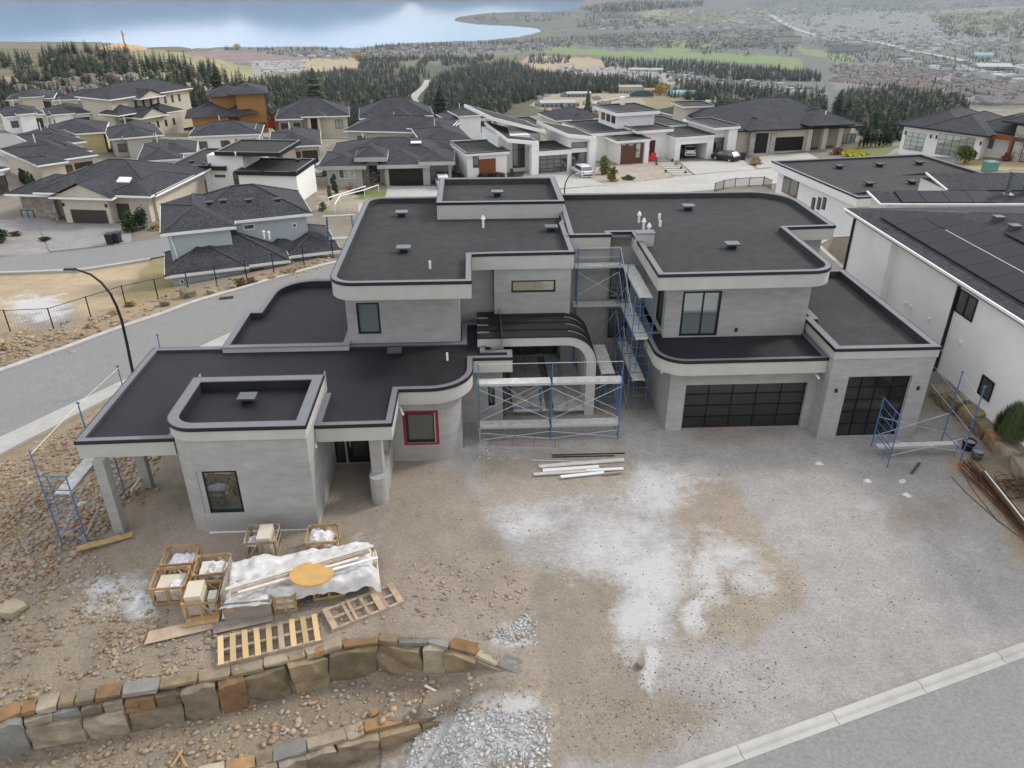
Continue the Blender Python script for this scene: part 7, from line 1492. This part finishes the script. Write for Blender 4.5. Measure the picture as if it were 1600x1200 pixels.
for q in AL[290:]:
    me0 = TV[q[3]]; c, s = math.cos(q[2]), math.sin(q[2]); off = len(bv); k = (0 if q[3] < 9 else 0)
    for v in me0.vertices: x, y, z = v.co*q[6]; bv.append((q[1][0]+x*c-y*s, q[1][1]+x*s+y*c, q[1][2]+z))
    rm = [(0,0,0),(1,0,0),(2,1,0),(0,2,0),(1,1,0),(3,1,0),(3,1,0),(0,2,0),(2,0,0)][q[3]]
    for p in me0.polygons: bf.append(tuple(i+off for i in p.vertices)); bm_.append((rm[0], 4+rm[1], 7)[p.material_index])
me = bpy.data.meshes.new('far_town'); me.from_pydata(bv, [], bf); [me.materials.append(q) for q in rmats+wmats+[wing]]; me.polygons.foreach_set('material_index', bm_); me.update(); tag(link('far_town', me), 'mass of small far buildings spread across the valley floor', 'town', kind='stuff')
def special(label, x, y, w, d, e, rz, roofm, wallm, arch=False):
    p = g1(x, y); t = thing('valley_building', label, 'building', p, rz); m = MB(); m.box(-w/2,w/2,0,d,-4,e); m.build('wall', wallm, t); m = MB()
    if arch:
        n = 8; vs = []
        for i in range(n+1): a_ = math.pi*i/n; vs += [(-w/2*math.cos(a_), -.5, e+w*.22*math.sin(a_)), (-w/2*math.cos(a_), d+.5, e+w*.22*math.sin(a_))]
        m.add(vs, [(2*i,2*i+2,2*i+3,2*i+1) for i in range(n)]+[tuple(2*i for i in range(n+1))])
    else: m.add([(-w/2-.5,-.5,e),(w/2+.5,-.5,e),(w/2+.5,d+.5,e),(-w/2-.5,d+.5,e),(-w/2,d/2,e+d*.13),(w/2,d/2,e+d*.13)], [(0,1,5,4),(1,2,5),(2,3,4,5),(3,0,4)])
    m.build('roof', roofm, t)
    for i in range(int(w//5)): m = MB(); x_ = -w/2+1.5+i*5; m.box(x_,x_+2.6,-.08,-.002,1,min(e-.5,3.2)); m.build('window', wing, t)
cf = mat('teal_roof', (.20,.40,.40), .7); special('long hall with a pale teal roof below the yellow tree', 1069, 152, 32, 18, 6, -.05, cf, wmats[1]); special('tan flat hall left of the pink roofed shed', 985, 146, 34, 16, 9, .0, wmats[0], wmats[0]); special('pink roofed shed beside the bright yellow tree', 1016, 146, 18, 14, 5, .1, mat('pink_roof',(.42,.20,.15),.8), wmats[0])
special('dark arched hall below the pink shed', 1003, 152, 32, 12, 2, .0, mat('dark_green_roof',(.04,.07,.07),.6), wmats[2], True); special('white roofed school at the clearing edge', 872, 168, 40, 16, 5, .12, rmats[3], wmats[2]); special('second school wing with white roof', 905, 152, 34, 14, 5, .12, rmats[3], wmats[2]); special('low white building among the trees at the right', 1118, 166, 22, 10, 5, -.1, rmats[3], wmats[1])
special('apartment block above the golf fairway', 1232, 68, 110, 40, 24, .0, rmats[2], wmats[0]); special('long dark apartment block right of the fairway', 1322, 82, 120, 40, 20, -.1, rmats[2], wmats[2]); special('big white warehouse at the right edge of the valley', 1556, 110, 90, 50, 9, -.05, rmats[3], wmats[2]); special('white warehouse with blue grey roof near the highway', 1538, 90, 60, 40, 9, -.1, cf, wmats[1]); special('long white roofed barn in the park strip', 1010, 112, 90, 24, 5, -.12, rmats[3], wmats[1])
# far roads
fr_ = mat('far_road', (.40,.385,.36), .95, .1)
def far_road(pts, w): q = [g1(x, y) for x, y in pts]; A_ = []; B_ = []
def far_road(pts, w, off=.8):
    q = [g1(x, y) for x, y in pts]; A_, B_ = [], []
    for i, p in enumerate(q): d = (q[min(i+1,len(q)-1)]-q[max(i-1,0)]).normalized(); n_ = Vector((d.y,-d.x,0)); A_.append(p-n_*w/2); B_.append(p+n_*w/2)
    strip('road', A_, B_, fr_, off, n=40)
far_road([(1205,24),(1240,45),(1275,56),(1340,62),(1380,68),(1450,84),(1520,98),(1600,108)], 34, 2); far_road([(655,176),(645,156),(652,146),(664,136),(668,126)], 12, 1.2); far_road([(845,50),(862,50),(890,46),(950,44)], 14, 1.5)
far_road([(150,150),(195,140),(205,128),(212,118)], 8, 1.0); far_road([(900,172),(935,160),(980,152),(1000,148)], 10, 1.0)
# sand pit with a crane-like mast on the left ridge
p = g1(196, 76); t = thing('drill_mast', 'thin yellow mast standing on the sandy ridge at the upper left', 'mast', p); m = MB(); q = (p.y*C_+(H-p.z)*S_)/1200; m.bar((0,0,0),(0,0,26*q),1.6*q,1.6*q); m.build('mast', yel_m, t); m = MB(); m.bar((0,0,25*q),(3*q,0,18*q),.8*q); m.build('jib', yel_m, t)
p0 = g1(190, 78); m = MB(); m.lathe([(0,9*q),(12*q,8*q),(34*q,3*q),(44*q,-6)],18); o = m.build('sand_heap', mat('ochre_sand',(.50,.34,.2),.95,.2,.05,coords='World')); o.location = p0; tag(o, 'flat ochre sand heap on the ridge under the yellow mast', 'sand heap')

# ---- garden plants near the houses
green = mat('shrub_green', (.06,.095,.025), .85, .4, 8, rand=.2); ygreen = mat('cypress_green', (.13,.14,.035), .85, .4, 6, rand=.15); redb = mat('red_twigs', (.20,.065,.045), .9, .4, 8); orng = mat('orange_twigs', (.34,.17,.06), .9, .4, 8); dry = mat('dry_grass', (.42,.31,.17), .95, .3, 10); dgreen = mat('thuja_green', (.03,.05,.02), .85, .4, 8, rand=.2)
def plant(name, label, cat, x, y, hpx, wpx, mt, n=420, group=None, seed=0, stem=True, p=None, leaf=.11):
    p = p or g1(x, y); q = (p.y*C_+(H-p.z)*S_)/1200; hh = hpx*q/.9; rx = wpx*q/2; t = thing(name, label, cat, p, x, group); bu = cat != 'tree'; m = leaf_mb(rx*1.15, hh*.52, int(n*1.5), leaf*1.5*max(rx,hh*.3), seed or int(x), hh*.46, .5, bu); m.build('crown', mt, t)
    m = MB(); m.tube((0,0,-.2),(0,0,hh*.5),.05+.03*rx,6,.03)
    for k in range(4): a_ = k*1.6; m.tube((0,0,hh*.25),(math.cos(a_)*rx*.5,math.sin(a_)*rx*.5,hh*.6),.025+.02*rx,5,.01)
    m.build('trunk', bark, t); return t
plant('bright_tree', 'bright yellow willow beside the pink roofed shed', 'tree', 1033, 149, 20, 19, yel_m, 500); plant('bright_tree', 'small yellow tree right of the teal roofed hall', 'tree', 1112, 158, 12, 8, yel_m, 200); plant('bright_tree', 'yellow tree near the shore left of centre', 'tree', 559, 95, 12, 14, yel_m, 260); plant('bright_tree', 'small yellow tree on the shore left of the bay', 'tree', 681, 78, 9, 7, yel_m, 160); plant('bright_tree', 'yellow tree by the left shore of the lake', 'tree', 372, 78, 10, 11, yel_m, 200)
plant('cypress', 'left tall yellow green cypress beside the white driveway', 'shrub', 944, 272, 31, 18, ygreen, 700, 'cypress pair'); plant('cypress', 'right yellow green cypress beside the white driveway', 'shrub', 957, 283, 25, 16, ygreen, 600, 'cypress pair')
plant('topiary_pine', 'round topped topiary pine at the far right driveway', 'tree', 1506, 256, 26, 28, mat('topiary_green',(.10,.15,.035),.85,.4,6), 800)
plant('garden_tree', 'left green bush beside the brown garage doors', 'tree', 206, 362, 32, 26, green, 800); plant('garden_tree', 'right green bush beside the brown garage doors', 'tree', 224, 358, 36, 20, mat('blue_green',(.05,.09,.055),.85,.4,8), 700)
plant('red_bush', 'bare red tree behind the tilted white house', 'tree', 892, 198, 26, 20, redb, 600); plant('orange_bush', 'orange leafless bush in front of the gabled dark house', 'tree', 930, 190, 14, 14, orng, 350); plant('red_bush', 'reddish bush behind the stepped white house', 'tree', 1062, 183, 14, 18, redb, 350); plant('dark_bush', 'dark evergreen bush right of the reddish one', 'shrub', 1082, 184, 13, 14, dgreen, 350); plant('dark_bush', 'dark evergreen bush left of the stone pier house', 'shrub', 1122, 184, 14, 15, dgreen, 350)
plant('dry_bush', 'pale dry grass bush between the driveways', 'shrub', 1180, 257, 14, 18, dry, 500); plant('brown_bush', 'brown hedge before the cedar clad wall', 'shrub', 770, 282, 14, 40, mat('brown_hedge',(.12,.08,.05),.9,.4,8), 900); plant('red_bush', 'bare red shrub at the far right house', 'shrub', 1570, 252, 16, 16, redb, 350); plant('green_bush', 'green bush beside the tilted house steps', 'shrub', 800, 276, 14, 10, green, 300); plant('green_bush', 'green bush left of the cedar clad wall', 'shrub', 720, 282, 14, 14, green, 300)
for k in range(9): plant('thuja', 'clipped thuja in the row right of the stone pier house', 'hedge', 1342+k*6.2, 231-k*.4, 16+k%3*3, 6, dgreen if k % 4 else ygreen, 180, 'thuja row', k+1)
for k in range(4): plant('thuja', 'dark thuja beside the top left cul de sac', 'hedge', 38+k*6, 290+k*3, 30, 8, dgreen if k != 2 else green, 220, 'left thujas', k+40)
plant('bare_shrub', 'dark red planting beside the left cul de sac', 'shrub', 48, 245, 10, 24, redb, 300); plant('yellow_bed', 'bed of yellow flowers right of the stone pier house', 'shrub', 1340, 243, 6, 40, mat('yellow_flowers',(.45,.42,.03),.8,.3,4), 500); plant('brown_bush', 'rust planting left of the yellow flower bed', 'shrub', 1308, 241, 10, 22, redb, 300)
plant('spruce_shrub', 'slim young spruce before the grey hip house', 'shrub', 524, 302, 34, 10, mat('spruce_blue',(.05,.08,.06),.85,.4,8), 350); plant('bare_tree', 'bare pale tree at the grey house entry', 'tree', 582, 296, 34, 22, mat('pale_twigs',(.22,.19,.17),.9,.4,8), 300, leaf=.06); plant('bare_tree', 'small bare red tree before the grey house windows', 'tree', 547, 304, 20, 16, redb, 200, leaf=.06); plant('columnar_shrub', 'yellow columnar shrub left of the grey house garden', 'shrub', 515, 312, 26, 8, ygreen, 260); plant('green_bush', 'round green bush beside the blue grey house', 'shrub', 505, 330, 16, 13, green, 350); plant('green_bush', 'low green bush in the grey house garden', 'shrub', 562, 302, 10, 18, green, 320)
for k, (x, y) in enumerate([(1026,258),(1050,253),(1056,259),(1064,265),(1071,272),(1040,270)]): plant('round_shrub', 'small round shrub beside the stepping slabs', 'shrub', x, y, 6, 6, dgreen if k % 2 else ygreen, 120, 'shrubs by the stepping slabs', k+70)
for k in range(6): p = g1(1040+k*5.0, 256+k*3.4); m = MB(); m.box(-1.5,1.5,-.45,.45,-.1,.12); o = m.build('stepping_slab', concrete); o.location = p; o.rotation_euler = (0,0,.05); tag(o, 'pale concrete stepping slab leading to the dark red doors', 'slab', 'stepping slabs')
plant('low_shrub', 'low green mound on the pebble island by the street', 'shrub', 982, 280, 5, 20, green, 260); plant('low_shrub', 'flat dark juniper in the left gravel bed', 'shrub', 70, 376, 6, 18, dgreen, 260); plant('low_shrub', 'greyish shrub at the left gravel bed', 'shrub', 24, 368, 7, 18, mat('sage',(.16,.16,.10),.9,.3,8), 240); plant('low_shrub', 'dark bush at the left image edge by the gravel bed', 'shrub', 4, 378, 24, 24, green, 400); plant('low_shrub', 'yellow green hedge left of the blue grey house', 'shrub', 284, 318, 18, 10, ygreen, 260); plant('low_shrub', 'yellowish shrubs at the beige house driveway end', 'shrub', 246, 358, 8, 22, mat('sage2',(.24,.2,.06),.9,.3,8), 260)
for x, y, h_, w_, lb in [(375,446,14,20,'tall tuft of dry grass at the fence right of the big boulder'),(394,443,11,16,'second tuft of dry grass at the fence'),(140,512,7,14,'dry grey brush on the bank below the fence'),(178,492,8,14,'dry brush on the bank near the lamp'),(205,478,8,16,'golden grass at the end of the kerb wall'),(452,428,8,24,'dry grass along the street near the terrace roof'),(8,545,9,20,'dry grass on the bank at the left edge')]: plant('grass_tuft', lb, 'grass tuft', x, y, h_, w_, dry, 300, 'dry grass tufts', leaf=.16)
# conifer shrub by the boulders: upright needle sprays
p = P(1578, 682, .78); t = thing('mugo_pine', 'bushy green pine shrub on the gravel bed beside the white wall', 'shrub', p); r = random.Random(6); m = MB()
for k in range(2600):
    a_ = r.uniform(0,6.28); f_ = r.random()**.6; h_ = 1.75*(1-.55*f_*f_)*r.uniform(.35,1.0); rr = .78*f_; b0 = Vector((math.cos(a_)*rr*.75, math.sin(a_)*rr*.75, max(.05,h_-.35))); tip = Vector((math.cos(a_)*rr*1.05+r.uniform(-.05,.05), math.sin(a_)*rr*1.05+r.uniform(-.05,.05), h_+.05)); s = Vector((-math.sin(a_), math.cos(a_), 0))*.035; m.add([b0-s, b0+s, tip], [(0,1,2)])
m.build('crown', mat('mugo_needles', (.075,.115,.040), .8, .5, 9, rgb2=(.15,.18,.07)), t); m = MB()
for k in range(5): m.tube((0,0,-.1),(.35*math.cos(k*1.26),.35*math.sin(k*1.26),.9),.05,5,.02)
m.build('trunk', bark, t)

# ---- valley haze
hz_ = bpy.data.materials.new('valley_haze'); hz_.use_nodes = True; t_ = hz_.node_tree; t_.nodes.clear(); oo = t_.nodes.new('ShaderNodeOutputMaterial'); pvn = t_.nodes.new('ShaderNodeVolumePrincipled'); pvn.inputs['Density'].default_value = HAZE if 'HAZE' in globals() else .00009; pvn.inputs['Color'].default_value = (.80,.90,1,1); pvn.inputs['Anisotropy'].default_value = .0
t_.links.new(pvn.outputs[0], oo.inputs['Volume']); m = MB(); m.box(-17500,17500,-120,14500,-265,720); hz = m.build('haze', hz_); tag(hz, 'thin blue haze hanging over the valley and lake', 'haze', kind='stuff')
